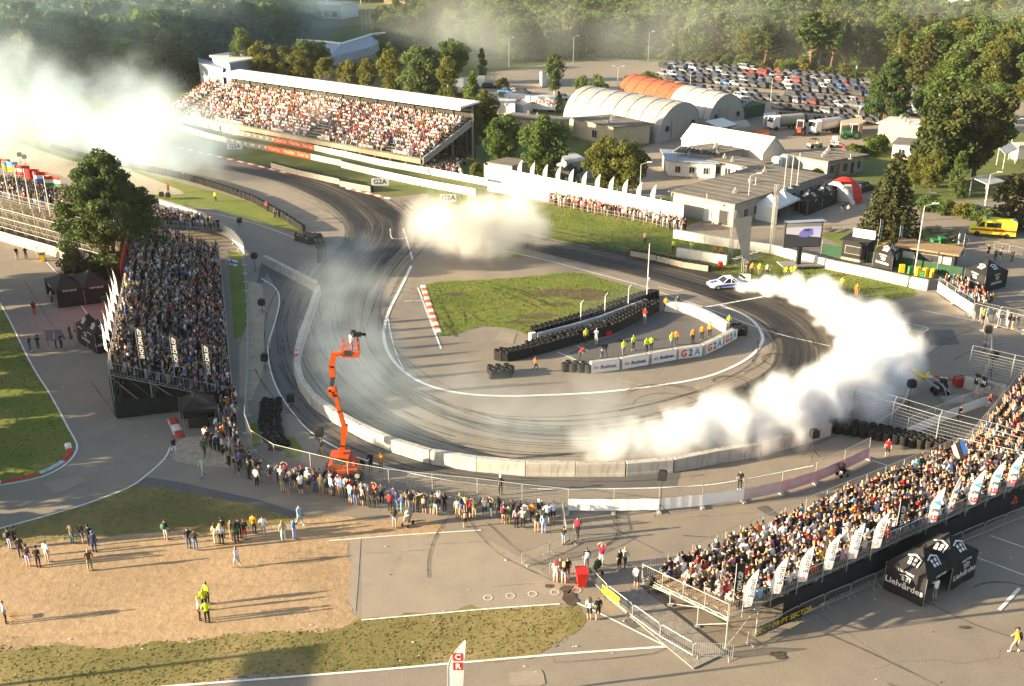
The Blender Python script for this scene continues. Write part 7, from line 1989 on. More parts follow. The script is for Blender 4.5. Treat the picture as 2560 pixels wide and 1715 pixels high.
for ri,(v0,u0,u1) in enumerate(rows):
  u=u0
  where=f"in the {nth(ri)} row of the car park" if ri<10 else 'under the trees by the car park'
  k=0
  while u<u1:
    v=v0+(u-600)*.085
    p=G(3,u,v+18)
    if r.random()<.95:
      rand_car(p,R(-58),where,f'cars of car park row {ri + 1}'); ci+=1
    u+=60*r.uniform(.93,1.1); k+=1
for i,(n,u,v,k,c,a,lab) in enumerate(((2,1990,560,'suv','dark_grey',-20,'dark pickup alone on the empty part of the car park'),(2,970,690,'estate','black',-10,'black estate car behind the white container office'),(2,1065,690,'sedan','silver',-10,'silver car behind the white container office'),(2,1130,640,'sedan','blue',-25,'blue car in the row of three by the fence'),(2,1185,640,'sedan','beige',-25,'beige car in the row of three by the fence'),(2,1245,645,'sedan','black',-25,'black car in the row of three by the fence'),
            (2,1020,605,'estate','black',0,'black estate near the green bush by the car park'),(2,1520,680,'sedan','silver',-30,'silver car beside the first silver hangar'),(2,880,305,'van','white',-20,'white van on the lane between the far trees'),(3,445,700,'sedan','silver',-10,'silver car behind the second hangar'),(2,840,680,'suv','maroon',-10,'maroon van in the shade behind the covered stand'),(2,2250,480,'suv','black',-20,'black off-roader at the left end of the car park'),(2,2250,515,'sedan','black',-20,'black saloon at the left end of the car park'),(2,2300,520,'sedan','silver',-20,'silver saloon at the left end of the car park'),(3,1560,770,'suv','white',-30,'white car seen below the big pine'),(3,1230,1310,'suv','black',40,'black car behind the red dome tent'))):
  car(G(n,u,v),R(a),k,c,lab)
for i in range(15):
  p=G(3,690+i*30,812+i*3.2); rand_car(p,R(-60),'in the dark row behind the yard fence','cars behind the yard fence')
# --- the drifting car
dc=thing('drift_car',G(6,300,398),math.pi+.20,'white and blue striped race car drifting out of the smoke','car')
bo,wi,wh,lt=CARM['drift']
for x in (-1.35,1.4):
  for s in (-1,1):m=MB(); m.tube((x,s*.74,.31),(x,s*.965,.31),.31,12); q=m.build('wheel',M_['rubber'],dc); m=MB(); m.tube((x,s*.8,.31),(x,s*.975,.31),.18,10); m.build('rim',M_['white_dirty'],q)
o=obj('body',bo,dc); o['paint']=[.62,.64,.72]; obj('windows',wi,dc); obj('lights',lt,dc)
m=MB(); m.box((-1.95,0,1.22),(.4,1.7,.05)); [m.box((-1.95,y,1.02),(.08,.05,.4)) for y in (-.6,.6)]; m.build('rear_wing',M_['dark'],dc)
m=MB()
for s in (-1,1):m.add([(-1.2,s*.965,.45),(1.3,s*.965,.35),(1.6,s*.955,.6),(-.9,s*.965,.72)],[(0,1,2,3)])
m.add([(1.2,-.5,.80),(2.1,-.4,.66),(2.1,.1,.66),(1.2,0,.80)],[(0,1,2,3)]); m.build('blue_stripe',M_['blue'],dc)
m=MB(); m.box((2.22,0,.22),(.3,1.7,.05)); m.build('front_splitter',M_['dark'],dc)
# --- ambulance
am=thing('ambulance',G(6,2120,48),R(158),'yellow ambulance van with a red stripe on the road','van')
m=MB(); Wd=1.0
prof=[(-2.9,.45),(-2.9,2.35),(-2.75,2.5),(1.1,2.5),(1.5,2.35),(2.2,1.35),(2.95,1.1),(3.05,.9),(3.05,.45)]
m.loft([[(x,s*Wd*(.9 if z>2.2 else 1),z) for x,z in prof] for s in (-1,1)]); m.build('body',M_['lime_yellow'] if 'lime_yellow' in M_ else M_['yellow'],am)
for s in (-1,1):
  m=MB(); m.add([(1.2,s*1.012,1.45),(2.1,s*1.012,1.4),(1.6,s*.97,2.1),(1.2,s*.97,2.15)],[(0,1,2,3)]); m.add([(-.9,s*1.012,1.45),(.9,s*1.012,1.45),(.9,s*.98,2.1),(-.9,s*.98,2.1)],[(0,1,2,3)]); m.build('window',M_['glass_dark'],am)
  m=MB(); m.add([(-2.85,s*1.016,.95),(2.9,s*1.016,.85),(2.9,s*1.016,1.1),(-2.85,s*1.016,1.3)],[(0,1,2,3)]); m.build('red_stripe',M_['red'],am)
  for x in (-1.8,2.0):m=MB(); m.tube((x,s*.78,.38),(x,s*1.03,.38),.38,12); m.build('wheel',M_['rubber'],am)
m=MB(); m.add([(1.58,-.85,2.25),(1.58,.85,2.25),(2.17,.92,1.42),(2.17,-.92,1.42)],[(0,1,2,3)]); m.build('windscreen',M_['glass_dark'],am)
m=MB(); m.box((.9,0,2.58),(.4,1.5,.16)); m.box((-2.5,0,2.56),(.3,1.5,.14)); m.build('beacon_bar',M_['blue'],am)
# --- yard machines
def tractor(p,rz,mat,label):
  root=thing('tractor',p,rz,label,'tractor','tractors in the yard')
  m=MB(); m.box((.9,0,1.25),(1.9,.8,.8)); m.box((-.5,0,1.0),(1.6,.9,.6)); m.build('hood',M_[mat],root)
  m=MB(); m.box((-.6,0,2.95),(1.5,1.5,.12)); [m.box((x,y,2.1),(.1,.1,1.6)) for x in (-1.25,.05) for y in (-.65,.65)]; m.build('cab_frame',M_['white_dirty'],root)
  m=MB(); m.box((-.6,0,2.15),(1.25,1.3,1.5)); m.build('cab_glass',M_['glass_dark'],root)
  for x,q,y in ((-.9,.85,.95),(1.4,.6,.9)):
    for s in (-1,1):
      m=MB(); m.tube((x,s*(y-.25),q),(x,s*(y+.2),q),q,14); w_=m.build('wheel',M_['rubber'],root); m=MB(); m.tube((x,s*(y-.26),q),(x,s*(y+.22),q),q*.5,10); m.build('rim',M_[mat],w_)
tractor(G(3,800,925),R(-110),'red_kerb','dark red tractor facing the camera in the yard'); tractor(G(3,1150,950),R(180),'green','green tractor seen from the side in the yard')
def truck(p,rz,label,tank='white_dirty',cab='white',L=6.0):
  root=thing('lorry',p,rz,label,'lorry','lorries in the yard')
  m=MB(); m.loft([[(x,s*1.2,z) for x,z in ((3.4,.6),(3.4,1.7),(3.1,2.9),(1.7,2.9),(1.7,.6))] for s in (-1,1)]); m.build('cab',M_[cab],root)
  m=MB(); m.add([(3.42,-1.05,1.75),(3.42,1.05,1.75),(3.15,.95,2.75),(3.15,-.95,2.75)],[(0,1,2,3)]); m.build('windscreen',M_['glass_dark'],root)
  if tank:m=MB(); m.tube((1.4,0,2.0),(-L+1.5,0,2.0),1.15,14); m.build('tank',M_[tank],root)
  m=MB(); m.box((-.8,0,.85),(L+1.5,1.0,.3)); m.build('chassis',M_['dark'],root)
  for x in (2.5,-2.2,-3.4):
    for s in (-1,1):m=MB(); m.tube((x,s*.85,.5),(x,s*1.2,.5),.5,12); m.build('wheel',M_['rubber'],root)
truck(G(3,960,915),R(-150),'white tanker lorry parked in the yard'); truck(G(3,690,885),R(-160),'pale lorry with covered load beside the red tractor','plaster_grey')
p=G(3,905,1015); root=thing('utility_buggy',p,.2,'open topped pale yellow utility vehicle in the yard','vehicle')
m=MB(); m.box((0,0,.7),(2.6,1.4,.5)); m.box((.9,0,1.0),(.8,1.3,.3)); m.build('body',M_['plaster_cream'],root); m=MB(); m.box((-.2,0,1.85),(1.3,1.3,.06)); [m.box((x,y,1.4),(.06,.06,.9)) for x in (-.8,.4) for y in (-.6,.6)]; m.build('roll_cage',M_['dark'],root)
for x in (-.9,.9):
  for s in (-1,1):m=MB(); m.tube((x,s*.6,.38),(x,s*.85,.38),.38,10); m.build('wheel',M_['rubber'],root)
p=G(3,1040,1010); root=thing('loader',p,-.3,'small white and red loader with raised arms in the yard','loader')
m=MB(); m.box((0,0,.9),(1.6,1.2,.8)); m.box((-.1,0,1.7),(1.0,1.1,.9)); m.build('body',M_['white'],root); m=MB(); [m.bar((-.9,s*.7,1.6),(1.5,s*.7,.6),.14) for s in (-1,1)]; m.box((1.8,0,.3),(.4,1.7,.5)); m.build('loader_arms',M_['red_kerb'],root)
for x in (-.5,.5):
  for s in (-1,1):m=MB(); m.tube((x,s*.6,.36),(x,s*.88,.36),.36,10); m.build('wheel',M_['rubber'],root)
def container(n,p0,pl,pr,h,mat,label,group='containers and boxes'):
  A=G(n,*p0); ex,ey=G(n,*pr)-A,G(n,*pl)-A; root=thing('container',A,0,label,'container',group); m=MB(); Z=lambda v,z:(v.x,v.y,z)
  c=[Vector((0,0,0)),ex,ex+ey,ey]; m.add([Z(q,.1) for q in c]+[Z(q,h) for q in c],[(0,1,5,4),(1,2,6,5),(2,3,7,6),(3,0,4,7),(4,5,6,7)]); m.build('shell',M_[mat],root)
  m=MB(); k=10
  for q in range(k):
    a=ex*(q+.25)/k; b=ex*(q+.6)/k; nn=Vector((ex.y,-ex.x,0)).normalized()*.05; m.add([Z(a+nn,.15),Z(b+nn,.15),Z(b+nn,h-.06),Z(a+nn,h-.06)],[(0,1,2,3)])
  m.build('ribs',M_[mat],root)
container(3,(1080,950),(1075,905),(1230,930),2.6,'plaster_cream','cream box trailer behind the green tractor'); container(3,(330,950),(310,905),(460,935),2.2,'plaster_grey','grey container beside the small canopy in the yard'); container(3,(555,880),(550,850),(640,870),2.4,'white_dirty','white box behind the hangar yard'); container(3,(580,960),(480,940),(600,930),.9,'orange_kerb','low orange machine parts in the yard')
container(2,(1375,600),(1360,570),(1440,590),3.2,'white','white box lorry body behind the pale tree on the car park'); container(2,(1190,805),(950,765),(1200,770),3.0,'white_dirty','white container office beside the covered grandstand'); container(2,(1250,790),(1200,780),(1310,765),2.4,'white','white cabin next to the container office')
for i,(u,v,u2,v2,tx) in enumerate(((1120,745,1290,765,'Sporting'),(1300,765,1480,775,'SPARTNI'))):
  a,b=G(2,u,v),G(2,u2,v2); d=b-a; root=thing('race_trailer',a,math.atan2(d.y,d.x),f'{nth(i)} white race trailer with red lettering behind the white cabins','trailer','race trailers'); L=d.length
  m=MB(); m.box((L/2,1.25,2.1),(L,2.5,2.9)); m.build('box_body',M_['white'],root); m=MB(); [m.tube((x,.1,.45),(x,.4,.45),.45,10) for x in (L*.7,L*.8,L*.15)]; m.build('wheels',M_['rubber'],root)
  obj('lettering',lettering(tx,1.4,'logo_red',bold=.02),root,frame((L*.5,-.03,2.3),(1,0,0),(0,0,1)))
# ------------------------------------------------------------------ buildings behind the track
def hangar(A,B,Cp,h,label,roofs,end='hangar_end',n=14):
  "barrel hangar: near-left A, near-right B, far-left Cp (plan points)"
  ex,ey=B-A,Cp-A; L=ey.length; root=thing('hangar',A,0,label,'hangar','barrel roofed hangars'); w=ex.length/2
  rings=lambda t,s=1.0:[A*0+ex*(.5-.5*s*math.cos(math.pi*k/n))+ey*t+Vector((0,0,h*s*math.sin(math.pi*k/n)**.85)) for k in range(n+1)]
  for a,b,mt in roofs:
    S=max(1,int((b-a)*L/2.0))
    for q in range(S):
      t0,t1=a+(b-a)*q/S,a+(b-a)*(q+1)/S; m=MB(); r0,r1=rings(t0,1.0+(.014 if q % 2 else 0)),rings(t1,1.0+(.014 if q % 2 else 0))
      for k in range(n):m.quad(r0[k],r0[k+1],r1[k+1],r1[k])
      m.build('roof_sheet',M_[mt],root,smooth=True)
  for t,off in ((.004,-1),(.996,1)):
    m=MB(); r0=rings(t,.985); m.poly(r0); m.build('end_wall',M_[end],root)
  eyn=ey.normalized(); nn=-eyn*.04
  m=MB(); a,b=ex*.30+nn,ex*.70+nn
  m.quad(a,b,b+Vector((0,0,h*.62)),a+Vector((0,0,h*.62))); d=m.build('door',M_['plaster_grey'],root)
  for t in (.36,.43,.5,.57,.64):m=MB(); a=ex*t+nn*2; m.bar(a,a+Vector((0,0,h*.6)),.08); m.build('door_rib',M_['hangar_end'],d)
  for t,z in ((.2,h*.35),(.8,h*.35)):
    m=MB(); a,b=ex*(t-.04)+nn,ex*(t+.04)+nn; m.quad(a+Vector((0,0,z-.5)),b+Vector((0,0,z-.5)),b+Vector((0,0,z+.5)),a+Vector((0,0,z+.5))); m.build('window',M_['glass_dark'],root)
A,B=G(2,2170,985),G(3,125,905); Cc=G(2,1520,845)
hangar(A,B,Cc,7.2,'large silver barrel roofed hangar with peeling roof',[(0,1,'hangar_silver')])
A,B=G(3,175,885),G(3,425,850); Cc=G(2,1880,720)
hangar(A,B,Cc,7.0,'second barrel hangar with half rusty red and half silver roof',[(0,.42,'hangar_silver'),(.42,1,'rust_roof')])
box_house(2,(1860,1010),(1500,960),(2110,985),3.9,'long cream workshop with a dark flat roof in front of the silver hangar','plaster_cream','felt_roof',windows={'L':[(.55,1.6,1.0,2.6)]},over=.5)
box_house(2,(1515,960),(1215,900),(1560,930),3.6,'low annex joined to the cream workshop behind the trees','plaster_cream','felt_roof',over=.4)
box_house(2,(1170,1245),(990,1225),(1300,1210),2.6,'low grey shed with flat white edged roof beside the hoarding','white_dirty','felt_roof',over=.2)
box_house(2,(1560,1225),(1500,1170),(1680,1215),2.8,'small grey hut under the yellow green trees','plaster_grey','metal_roof',doors={'R':[(.3,1.0,.05,2.1,'dark')]},windows={'R':[(.7,.8,.9,2.0)]})
box_house(2,(2240,1215),(2040,1150),(2560,1235),2.9,'low white workshop with wavy blue metal roof','white_dirty','blue_metal',windows={'R':rowwin(3,.2,.8,1.0,.9,2.1)},doors={'L':[(.4,1.4,.05,2.3,'dark')]},over=.5)
box_house(3,(450,1265),(-80,1215),(580,1235),3.0,'long white low building with five windows and metal roof','white_dirty','felt_roof',windows={'L':rowwin(5,.25,.85,1.2,.9,2.3)},doors={'L':[(.1,1.2,.05,2.3,'dark')]},over=.5)
box_house(3,(240,1190),(0,1160),(395,1165),3.6,'dark roofed shed beside the white marquee','plaster_grey','felt_roof',over=.3)
root=thing('wavy_roof',G(3,-80,1165),0,'corrugated blue grey sawtooth roof between the low sheds','roof')
c0=G(3,-80,1165); d1=G(3,200,1195)-c0; d2=G(3,60,1120)-G(3,0,1165)
for k in range(9):
  a,b=d1*k/9,d1*(k+.92)/9; m=MB(); m.quad(a+Vector((0,0,3.3)),b+Vector((0,0,3.8)),b+d2+Vector((0,0,3.8)),a+d2+Vector((0,0,3.3))); m.quad(a+Vector((0,0,3.25)),a+d2+Vector((0,0,3.25)),b+d2+Vector((0,0,3.75)),b+Vector((0,0,3.75))); m.build('roof_sheet',M_['blue_metal'],root)
m=MB(); m.add([Vector((0,0,0)),d1,d1+d2,d2]+[q+Vector((0,0,3.2)) for q in (Vector((0,0,0)),d1,d1+d2,d2)],[(0,1,5,4),(1,2,6,5),(2,3,7,6),(3,0,4,7),(4,5,6,7)]); m.build('wall',M_['white_dirty'],root)
box_house(3,(540,1180),(-60,1085),(680,1150),3.4,'long white gabled marquee in the yard','offwhite','offwhite',gable=2.4,ridge='y',over=.15,name='marquee',cat='marquee')
box_house(3,(345,1560),(-90,1468),(955,1345),3.4,'long flat roofed grey building in an L beside the tents','plaster_grey','felt_roof',windows={'R':rowwin(9,.12,.94,1.2,.9,2.3)},doors={'L':[(.85,1.6,.05,2.3,'dark'),(.6,1.4,.05,2.2,'white_dirty')]},over=.35)
box_house(3,(985,1225),(660,1195),(1235,1180),3.0,'long low building with grey sloping roof and paired windows','plaster_grey','felt_roof',windows={'R':[(.12,1.3,.7,2.3),(.48,1.3,.7,2.3),(.85,1.0,.7,2.3)]},doors={'R':[(.28,1.0,.05,2.3,'brick'),(.68,.9,.05,2.2,'dark')]},over=.5)
box_house(3,(1600,1000),(1340,965),(1680,955),3.6,'cream house with a pale rust stained flat roof','plaster_cream','white_dirty',over=.5)
box_house(3,(1560,1095),(1430,1085),(1600,1050),2.6,'small white lean-to with a dark roof below the cream house','white','felt_roof',windows={'L':[(.5,1.2,.4,1.9)]},over=.3)
box_house(3,(420,830),(415,800),(560,800),2.8,'green lean-to beside the second hangar','green_net','green_net',over=.1)
def canopy(n,p0,pl,pr,h,label,mat='metal_roof',tilt=.4):
  A=G(n,*p0); ex,ey=G(n,*pr)-A,G(n,*pl)-A; root=thing('canopy',A,0,label,'canopy','open canopies'); Z=lambda v,z:Vector((v.x,v.y,z))
  c=[(Vector((0,0,0)),h),(ex,h),(ex+ey,h+tilt),(ey,h+tilt)]; m=MB(); m.add([Z(q,z) for q,z in c]+[Z(q,z+.12) for q,z in c],[(0,3,2,1),(4,5,6,7),(0,1,5,4),(1,2,6,5),(2,3,7,6),(3,0,4,7)]); m.build('roof',M_[mat],root)
  for q,z in c:m=MB(); m.bar(Z(q*.97,0),Z(q*.97,z),.12); m.build('post',M_['white_dirty'],root)
canopy(3,(2075,1385),(1960,1350),(2190,1360),2.7,'open grey canopy on white posts at the right'); canopy(3,(2195,1160),(2150,1130),(2280,1120),2.6,'small pale canopy on a post near the double lamp'); canopy(3,(250,960),(150,925),(370,935),2.4,'small white canopy in the yard below the hangars','white'); canopy(3,(1340,830),(1200,815),(1350,800),2.5,'blue grey canopy below the big pine','blue_metal')
box_house(3,(2290,1105),(2265,1085),(2440,1100),2.8,'pale kiosk cut by the right edge','offwhite','offwhite',over=.1)
# water tanks on the flat roof
for i,(u,v) in enumerate(((640,1195),(690,1185),(740,1178))):
  p=G(3,u,v); m=MB(); m.lathe((0,0,0),[(.9,0),(.95,.5),(.95,1.6),(.6,1.95),(.01,2.0)],12); m.build('water_tank',M_['white'],label=f'{nth(i)} round white tank between the flat roofed buildings',cat='tank',group='white tanks').location=Vector((p.x,p.y,1.2))
# roof masts and vents
for i,(u,v,h) in enumerate(((695,1300,5.0),(740,1290,5.0),(785,1270,5.0),(500,1270,1.2),(165,1390,1.4),(950,1150,.9),(1150,1090,.9))):
  p=G(3,u,v,3.5); m=MB(); m.tube((0,0,0),(0,0,h),.06,6); m.box((0,0,.05),(.6,.4,.1)); m.build('roof_mast',M_['pole_grey'],label=f'{nth(i)} thin mast on the flat roofs',cat='mast',group='roof masts').location=p
# lamp posts
def lamp(n,u,v,h,label,arms=1):
  root=thing('street_lamp',G(n,u,v),0,label,'lamp','street lamps'); m=MB(); m.tube((0,0,0),(0,0,h),.09,7,r2=.05); m.build('pole',M_['pole_grey'],root)
  for s in ((1,) if arms==1 else (-1,1)):
    m=MB(); m.tube((0,0,h),(s*1.1,0,h+.35),.04,5); m.build('arm',M_['pole_grey'],root); m=MB(); m.box((s*1.3,0,h+.38),(.7,.25,.14)); m.build('lamp_head',M_['white'],root)
for n,u,v,h,a,lab in ((2,1410,1260,5.6,1,'street lamp in front of the broad tree by the hoarding'),(2,2043,1395,6.2,1,'street lamp beside the yellow green trees'),(2,1052,560,6.2,2,'double street lamp at the edge of the car park'),(2,1150,460,8.6,1,'tall street lamp against the far trees'),(2,790,295,5.0,1,'short street lamp by the far lane'),(2,1590,430,8.0,1,'street lamp at the shady wood edge'),(2,2103,420,9.0,1,'street lamp before the wood by the car park'),(2,1893,620,6.0,2,'street lamp behind the rust red hangar roof'),(3,52,610,4.5,1,'street lamp at the left rows of the car park'),(3,598,760,7.5,1,'street lamp in the middle of the car park'),(3,932,500,10.0,1,'street lamp before the trees behind the car park'),(3,2245,1040,6.0,2,'double street lamp at the right edge'),(3,440,1500,6.5,1,'street lamp in front of the flat roofed building'),(3,120,400,8.0,1,'street lamp at the wood edge left of the car park'),(6,1610,60,6.0,1,'street lamp beside the spruce'),(6,1590,300,8.5,1,'thin mast in front of the bar hut'),(3,2060,1490,6.5,1,'thin post below the grey canopy')):
  lamp(n,u,v,h,lab,a)
for i,(n,u,v) in enumerate(((2,145,215),(2,172,205),(2,203,200))):
  m=MB(); m.tube((0,0,0),(0,0,22),.16,6,r2=.08); m.add([(.1,0,21.5),(1.4,0,21),(1.3,0,16),(.1,0,16)],[(0,1,2,3)]); m.build('flag_mast',M_['white'],label=f'{nth(i)} of three tall white flag masts beyond the arena',cat='mast',group='white flag masts').location=G(n,u,v)
# arena roofs beyond the covered grandstand
def slab(pts,z0,z1,mat,name,label,cat,wall=None):
  "flat roof slab over measured roof corners (n, u, v) at height z1"
  P=[G(n,u,v,z1) for n,u,v in pts]; c0=Vector((P[0].x,P[0].y,0)); root=thing(name,c0,0,label,cat); Q=[p-c0 for p in P]; k=len(Q)
  m=MB(); m.add([(q.x,q.y,z1) for q in Q]+[(q.x,q.y,z1+.4) for q in Q],[tuple(range(k-1,-1,-1)),tuple(range(k,2*k))]+[(i,(i+1) % k,k+(i+1) % k,k+i) for i in range(k)]); m.build('roof',M_[mat],root)
  if wall:
    m=MB(); s=.94; cx=sum((q for q in Q),Vector())/k; W_=[cx+(q-cx)*s for q in Q]
    for i in range(k):a,b=W_[i],W_[(i+1) % k]; m.quad((a.x,a.y,z0),(b.x,b.y,z0),(b.x,b.y,z1-.02),(a.x,a.y,z1-.02))
    m.build('wall',M_[wall],root)
  return root
slab([(1,1435,388),(1,1565,438),(1,1960,372),(1,1845,325)],0,9.0,'white','arena_hall','hall with a slanted white roof behind the covered grandstand','hall','blue_metal')
slab([(1,1355,405),(1,1525,450),(1,1530,480),(1,1360,440)],0,7.0,'blue_metal','arena_annex','blue grey annex below the slanted white roof','hall','blue_metal')
rg=thing('arena_ring',G(2,0,380),0,'long curved arena roof with a pale rim far behind the stand','arena'); c0=G(2,0,380)
Pt=[G(1,2035,275,9),G(1,2200,285,9),G(2,0,300,9),G(2,210,235,9),G(2,300,225,9)]; Pb=[G(1,2035,370,7.0),G(1,2250,400,7.0),G(2,0,372,7.0),G(2,210,320,7.0),G(2,310,260,7.0)]
m=MB()
for i in range(4):m.quad(Pb[i]-c0,Pb[i+1]-c0,Pt[i+1]-c0,Pt[i]-c0)
m.build('roof',M_['blue_metal'],rg)
m=MB(); [m.tube(a-c0,b-c0,.4,5) for a,b in zip(Pt[:-1],Pt[1:])]; m.build('rim',M_['white'],rg)
m=MB()
for i in range(4):a,b=Pb[i]-c0,Pb[i+1]-c0; m.quad((a.x,a.y,4.6),(b.x,b.y,4.6),b,a)
m.build('fascia',M_['blue_metal'],rg)
for i in range(12):q=Pb[i*3//12].lerp(Pb[i*3//12+1],(i*3/12) % 1)-c0; m=MB(); m.bar((q.x,q.y,0),(q.x,q.y,4.7),.5); m.build('column',M_['plaster_grey'],rg)
# far blocks of flats and other far buildings
def far_block(x0,y0,x1,y1,Y,depth,label,wall,nx,ny,roofm='felt_roof'):
  a,b=atY(x0,y1,Y),atY(x1,y0,Y); w=b.x-a.x; h=b.z; root=thing('apartment_block',(a.x,Y,0),0,label,'building','far blocks of flats')
  m=MB(); m.box((w/2,depth/2,h/2),(w,depth,h)); m.build('wall',M_[wall],root); m=MB(); m.box((w/2,depth/2,h+.2),(w+.6,depth+.6,.4)); m.build('roof',M_[roofm],root)
  zl=max(2.0,a.z)
  for i in range(nx):
    for j in range(ny):
      x=w*(i+.5)/nx; z=h-(h-zl)*(j+.5)/ny; m=MB(); m.quad((x-w/nx*.28,-.06,z-1.0),(x+w/nx*.28,-.06,z-1.0),(x+w/nx*.28,-.06,z+.9),(x-w/nx*.28,-.06,z+.9)); f=m.build('window',M_['white'],root)
      m=MB(); m.quad((x-w/nx*.22,-.1,z-.85),(x+w/nx*.22,-.1,z-.85),(x+w/nx*.22,-.1,z+.75),(x-w/nx*.22,-.1,z+.75)); m.build('pane',M_['glass_sky'],f)
far_block(1587,5,1655,50,520,14,'white block of flats with dark windows beyond the wood','white',5,3); far_block(1485,-30,1537,22,560,14,'cream block of flats at the top edge','plaster_cream',4,2); far_block(1910,-40,1955,40,520,12,'grey tower block rising left of the pylon','hangar_end',3,3); far_block(2385,-30,2448,45,480,12,'white flats above the wood near the right','white',4,3); far_block(2170,-30,2205,12,540,12,'pale flats at the top edge behind the wood','white_dirty',2,1); far_block(1240,-30,1310,18,640,14,'distant pale flats above the middle trees','plaster_cream',4,1); far_block(960,-30,1012,14,620,12,'yellow house at the top edge','plaster_cream',3,1,'rust_roof'); far_block(1050,-30,1135,10,640,12,'red roofed house at the top edge','white_dirty',4,1,'rust_roof')
p=atY(1755,55,480); ch=thing('brick_chimney',(p.x,480,0),0,'tall red brick chimney at the top of the wood','chimney'); m=MB(); m.lathe((0,0,0),[(3.0,0),(2.2,42)],12); m.build('shaft',M_['brick'],ch)
m=MB(); m.lathe((0,0,0),[(2.95,20),(2.85,22)],12); m.build('white_band',M_['white'],ch)
p=atY(2045,30,560); py=thing('pylon',(p.x,560,0),0,'pale green lattice pylon above the wood','pylon'); m=MB()
for k in range(9):
  z0,z1=k*6,(k+1)*6; w0,w1=4-k*.4,4-(k+1)*.4
  for sx,sy in ((-1,-1),(1,-1),(1,1),(-1,1)):m.tube((sx*w0,sy*w0,z0),(sx*w1,sy*w1,z1),.25,4); m.tube((sx*w0,sy*w0,z0),(-sx*w1,sy*w1,z1),.15,3)
m.build('lattice',M_['lime'],py)
# long white building and hall at top centre left
box_house(0,G(1,2341,140),G(1,2075,105),G(2,120,115),6.5,'long white depot building at the top beyond the pine wood','white','metal_roof',windows={'L':rowwin(8,.1,.9,3.0,1.5,4.0)},over=.4)
# small white boards in the grove
for i,(n,u,v,w,h) in enumerate(((2,800,640,3.0,3.4),(2,865,600,4.0,2.4),(2,945,590,3.2,2.4),(2,830,620,3.4,1.0))):
  root=thing('notice_board',G(n,u,v),.1,f'{nth(i)} white board among the trees behind the covered grandstand','board','boards among the trees'); m=MB(); m.box((0,0,.4+h/2),(w,.12,h)); m.build('panel',M_['white' if i !=3 else 'lime'],root); m=MB(); [m.bar((x,.1,0),(x,.1,h),.1) for x in (-w*.4,w*.4)]; m.build('legs',M_['pole_grey'],root)
# ------------------------------------------------------------------ trees
def leaf_arrays(cl,size,g,per,flat=.0,tint0=.45,tsd=.22):
  "cl: (x, y, z, rx, rz) clumps; random leaf-sized quads spread through each clump, thicker at its rim"
  out,tint=[],[]
  for (x,y,z,rx,rz) in cl:
    n=int(per*g.uniform(.8,1.2))
    d=g.normal(size=(n,3)); d/=np.linalg.norm(d,axis=1)[:,None]
    rr=g.uniform(.35,1.0,n)**.5
    c=np.stack([x+d[:,0]*rx*rr,y+d[:,1]*rx*rr,z+d[:,2]*rz*rr],1)
    nm=d*.7+g.normal(size=(n,3))*.6; nm[:,2]+=flat; nm/=np.linalg.norm(nm,axis=1)[:,None]
    t=np.cross(nm,g.normal(size=(n,3))); t/=np.linalg.norm(t,axis=1)[:,None]; b=np.cross(nm,t)
    s=size*g.uniform(.6,1.35,n)[:,None]
    out.append(np.stack([c-t*s-b*s*.6,c+t*s-b*s*.6,c+t*s*.75+b*s*.6,c-t*s*.75+b*s*.6],1).reshape(-1,3))
    base=np.clip(g.normal(tint0,tsd),0,1); tint.append(np.clip(base+g.normal(0,.12,n),0,1))
  return np.concatenate(out),np.concatenate(tint)
def quads_mesh(name,V,tint,mat):
  n=len(V)//4; me=bpy.data.meshes.new(name)
  me.vertices.add(4*n); me.vertices.foreach_set('co',V.astype(np.float32).ravel()); me.loops.add(4*n); me.loops.foreach_set('vertex_index',np.arange(4*n,dtype=np.int32))
  me.polygons.add(n); me.polygons.foreach_set('loop_start',np.arange(0,4*n,4,dtype=np.int32)); me.polygons.foreach_set('loop_total',np.full(n,4,np.int32)); me.materials.append(M_[mat]); me.update()
  a=me.attributes.new('tint','FLOAT','POINT'); a.data.foreach_set('value',np.repeat(tint,4).astype(np.float32)); return me
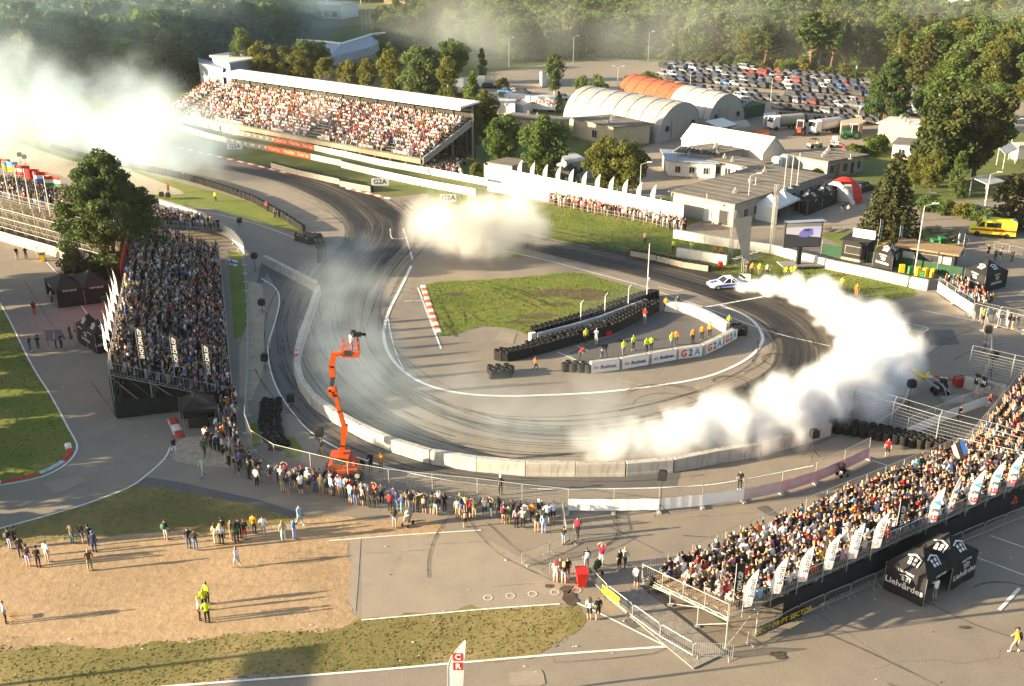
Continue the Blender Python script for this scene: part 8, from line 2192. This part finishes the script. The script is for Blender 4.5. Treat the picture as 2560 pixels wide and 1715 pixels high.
def tree_clumps(kind,g):
  cl=[]
  if kind=='broad':
    for _ in range(78):
      d=g.normal(size=3); d/=np.linalg.norm(d); q=g.uniform(.45,1.0); z=5.3+d[2]*4.2*q
      w=1.0 if z>3.5 else .8; cl.append((d[0]*3.1*q*w,d[1]*3.1*q*w,z,g.uniform(.7,1.15),g.uniform(.55,.9)))
  elif kind=='birch':
    for _ in range(58):
      t=g.uniform(0,1); z=2.2+t*7.4; rad=1.9*math.sin(math.pi*(t*.86+.1))**.8; a=g.uniform(0,6.28); q=g.uniform(.3,1); cl.append((math.cos(a)*rad*q,math.sin(a)*rad*q,z,g.uniform(.4,.7),g.uniform(.6,1.1)))
  elif kind=='poplar':
    for _ in range(46):
      t=g.uniform(0,1); z=1.2+t*8.6; rad=1.15*math.sin(math.pi*(t*.8+.14))**.7; a=g.uniform(0,6.28); q=g.uniform(.2,1); cl.append((math.cos(a)*rad*q,math.sin(a)*rad*q,z,g.uniform(.35,.55),g.uniform(.5,.9)))
  elif kind=='spruce':
    for k in range(17):
      t=k/17; z=1.0+t*8.8; rad=2.9*(1-t)**.9+.15; nb=max(4,int(11*(1-t))+3); a0=g.uniform(0,6)
      for j in range(nb):
        a=a0+6.283*j/nb+g.normal(0,.15)
        for q in ((.35,.65,.95) if rad>1.2 else (.5,.9)):cl.append((math.cos(a)*rad*q,math.sin(a)*rad*q,z-rad*q*.28+g.normal(0,.06),.34,.2))
  elif kind=='pine':
    for _ in range(175):
      a0_=g.uniform(0,6.28); t=g.uniform(0,1)**.85; z=1.7+t*8.0+.5*math.sin(a0_*3); rad=3.9*math.sin(math.pi*(t*.66+.3))**1.1; a=g.uniform(0,6.28); q=g.uniform(.15,1)**.55; cl.append((math.cos(a)*rad*q,math.sin(a)*rad*q,z,g.uniform(.5,1.0),g.uniform(.35,.6)))
  elif kind=='tallpine':
    for _ in range(34):
      t=g.uniform(0,1); z=4.6+t*5.2; rad=1.8*math.sin(math.pi*(t*.75+.2)); a=g.uniform(0,6.28); q=g.uniform(.2,1); cl.append((math.cos(a)*rad*q,math.sin(a)*rad*q,z,g.uniform(.45,.8),g.uniform(.35,.55)))
  elif kind=='bush':
    for _ in range(30):
      d=g.normal(size=3); d/=np.linalg.norm(d); d[2]=abs(d[2]); q=g.uniform(.5,1); cl.append((d[0]*4.6*q,d[1]*4.6*q,.8+d[2]*6.5*q,g.uniform(1.2,2),g.uniform(1.0,1.7)))
  elif kind=='thuja':
    for _ in range(60):
      t=g.uniform(0,1); z=.5+t*9; rad=2.0*math.sin(math.pi*min(1,(1-t)*.62+.05))**.8; a=g.uniform(0,6.28); q=g.uniform(.5,1); cl.append((math.cos(a)*rad*q,math.sin(a)*rad*q,z,g.uniform(.4,.6),g.uniform(.5,.9)))
  return cl
TK=dict(broad=(110,.17,.0),birch=(90,.13,-.2),poplar=(75,.13,0),spruce=(17,.15,.2),pine=(250,.095,.2),tallpine=(80,.15,.2),bush=(90,.34,0),thuja=(55,.16,0))
def trunk_mesh(kind,g,bark):
  m=MB()
  if kind in ('bush','thuja'):m.tube((0,0,0),(0,0,4.5 if kind=='bush' else 7),.3 if kind=='bush' else .2,6,r2=.08)
  elif kind=='pine':
    for k in range(7):
      a=6.283*k/7+g.uniform(-.3,.3); x,y=math.cos(a),math.sin(a); q=.35; m.tube((x*q*.6,y*q*.6,0),(x*.8,y*.8,2.8),.17,6,r2=.12); m.tube((x*.8,y*.8,2.8),(x*(1.6+g.uniform(0,.8)),y*(1.6+g.uniform(0,.8)),6.2+g.uniform(0,1.5)),.12,5,r2=.05)
  else:
    top={'broad':8.2,'birch':9.0,'poplar':9.0,'spruce':9.7,'tallpine':9.4}[kind]; r0={'broad':.26,'birch':.15,'poplar':.18,'spruce':.2,'tallpine':.2}[kind]
    P=[Vector((g.normal(0,.06)*k,g.normal(0,.06)*k,top*k/5)) for k in range(6)]
    for k in range(5):m.tube(P[k],P[k+1],r0*(1-k/5.6),7,r2=r0*(1-(k+1)/5.6))
    if kind in ('broad','birch','tallpine'):
      for k in range(11):
        t=g.uniform(.3,.85); p=P[0].lerp(P[5],t); a=g.uniform(0,6.28); ln=(2.3 if kind=='broad' else 1.2)*g.uniform(.7,1.2); e=p+Vector((math.cos(a)*ln,math.sin(a)*ln,ln*.7)); m.tube(p,e,r0*.35,5,r2=r0*.1)
  return m.mesh('trunk',M_[bark])
PROTO={}
def proto(kind,leaf,seed):
  k=(kind,leaf,seed)
  if k not in PROTO:
    g=np.random.default_rng(seed*7+len(kind)); per,size,fl=TK[kind]
    V,t=leaf_arrays(tree_clumps(kind,g),size,g,per,fl)
    bark={'birch':'bark_birch','pine':'bark_pine','tallpine':'bark_pine'}.get(kind,'bark')
    PROTO[k]=(quads_mesh('crown',V,t,leaf),trunk_mesh(kind,g,bark))
  return PROTO[k]
NAMES=dict(broad='broadleaf_tree',birch='birch_tree',poplar='poplar_tree',spruce='spruce_tree',pine='pine_tree',tallpine='pine_tree',bush='shrub',thuja='columnar_shrub')
tr_=random.Random(3)
TREES=[0]
def tree(p,h,kind,leaf,label,group=None,w=1.0,seed=None):
  cr,tk=proto(kind,leaf,tr_.randrange(3) if seed is None else seed); s=h/10
  root=thing(NAMES[kind],(p.x,p.y,-.02),tr_.uniform(0,6.28),label,'tree' if kind not in ('bush','thuja') else 'shrub',group); root.scale=(s*w,s*w,s)
  obj('trunk',tk,root); obj('crown',cr,root); TREES[0]+=1
  return root
LT=[
 (4,800,345,15.2,'pine','leaf_pine',1.05,'big many-stemmed pine between the two left grandstands'),
 (2,1100,1160,10.2,'broad','leaf_green',1.05,'dense green tree left of the pair beside the covered grandstand end'),(2,1390,1240,11.6,'broad','leaf_green',1.1,'tall dense tree in front of the cream workshop'),(2,1800,1330,10.0,'broad','leaf_yellow',1.0,'yellow green tree by the hoarding, left of the pair'),(2,1960,1345,9.6,'broad','leaf_yellow',1.1,'yellow green tree by the hoarding, right of the pair'),
 (2,925,1215,4.0,'bush','leaf_yellow',.7,'bright shrub at the end of the boards'),(2,900,1030,14.5,'poplar','leaf_green',1.3,'dark slender tree behind the covered grandstand end'),(2,985,980,11.0,'broad','leaf_yellow',.8,'olive tree beside the white container office'),(2,730,800,13.5,'birch','leaf_yellow',.9,'golden birch behind the grandstand roof end'),(2,560,760,16.0,'broad','leaf_birch',1.0,'large light green tree behind the grandstand roof'),(2,760,575,12.5,'broad','leaf_green',1.1,'wide dark tree near the white boards'),(2,350,720,13.5,'birch','leaf_yellow',1.3,'yellow tree peeping over the grandstand roof'),(2,190,710,11.0,'birch','leaf_yellow',1.3,'small yellow tree over the grandstand roof'),(2,60,690,10.5,'broad','leaf_yellow',.9,'round golden tree over the grandstand roof'),
 (1,1695,640,16.5,'birch','leaf_birch',1.0,'tall birch at the left end of the grandstand roof'),(1,1840,650,14.0,'broad','leaf_yellow',1.0,'golden tree next to the tall birch'),(1,1960,655,12.0,'birch','leaf_yellow',1.3,'pale yellow tree second from the tall birch'),(1,2075,660,12.5,'broad','leaf_yellow',1.0,'orange tinged tree over the roof middle'),(1,2120,640,14.5,'broad','leaf_birch',.9,'green tree behind the orange tinged one'),(1,2255,680,11.0,'broad','leaf_yellow',.9,'yellow tree by the roof middle'),(1,2215,630,13.0,'birch','leaf_birch',1.2,'light tree near the curved arena roof'),
 (2,965,575,9.5,'poplar','leaf_birch',1.1,'narrow poplar by the double street lamp'),(2,1460,670,11.0,'birch','leaf_birch',1.3,'pale misty birch in front of the car park'),(2,1105,610,4.6,'bush','leaf_yellow',.9,'light shrub by the parked row of three'),(2,1650,605,4.6,'bush','leaf_birch',.9,'pale shrub behind the silver hangar, left one'),(2,1755,620,5.6,'bush','leaf_birch',.9,'pale shrub behind the silver hangar, right one'),(2,2120,575,5.4,'bush','leaf_birch',1.1,'round shrub at the left end of the car park'),(2,1490,775,5.0,'thuja','leaf_pine',.9,'small conifer in front of the silver hangar'),
 (6,1405,65,12.6,'spruce','leaf_spruce',1.15,'brownish spruce standing on the lawn by the bar'),(3,1750,1255,15.0,'broad','leaf_dark',1.0,'huge dark tree at the right, left crown'),(3,1990,1230,16.0,'broad','leaf_dark',1.1,'huge dark tree at the right, right crown'),(3,1790,905,16.5,'birch','leaf_green',1.6,'tall drooping birch behind the huge dark trees'),(3,1390,865,14.5,'pine','leaf_pine',.85,'blue green pine over the end of the car park'),(3,1870,1345,7.6,'thuja','leaf_green',1.0,'bright green columnar shrub before the huge dark tree'),(3,1700,1320,7.4,'broad','leaf_yellow',.9,'yellow green small tree before the huge dark tree'),(3,1590,1290,6.5,'broad','leaf_yellow',.9,'small olive tree behind the spruce'),(3,2190,1590,8.5,'thuja','leaf_spruce',1.2,'dark cypress at the right edge, left one'),(3,2310,1580,9.5,'thuja','leaf_spruce',1.3,'dark cypress at the right edge, right one'),(3,1500,900,5.0,'bush','leaf_green',.9,'shrub below the blue green pine'),(3,1640,830,9.0,'broad','leaf_green',.9,'green tree between pine and drooping birch'),
 (3,1680,1440,3.2,'bush','leaf_green',1.2,'low shrub in the hedge bank, first from the spruce'),(3,1790,1460,3.0,'bush','leaf_green',1.2,'low shrub in the hedge bank, second from the spruce'),(3,1900,1480,3.0,'bush','leaf_yellow',1.2,'low shrub in the hedge bank, third from the spruce'),(3,2010,1500,3.0,'bush','leaf_green',1.2,'low shrub in the hedge bank, fourth from the spruce'),(3,2090,1520,3.2,'bush','leaf_green',1.2,'low shrub in the hedge bank, next to the cypress'),
 (3,1180,1075,3.4,'bush','ivy_leaf',1.1,'bright ivy heap on the yard wall, left'),(3,1260,1060,4.2,'bush','ivy_leaf',1.1,'bright ivy heap on the yard wall, middle'),(3,1340,1030,5.2,'bush','ivy_leaf',.9,'bright ivy heap on the yard wall, right'),(3,870,1235,2.6,'bush','ivy_leaf',1.0,'ivy hanging by the flat roof end'),(3,940,1215,2.6,'bush','ivy_leaf',1.0,'ivy beside the paired window building'),
]
for n,u,v,h,kd,lf,w,lab in LT:tree(G(n,u,v),h,kd,lf,lab,w=w)
GR=[(330,350,14),(430,330,15),(520,300,16),(610,270,17),(690,265,16),(760,250,17),(300,300,14),(380,260,15),(880,330,5),(940,345,5),(1000,355,6),(1060,370,6),(1120,385,6),(1180,400,6),(820,240,18),(900,250,18),(960,300,17),(1040,320,18),(1120,340,18),(420,420,11),(280,440,10),(820,480,9),(340,500,9)]
for i,(u,v,h) in enumerate(GR):
  tree(G(2,u,v),h,'bush' if h<7 else tr_.choice(['broad','broad','birch']),tr_.choice(['leaf_green','leaf_green','leaf_birch']),f'{nth(i)} green tree of the grove between arena and car park' if h>7 else f'{nth(i)} low shrub of the grove by the car park','grove between arena and car park',w=1.15)
# the wood behind the car park: single trees at its front and top
FRONT=GG(2,[(1180,435),(1420,425),(1640,405),(2000,412),(2341,422)])+GG(3,[(200,452),(420,478),(800,515),(1230,540),(1500,575),(1760,610),(2000,650),(2341,690),(2600,720)])
POLY=[(p.x,p.y+5) for p in FRONT]+[(330,480),(330,620),(-40,620),(-55,420)]
taken=[]
def scatter(poly,step,limit,ymax,rng):
  out=[]; xs=[p[0] for p in poly]; ys=[p[1] for p in poly]; y=min(ys)
  while y<min(ymax,max(ys)):
    x=min(xs)+rng.uniform(0,step)
    while x<max(xs):
      px,py=x+rng.uniform(-.3,.3)*step,y+rng.uniform(-.3,.3)*step
      q=abs(px)/max(1,py)
      if inside(poly,px,py) and q<.53:out.append((px,py))
      x+=step
    y+=step
  return out
wr=random.Random(8)
W1=scatter(POLY,7.6,999,430,wr); W1.sort(key=lambda q:q[1])
keep=W1[:215]
for i,(x,y) in enumerate(keep):
  kd=wr.choices(['broad','birch','tallpine','spruce','poplar'],[46,26,10,8,10])[0]; lf={'broad':wr.choice(['leaf_green','leaf_green','leaf_green','leaf_birch','leaf_birch','leaf_yellow']),'birch':wr.choice(['leaf_birch','leaf_green','leaf_yellow']),'tallpine':'leaf_pine','spruce':'leaf_spruce','poplar':'leaf_birch'}[kd]
  cn={'leaf_green':'dark green','leaf_birch':'light green','leaf_yellow':'yellowish','leaf_pine':'blue green','leaf_spruce':'brownish'}[lf]
  side='behind the empty asphalt' if x<20 else ('behind the left car rows' if x<75 else ('behind the right car rows' if x<130 else 'at the right edge'))
  tree(Vector((x,y,0)),wr.uniform(11,15.5)*(1.0 if x<60 else 1.15),kd,lf,f"{cn} {NAMES[kd].replace('_', ' ')} of the wood {side}",'trees of the wood behind the car park',w=wr.uniform(1.1,1.45))
for i,p in enumerate(resample(FRONT,count=46)):
  if p.y<420:tree(p+Vector((wr.uniform(-2,2),5,0)),wr.uniform(3,6),'bush',wr.choice(['leaf_green','leaf_birch','leaf_yellow']),f'{nth(i)} undergrowth shrub along the front of the wood','undergrowth shrubs of the wood',w=1.2)
def forest(name,label,pts,kinds,seed,hr=(15,21)):
  g=np.random.default_rng(seed); VV,TT,mats=[],[],[]
  low=[]
  for kd,lf in kinds:
    per,size,fl=TK[kd]; V,t=leaf_arrays(tree_clumps(kd,g),size*2.3,g,max(3,per*.16),fl); low.append((V,t))
  by={}
  for (x,y) in pts:
    k=g.integers(len(low)); V,t=low[k]; s=g.uniform(*hr)/10; a=g.uniform(0,6.28); W=V.copy()*s; W[:,:2]*=1.45; X=W[:,0]*math.cos(a)-W[:,1]*math.sin(a)+x; Y=W[:,0]*math.sin(a)+W[:,1]*math.cos(a)+y
    by.setdefault(kinds[k][1],[]).append((np.stack([X,Y,W[:,2]],1),np.clip(t+g.normal(0,.12),0,1)))
  V=np.concatenate([q[0] for L in by.values() for q in L]); t=np.concatenate([q[1] for L in by.values() for q in L])
  me=quads_mesh(name,V,t,list(by)[0]); cnt=0; idx=[]
  for j,(mt,L) in enumerate(by.items()):
    if j:me.materials.append(M_[mt])
    idx.append(np.full(sum(len(q[0])//4 for q in L),j,np.int32))
  me.polygons.foreach_set('material_index',np.concatenate(idx))
  return obj(name,me,label=label,cat='forest',kind='stuff')
W2=W1[215:]+[q for q in scatter(POLY,11.0,999,620,wr) if q[1]>430]
forest('far_forest','far part of the green wood behind the car park',W2,[('broad','leaf_green'),('birch','leaf_birch'),('tallpine','leaf_pine'),('broad','leaf_birch')],4,(8.5,12.5))
LW=[p for p in scatter([(-330,285),(-175,272),(-118,285),(-84,300),(-82,325),(-84,420),(-106,560),(-330,560)],7.5,999,560,wr)]
LW=[q for q in scatter([(-330,285),(-130,268),(-92,283),(-82,330),(-83,400),(-330,400)],6.0,999,400,wr)]+[q for q in LW if q[1]>400]
forest('pine_forest','dark hazy pine wood behind the smoke at top left',LW,[('tallpine','leaf_pine'),('tallpine','leaf_spruce'),('broad','leaf_green'),('spruce','leaf_pine')],5,(17,23))
forest('far_woodland','distant woodland at the top edge beyond the arena',scatter([(-330,600),(-130,640),(-40,600),(330,640),(420,900),(-420,900)],16.0,999,900,wr),[('broad','leaf_green'),('birch','leaf_birch'),('broad','leaf_green')],6,(14,20))
def trunks(pts):
  m=MB()
  for x,y in pts[:260]:m.tube((x,y,0),(x,y,12),.22,5,r2=.12,caps=False)
  m.build('pine_trunks',M_['bark_pine'],label='bare pine trunks along the edge of the dark wood',cat='trunks',kind='stuff')
trunks(sorted(LW,key=lambda q:q[1])[:160])
print('TREES',TREES[0],len(W2),len(LW))

# trees and an added shadow-casting gantry just outside the left edge: their shadows reach into the picture
for i in range(12):
  y=62+i*4.9; x=-(y*CP+15)*.5-8.5-(i % 3)*2.5
  tree(Vector((x,y,0)),(8.2,9.6,8.8,10.4)[i % 4],'broad','leaf_green',f'{nth(i)} lawn tree beside the left road','lawn trees beside the left road',w=1.25)
root=thing('shadow_gantry',(-37.5,41.2,0),0,'wide sign gantry over the left end of the front road','gantry')  # unseen panel on posts, added to cast the shadow at the bottom edge
m=MB(); m.box((0,0,5.4),(.3,8.5,.95)); m.build('shadow_panel',M_['white_dirty'],root)
for y in (-4.1,4.1):m=MB(); m.bar((.2,y,0),(.2,y,5.9),.22); m.build('post',M_['pole_grey'],root)
# ------------------------------------------------------------------ tyre smoke: real fog volumes, filled round a string of puff centres
def smoke_material(name,dens,col,aniso=0.15):
  m=bpy.data.materials.new(name); m.use_nodes=True
  t=NT(m); t.n.remove(t.bsdf)
  v=t.new('ShaderNodeVolumePrincipled')
  v.inputs['Color'].default_value=(*col,1); v.inputs['Density'].default_value=dens
  v.inputs['Anisotropy'].default_value=aniso
  t.link(v.outputs[0],t.out.inputs['Volume'])
  return m

def smoke(name,label,puffs,voxel,dens,col=(0.97,0.97,0.97),nscale=0.35,namp=0.9,soft=1.6,bias=0.0,seed=0.0,aniso=0.15,detail=6.0,zsq=1.0,rough=0.6):
  "puffs: (x, y, z, r); the cloud is thick where a puff centre is near and breaks up with noise towards its rim"
  me=bpy.data.meshes.new(name)
  me.from_pydata([p[:3] for p in puffs],[],[])
  at=me.attributes.new('rad','FLOAT','POINT'); at.data.foreach_set('value',[p[3] for p in puffs])
  at=me.attributes.new('den','FLOAT','POINT'); at.data.foreach_set('value',[p[4] if len(p)>4 else 1.0 for p in puffs])
  o=obj(name,me,label=label,cat='smoke',kind='stuff')
  a=np.array([p[:4] for p in puffs],float)
  pad=a[:,3]*1.5
  lo=(a[:,:3]-pad[:,None]).min(0); hi=(a[:,:3]+pad[:,None]).max(0)
  lo[2]=0.02
  g=bpy.data.node_groups.new(name,'GeometryNodeTree')
  g.interface.new_socket('Geometry',in_out='INPUT',socket_type='NodeSocketGeometry')
  g.interface.new_socket('Geometry',in_out='OUTPUT',socket_type='NodeSocketGeometry')
  N,L=g.nodes,g.links.new
  gi,go=N.new('NodeGroupInput'),N.new('NodeGroupOutput')
  def mth(op,a_,b_=None,clamp=False):
    n=N.new('ShaderNodeMath'); n.operation=op; n.use_clamp=clamp
    for i,q in enumerate((a_,b_)):
      if q is None:continue
      if hasattr(q,'links'):L(q,n.inputs[i])
      else:n.inputs[i].default_value=q
    return n.outputs[0]
  pos=N.new('GeometryNodeInputPosition')
  nz0=N.new('ShaderNodeTexNoise'); nz0.noise_dimensions='4D'; nz0.inputs['W'].default_value=seed+5; nz0.inputs['Scale'].default_value=nscale*0.5; nz0.inputs['Detail'].default_value=2
  L(pos.outputs[0],nz0.inputs['Vector'])
  sub=N.new('ShaderNodeVectorMath'); sub.operation='SUBTRACT'; L(nz0.outputs['Color'],sub.inputs[0]); sub.inputs[1].default_value=(0.5,0.5,0.5)
  rmean=float(a[:,3].mean())
  scl=N.new('ShaderNodeVectorMath'); scl.operation='SCALE'; L(sub.outputs[0],scl.inputs[0]); scl.inputs['Scale'].default_value=rmean*1.1
  wob=N.new('ShaderNodeVectorMath'); wob.operation='ADD'; L(pos.outputs[0],wob.inputs[0]); L(scl.outputs[0],wob.inputs[1])
  sn=N.new('GeometryNodeSampleNearest'); sn.domain='POINT'; L(gi.outputs[0],sn.inputs['Geometry']); L(wob.outputs[0],sn.inputs['Sample Position'])
  sp_=N.new('GeometryNodeSampleIndex'); sp_.data_type='FLOAT_VECTOR'; L(gi.outputs[0],sp_.inputs['Geometry']); L(sn.outputs[0],sp_.inputs['Index'])
  p2=N.new('GeometryNodeInputPosition'); L(p2.outputs[0],sp_.inputs['Value'])
  sr=N.new('GeometryNodeSampleIndex'); sr.data_type='FLOAT'; L(gi.outputs[0],sr.inputs['Geometry']); L(sn.outputs[0],sr.inputs['Index'])
  na=N.new('GeometryNodeInputNamedAttribute'); na.data_type='FLOAT'; na.inputs['Name'].default_value='rad'; L(na.outputs['Attribute'],sr.inputs['Value'])
  df=N.new('ShaderNodeVectorMath'); df.operation='SUBTRACT'; L(wob.outputs[0],df.inputs[0]); L(sp_.outputs[0],df.inputs[1])
  dz=N.new('ShaderNodeVectorMath'); dz.operation='MULTIPLY'; L(df.outputs[0],dz.inputs[0]); dz.inputs[1].default_value=(1,1,zsq)
  ds=N.new('ShaderNodeVectorMath'); ds.operation='LENGTH'; L(dz.outputs[0],ds.inputs[0])
  d=mth('SUBTRACT',1.0,mth('DIVIDE',ds.outputs['Value'],sr.outputs[0]))
  nz=N.new('ShaderNodeTexNoise'); nz.noise_dimensions='4D'; nz.inputs['W'].default_value=seed; nz.inputs['Scale'].default_value=nscale; nz.inputs['Detail'].default_value=detail
  nz.inputs['Roughness'].default_value=rough; nz.inputs['Distortion'].default_value=0.6
  L(pos.outputs[0],nz.inputs['Vector'])
  n_=mth('MULTIPLY',mth('SUBTRACT',nz.outputs['Fac'],0.5),namp*2)
  q=mth('MULTIPLY',mth('ADD',mth('ADD',d,n_),bias),soft,True)
  q=mth('MULTIPLY',q,q)
  sd=N.new('GeometryNodeSampleIndex'); sd.data_type='FLOAT'; L(gi.outputs[0],sd.inputs['Geometry']); L(sn.outputs[0],sd.inputs['Index'])
  nd=N.new('GeometryNodeInputNamedAttribute'); nd.data_type='FLOAT'; nd.inputs['Name'].default_value='den'; L(nd.outputs['Attribute'],sd.inputs['Value'])
  q=mth('MULTIPLY',q,sd.outputs[0])
  vc=N.new('GeometryNodeVolumeCube')
  L(q,vc.inputs['Density'])
  vc.inputs['Min'].default_value=lo; vc.inputs['Max'].default_value=hi
  for k,ax in enumerate('XYZ'):
    vc.inputs['Resolution '+ax].default_value=max(4,int((hi[k]-lo[k])/voxel))
  mt=smoke_material(name,dens,col,aniso)
  sm=N.new('GeometryNodeSetMaterial'); sm.inputs['Material'].default_value=mt
  L(vc.outputs[0],sm.inputs[0]); L(sm.outputs[0],go.inputs[0])
  md=o.modifiers.new('smoke','NODES'); md.node_group=g
  me.materials.append(mt)
  return o

def string(n,pts,count,zf=0.55,jit=0.25,seed=1):
  "puff centres strung along a measured path: (u, v, radius in m)"
  r=random.Random(seed)
  W=[(G(n,u,v),q) for u,v,q in pts]
  C=catmull([Vector((p.x,p.y,q)) for p,q in W],10)
  S=resample(C,count=count)
  out=[]
  for p in S:
    q=max(0.3,p.z)*(1+r.uniform(-jit,jit))
    out.append((p.x+r.uniform(-1,1)*q*0.5,p.y+r.uniform(-1,1)*q*0.5,q*zf*r.uniform(0.7,1.4),q))
  return out

def make_smoke():
  main=[(1682,664,0.7),(1720,668,0.8),(1760,672,1.0),(1810,684,1.3),(1870,710,1.6),(1930,748,1.9),(1980,795,2.2),(2000,850,2.4),(1985,900,2.5),(1930,942,2.4),(1850,975,2.3),(1770,998,2.2),(1690,1014,2.1),(1600,1028,2.0),(1510,1040,1.9),(1420,1045,1.8),(1330,1045,1.6)]
  mp_=string(0,main,135,zf=0.62,jit=.32,seed=3); nn_=len(mp_)
  mp_=[(a,b,c*1.08,d*1.08,float(np.interp(i/nn_,[0,.5,.68,.8,.9,1],[1,1,1,.75,.35,.1]))) for i,(a,b,c,d) in enumerate(mp_)]
  smoke('tyre_smoke','thick white tyre smoke curling behind the drifting car round the hairpin',mp_,0.25,1.7,col=(0.93,0.945,0.96),nscale=0.40,namp=0.85,soft=1.35,bias=0.06,seed=1.0,aniso=0.0)
  mid=[(975,600,3.0),(1020,610,4.2),(1070,612,4.8),(1120,600,4.4),(1170,575,3.2),(1215,545,2.0)]
  smoke('tyre_smoke','cream puff of tyre smoke drifting over the track beside the grass infield',string(0,mid,30,zf=1.0,jit=.4,seed=5),0.35,0.5,col=(0.95,0.93,0.88),nscale=0.26,namp=0.85,soft=1.1,seed=7.0)
  bank=[(-60,345,8),(60,350,9),(150,345,10),(230,365,8.5),(300,390,7),(370,402,6.5),(440,410,5.5),(510,410,4.5)]
  smoke('tyre_smoke','broad bank of white smoke drifting off the track towards the pine wood',[(a,b,c,d*1.1) for a,b,c,d in string(0,bank,50,zf=0.75,jit=0.4,seed=8)],0.7,0.085,col=(0.66,0.79,0.87),nscale=0.13,namp=1.0,soft=1.4,seed=3.0)
  veil=[(830,575,5),(800,650,5.0),(790,740,5.0),(800,830,5.0),(860,910,5.0),(960,965,5),(1090,990,4.8),(1240,1005,4.6),(1380,1010,5),(1500,995,4.5)]
  smoke('tyre_smoke','thin grey veil of smoke lying along the inside of the concrete wall',string(0,veil,70,zf=0.3,jit=0.35,seed=9),0.45,0.07,col=(0.74,0.87,0.96),nscale=0.15,namp=0.75,soft=0.85,seed=12.0,zsq=1.5)
  wood=[(-40,230,20),(90,220,24),(220,210,24),(350,200,22),(480,180,20),(600,150,18),(740,110,16)]
  smoke('drifting_smoke','blue grey drifting smoke spread through the dark wood behind the track',string(0,wood,44,zf=0.55,jit=0.3,seed=10),2.6,0.012,col=(0.48,0.72,0.84),nscale=0.04,namp=0.9,soft=1.0,seed=4.0,detail=3)
  back=[(860,150,18),(1100,155,20),(1350,150,22),(1600,150,22),(1850,152,22),(2100,155,22),(2330,160,22)]
  smoke('drifting_smoke','pale drifting smoke hanging before the wood behind the car park',string(0,back,50,zf=0.35,jit=0.3,seed=14),3.0,0.014,col=(0.86,0.94,0.92),nscale=0.02,namp=0.7,soft=1.0,seed=5.0,detail=2)
  st=[(560,370,2.5),(640,345,3.5),(720,330,5),(760,300,5),(700,270,4)]
  smoke('drifting_smoke','thin smoke wafting up in front of the covered grandstand',string(0,st,26,zf=0.8,jit=0.3,seed=13),0.7,0.05,nscale=0.14,namp=0.9,soft=0.9,seed=9.0)
make_smoke()

# ------------------------------------------------------------------ the hazy evening air
m=MB(); m.box((0,480,30.5),(1500,1100,63))
hz=m.mesh('haze',smoke_material('haze',0.00005,(0.90,0.95,0.98),0.2))
obj('haze',hz,label='warm evening haze over the whole venue',cat='haze',kind='stuff')

# ------------------------------------------------------------------ things that still share a label: tell them apart by their place in the row
def tell_apart():
  by={}
  for o in SC.objects:
    if o.parent is None and 'label' in o and o.get('kind') is None:by.setdefault(o['label'],[]).append(o)
  def px(o):
    q=o.matrix_basis.translation; d=q.y*CP+(CAM_H-q.z)*SP
    return q.x/max(1.0,d)
  for lab,L in by.items():
    if len(L)>1:
      for i,o in enumerate(sorted(L,key=px)):
        o['label']=f'{lab}, {nth(i)} from left' if len(lab.split())<14 else f'{lab.rsplit(",", 1)[0]}, {nth(i)} from left'
tell_apart()
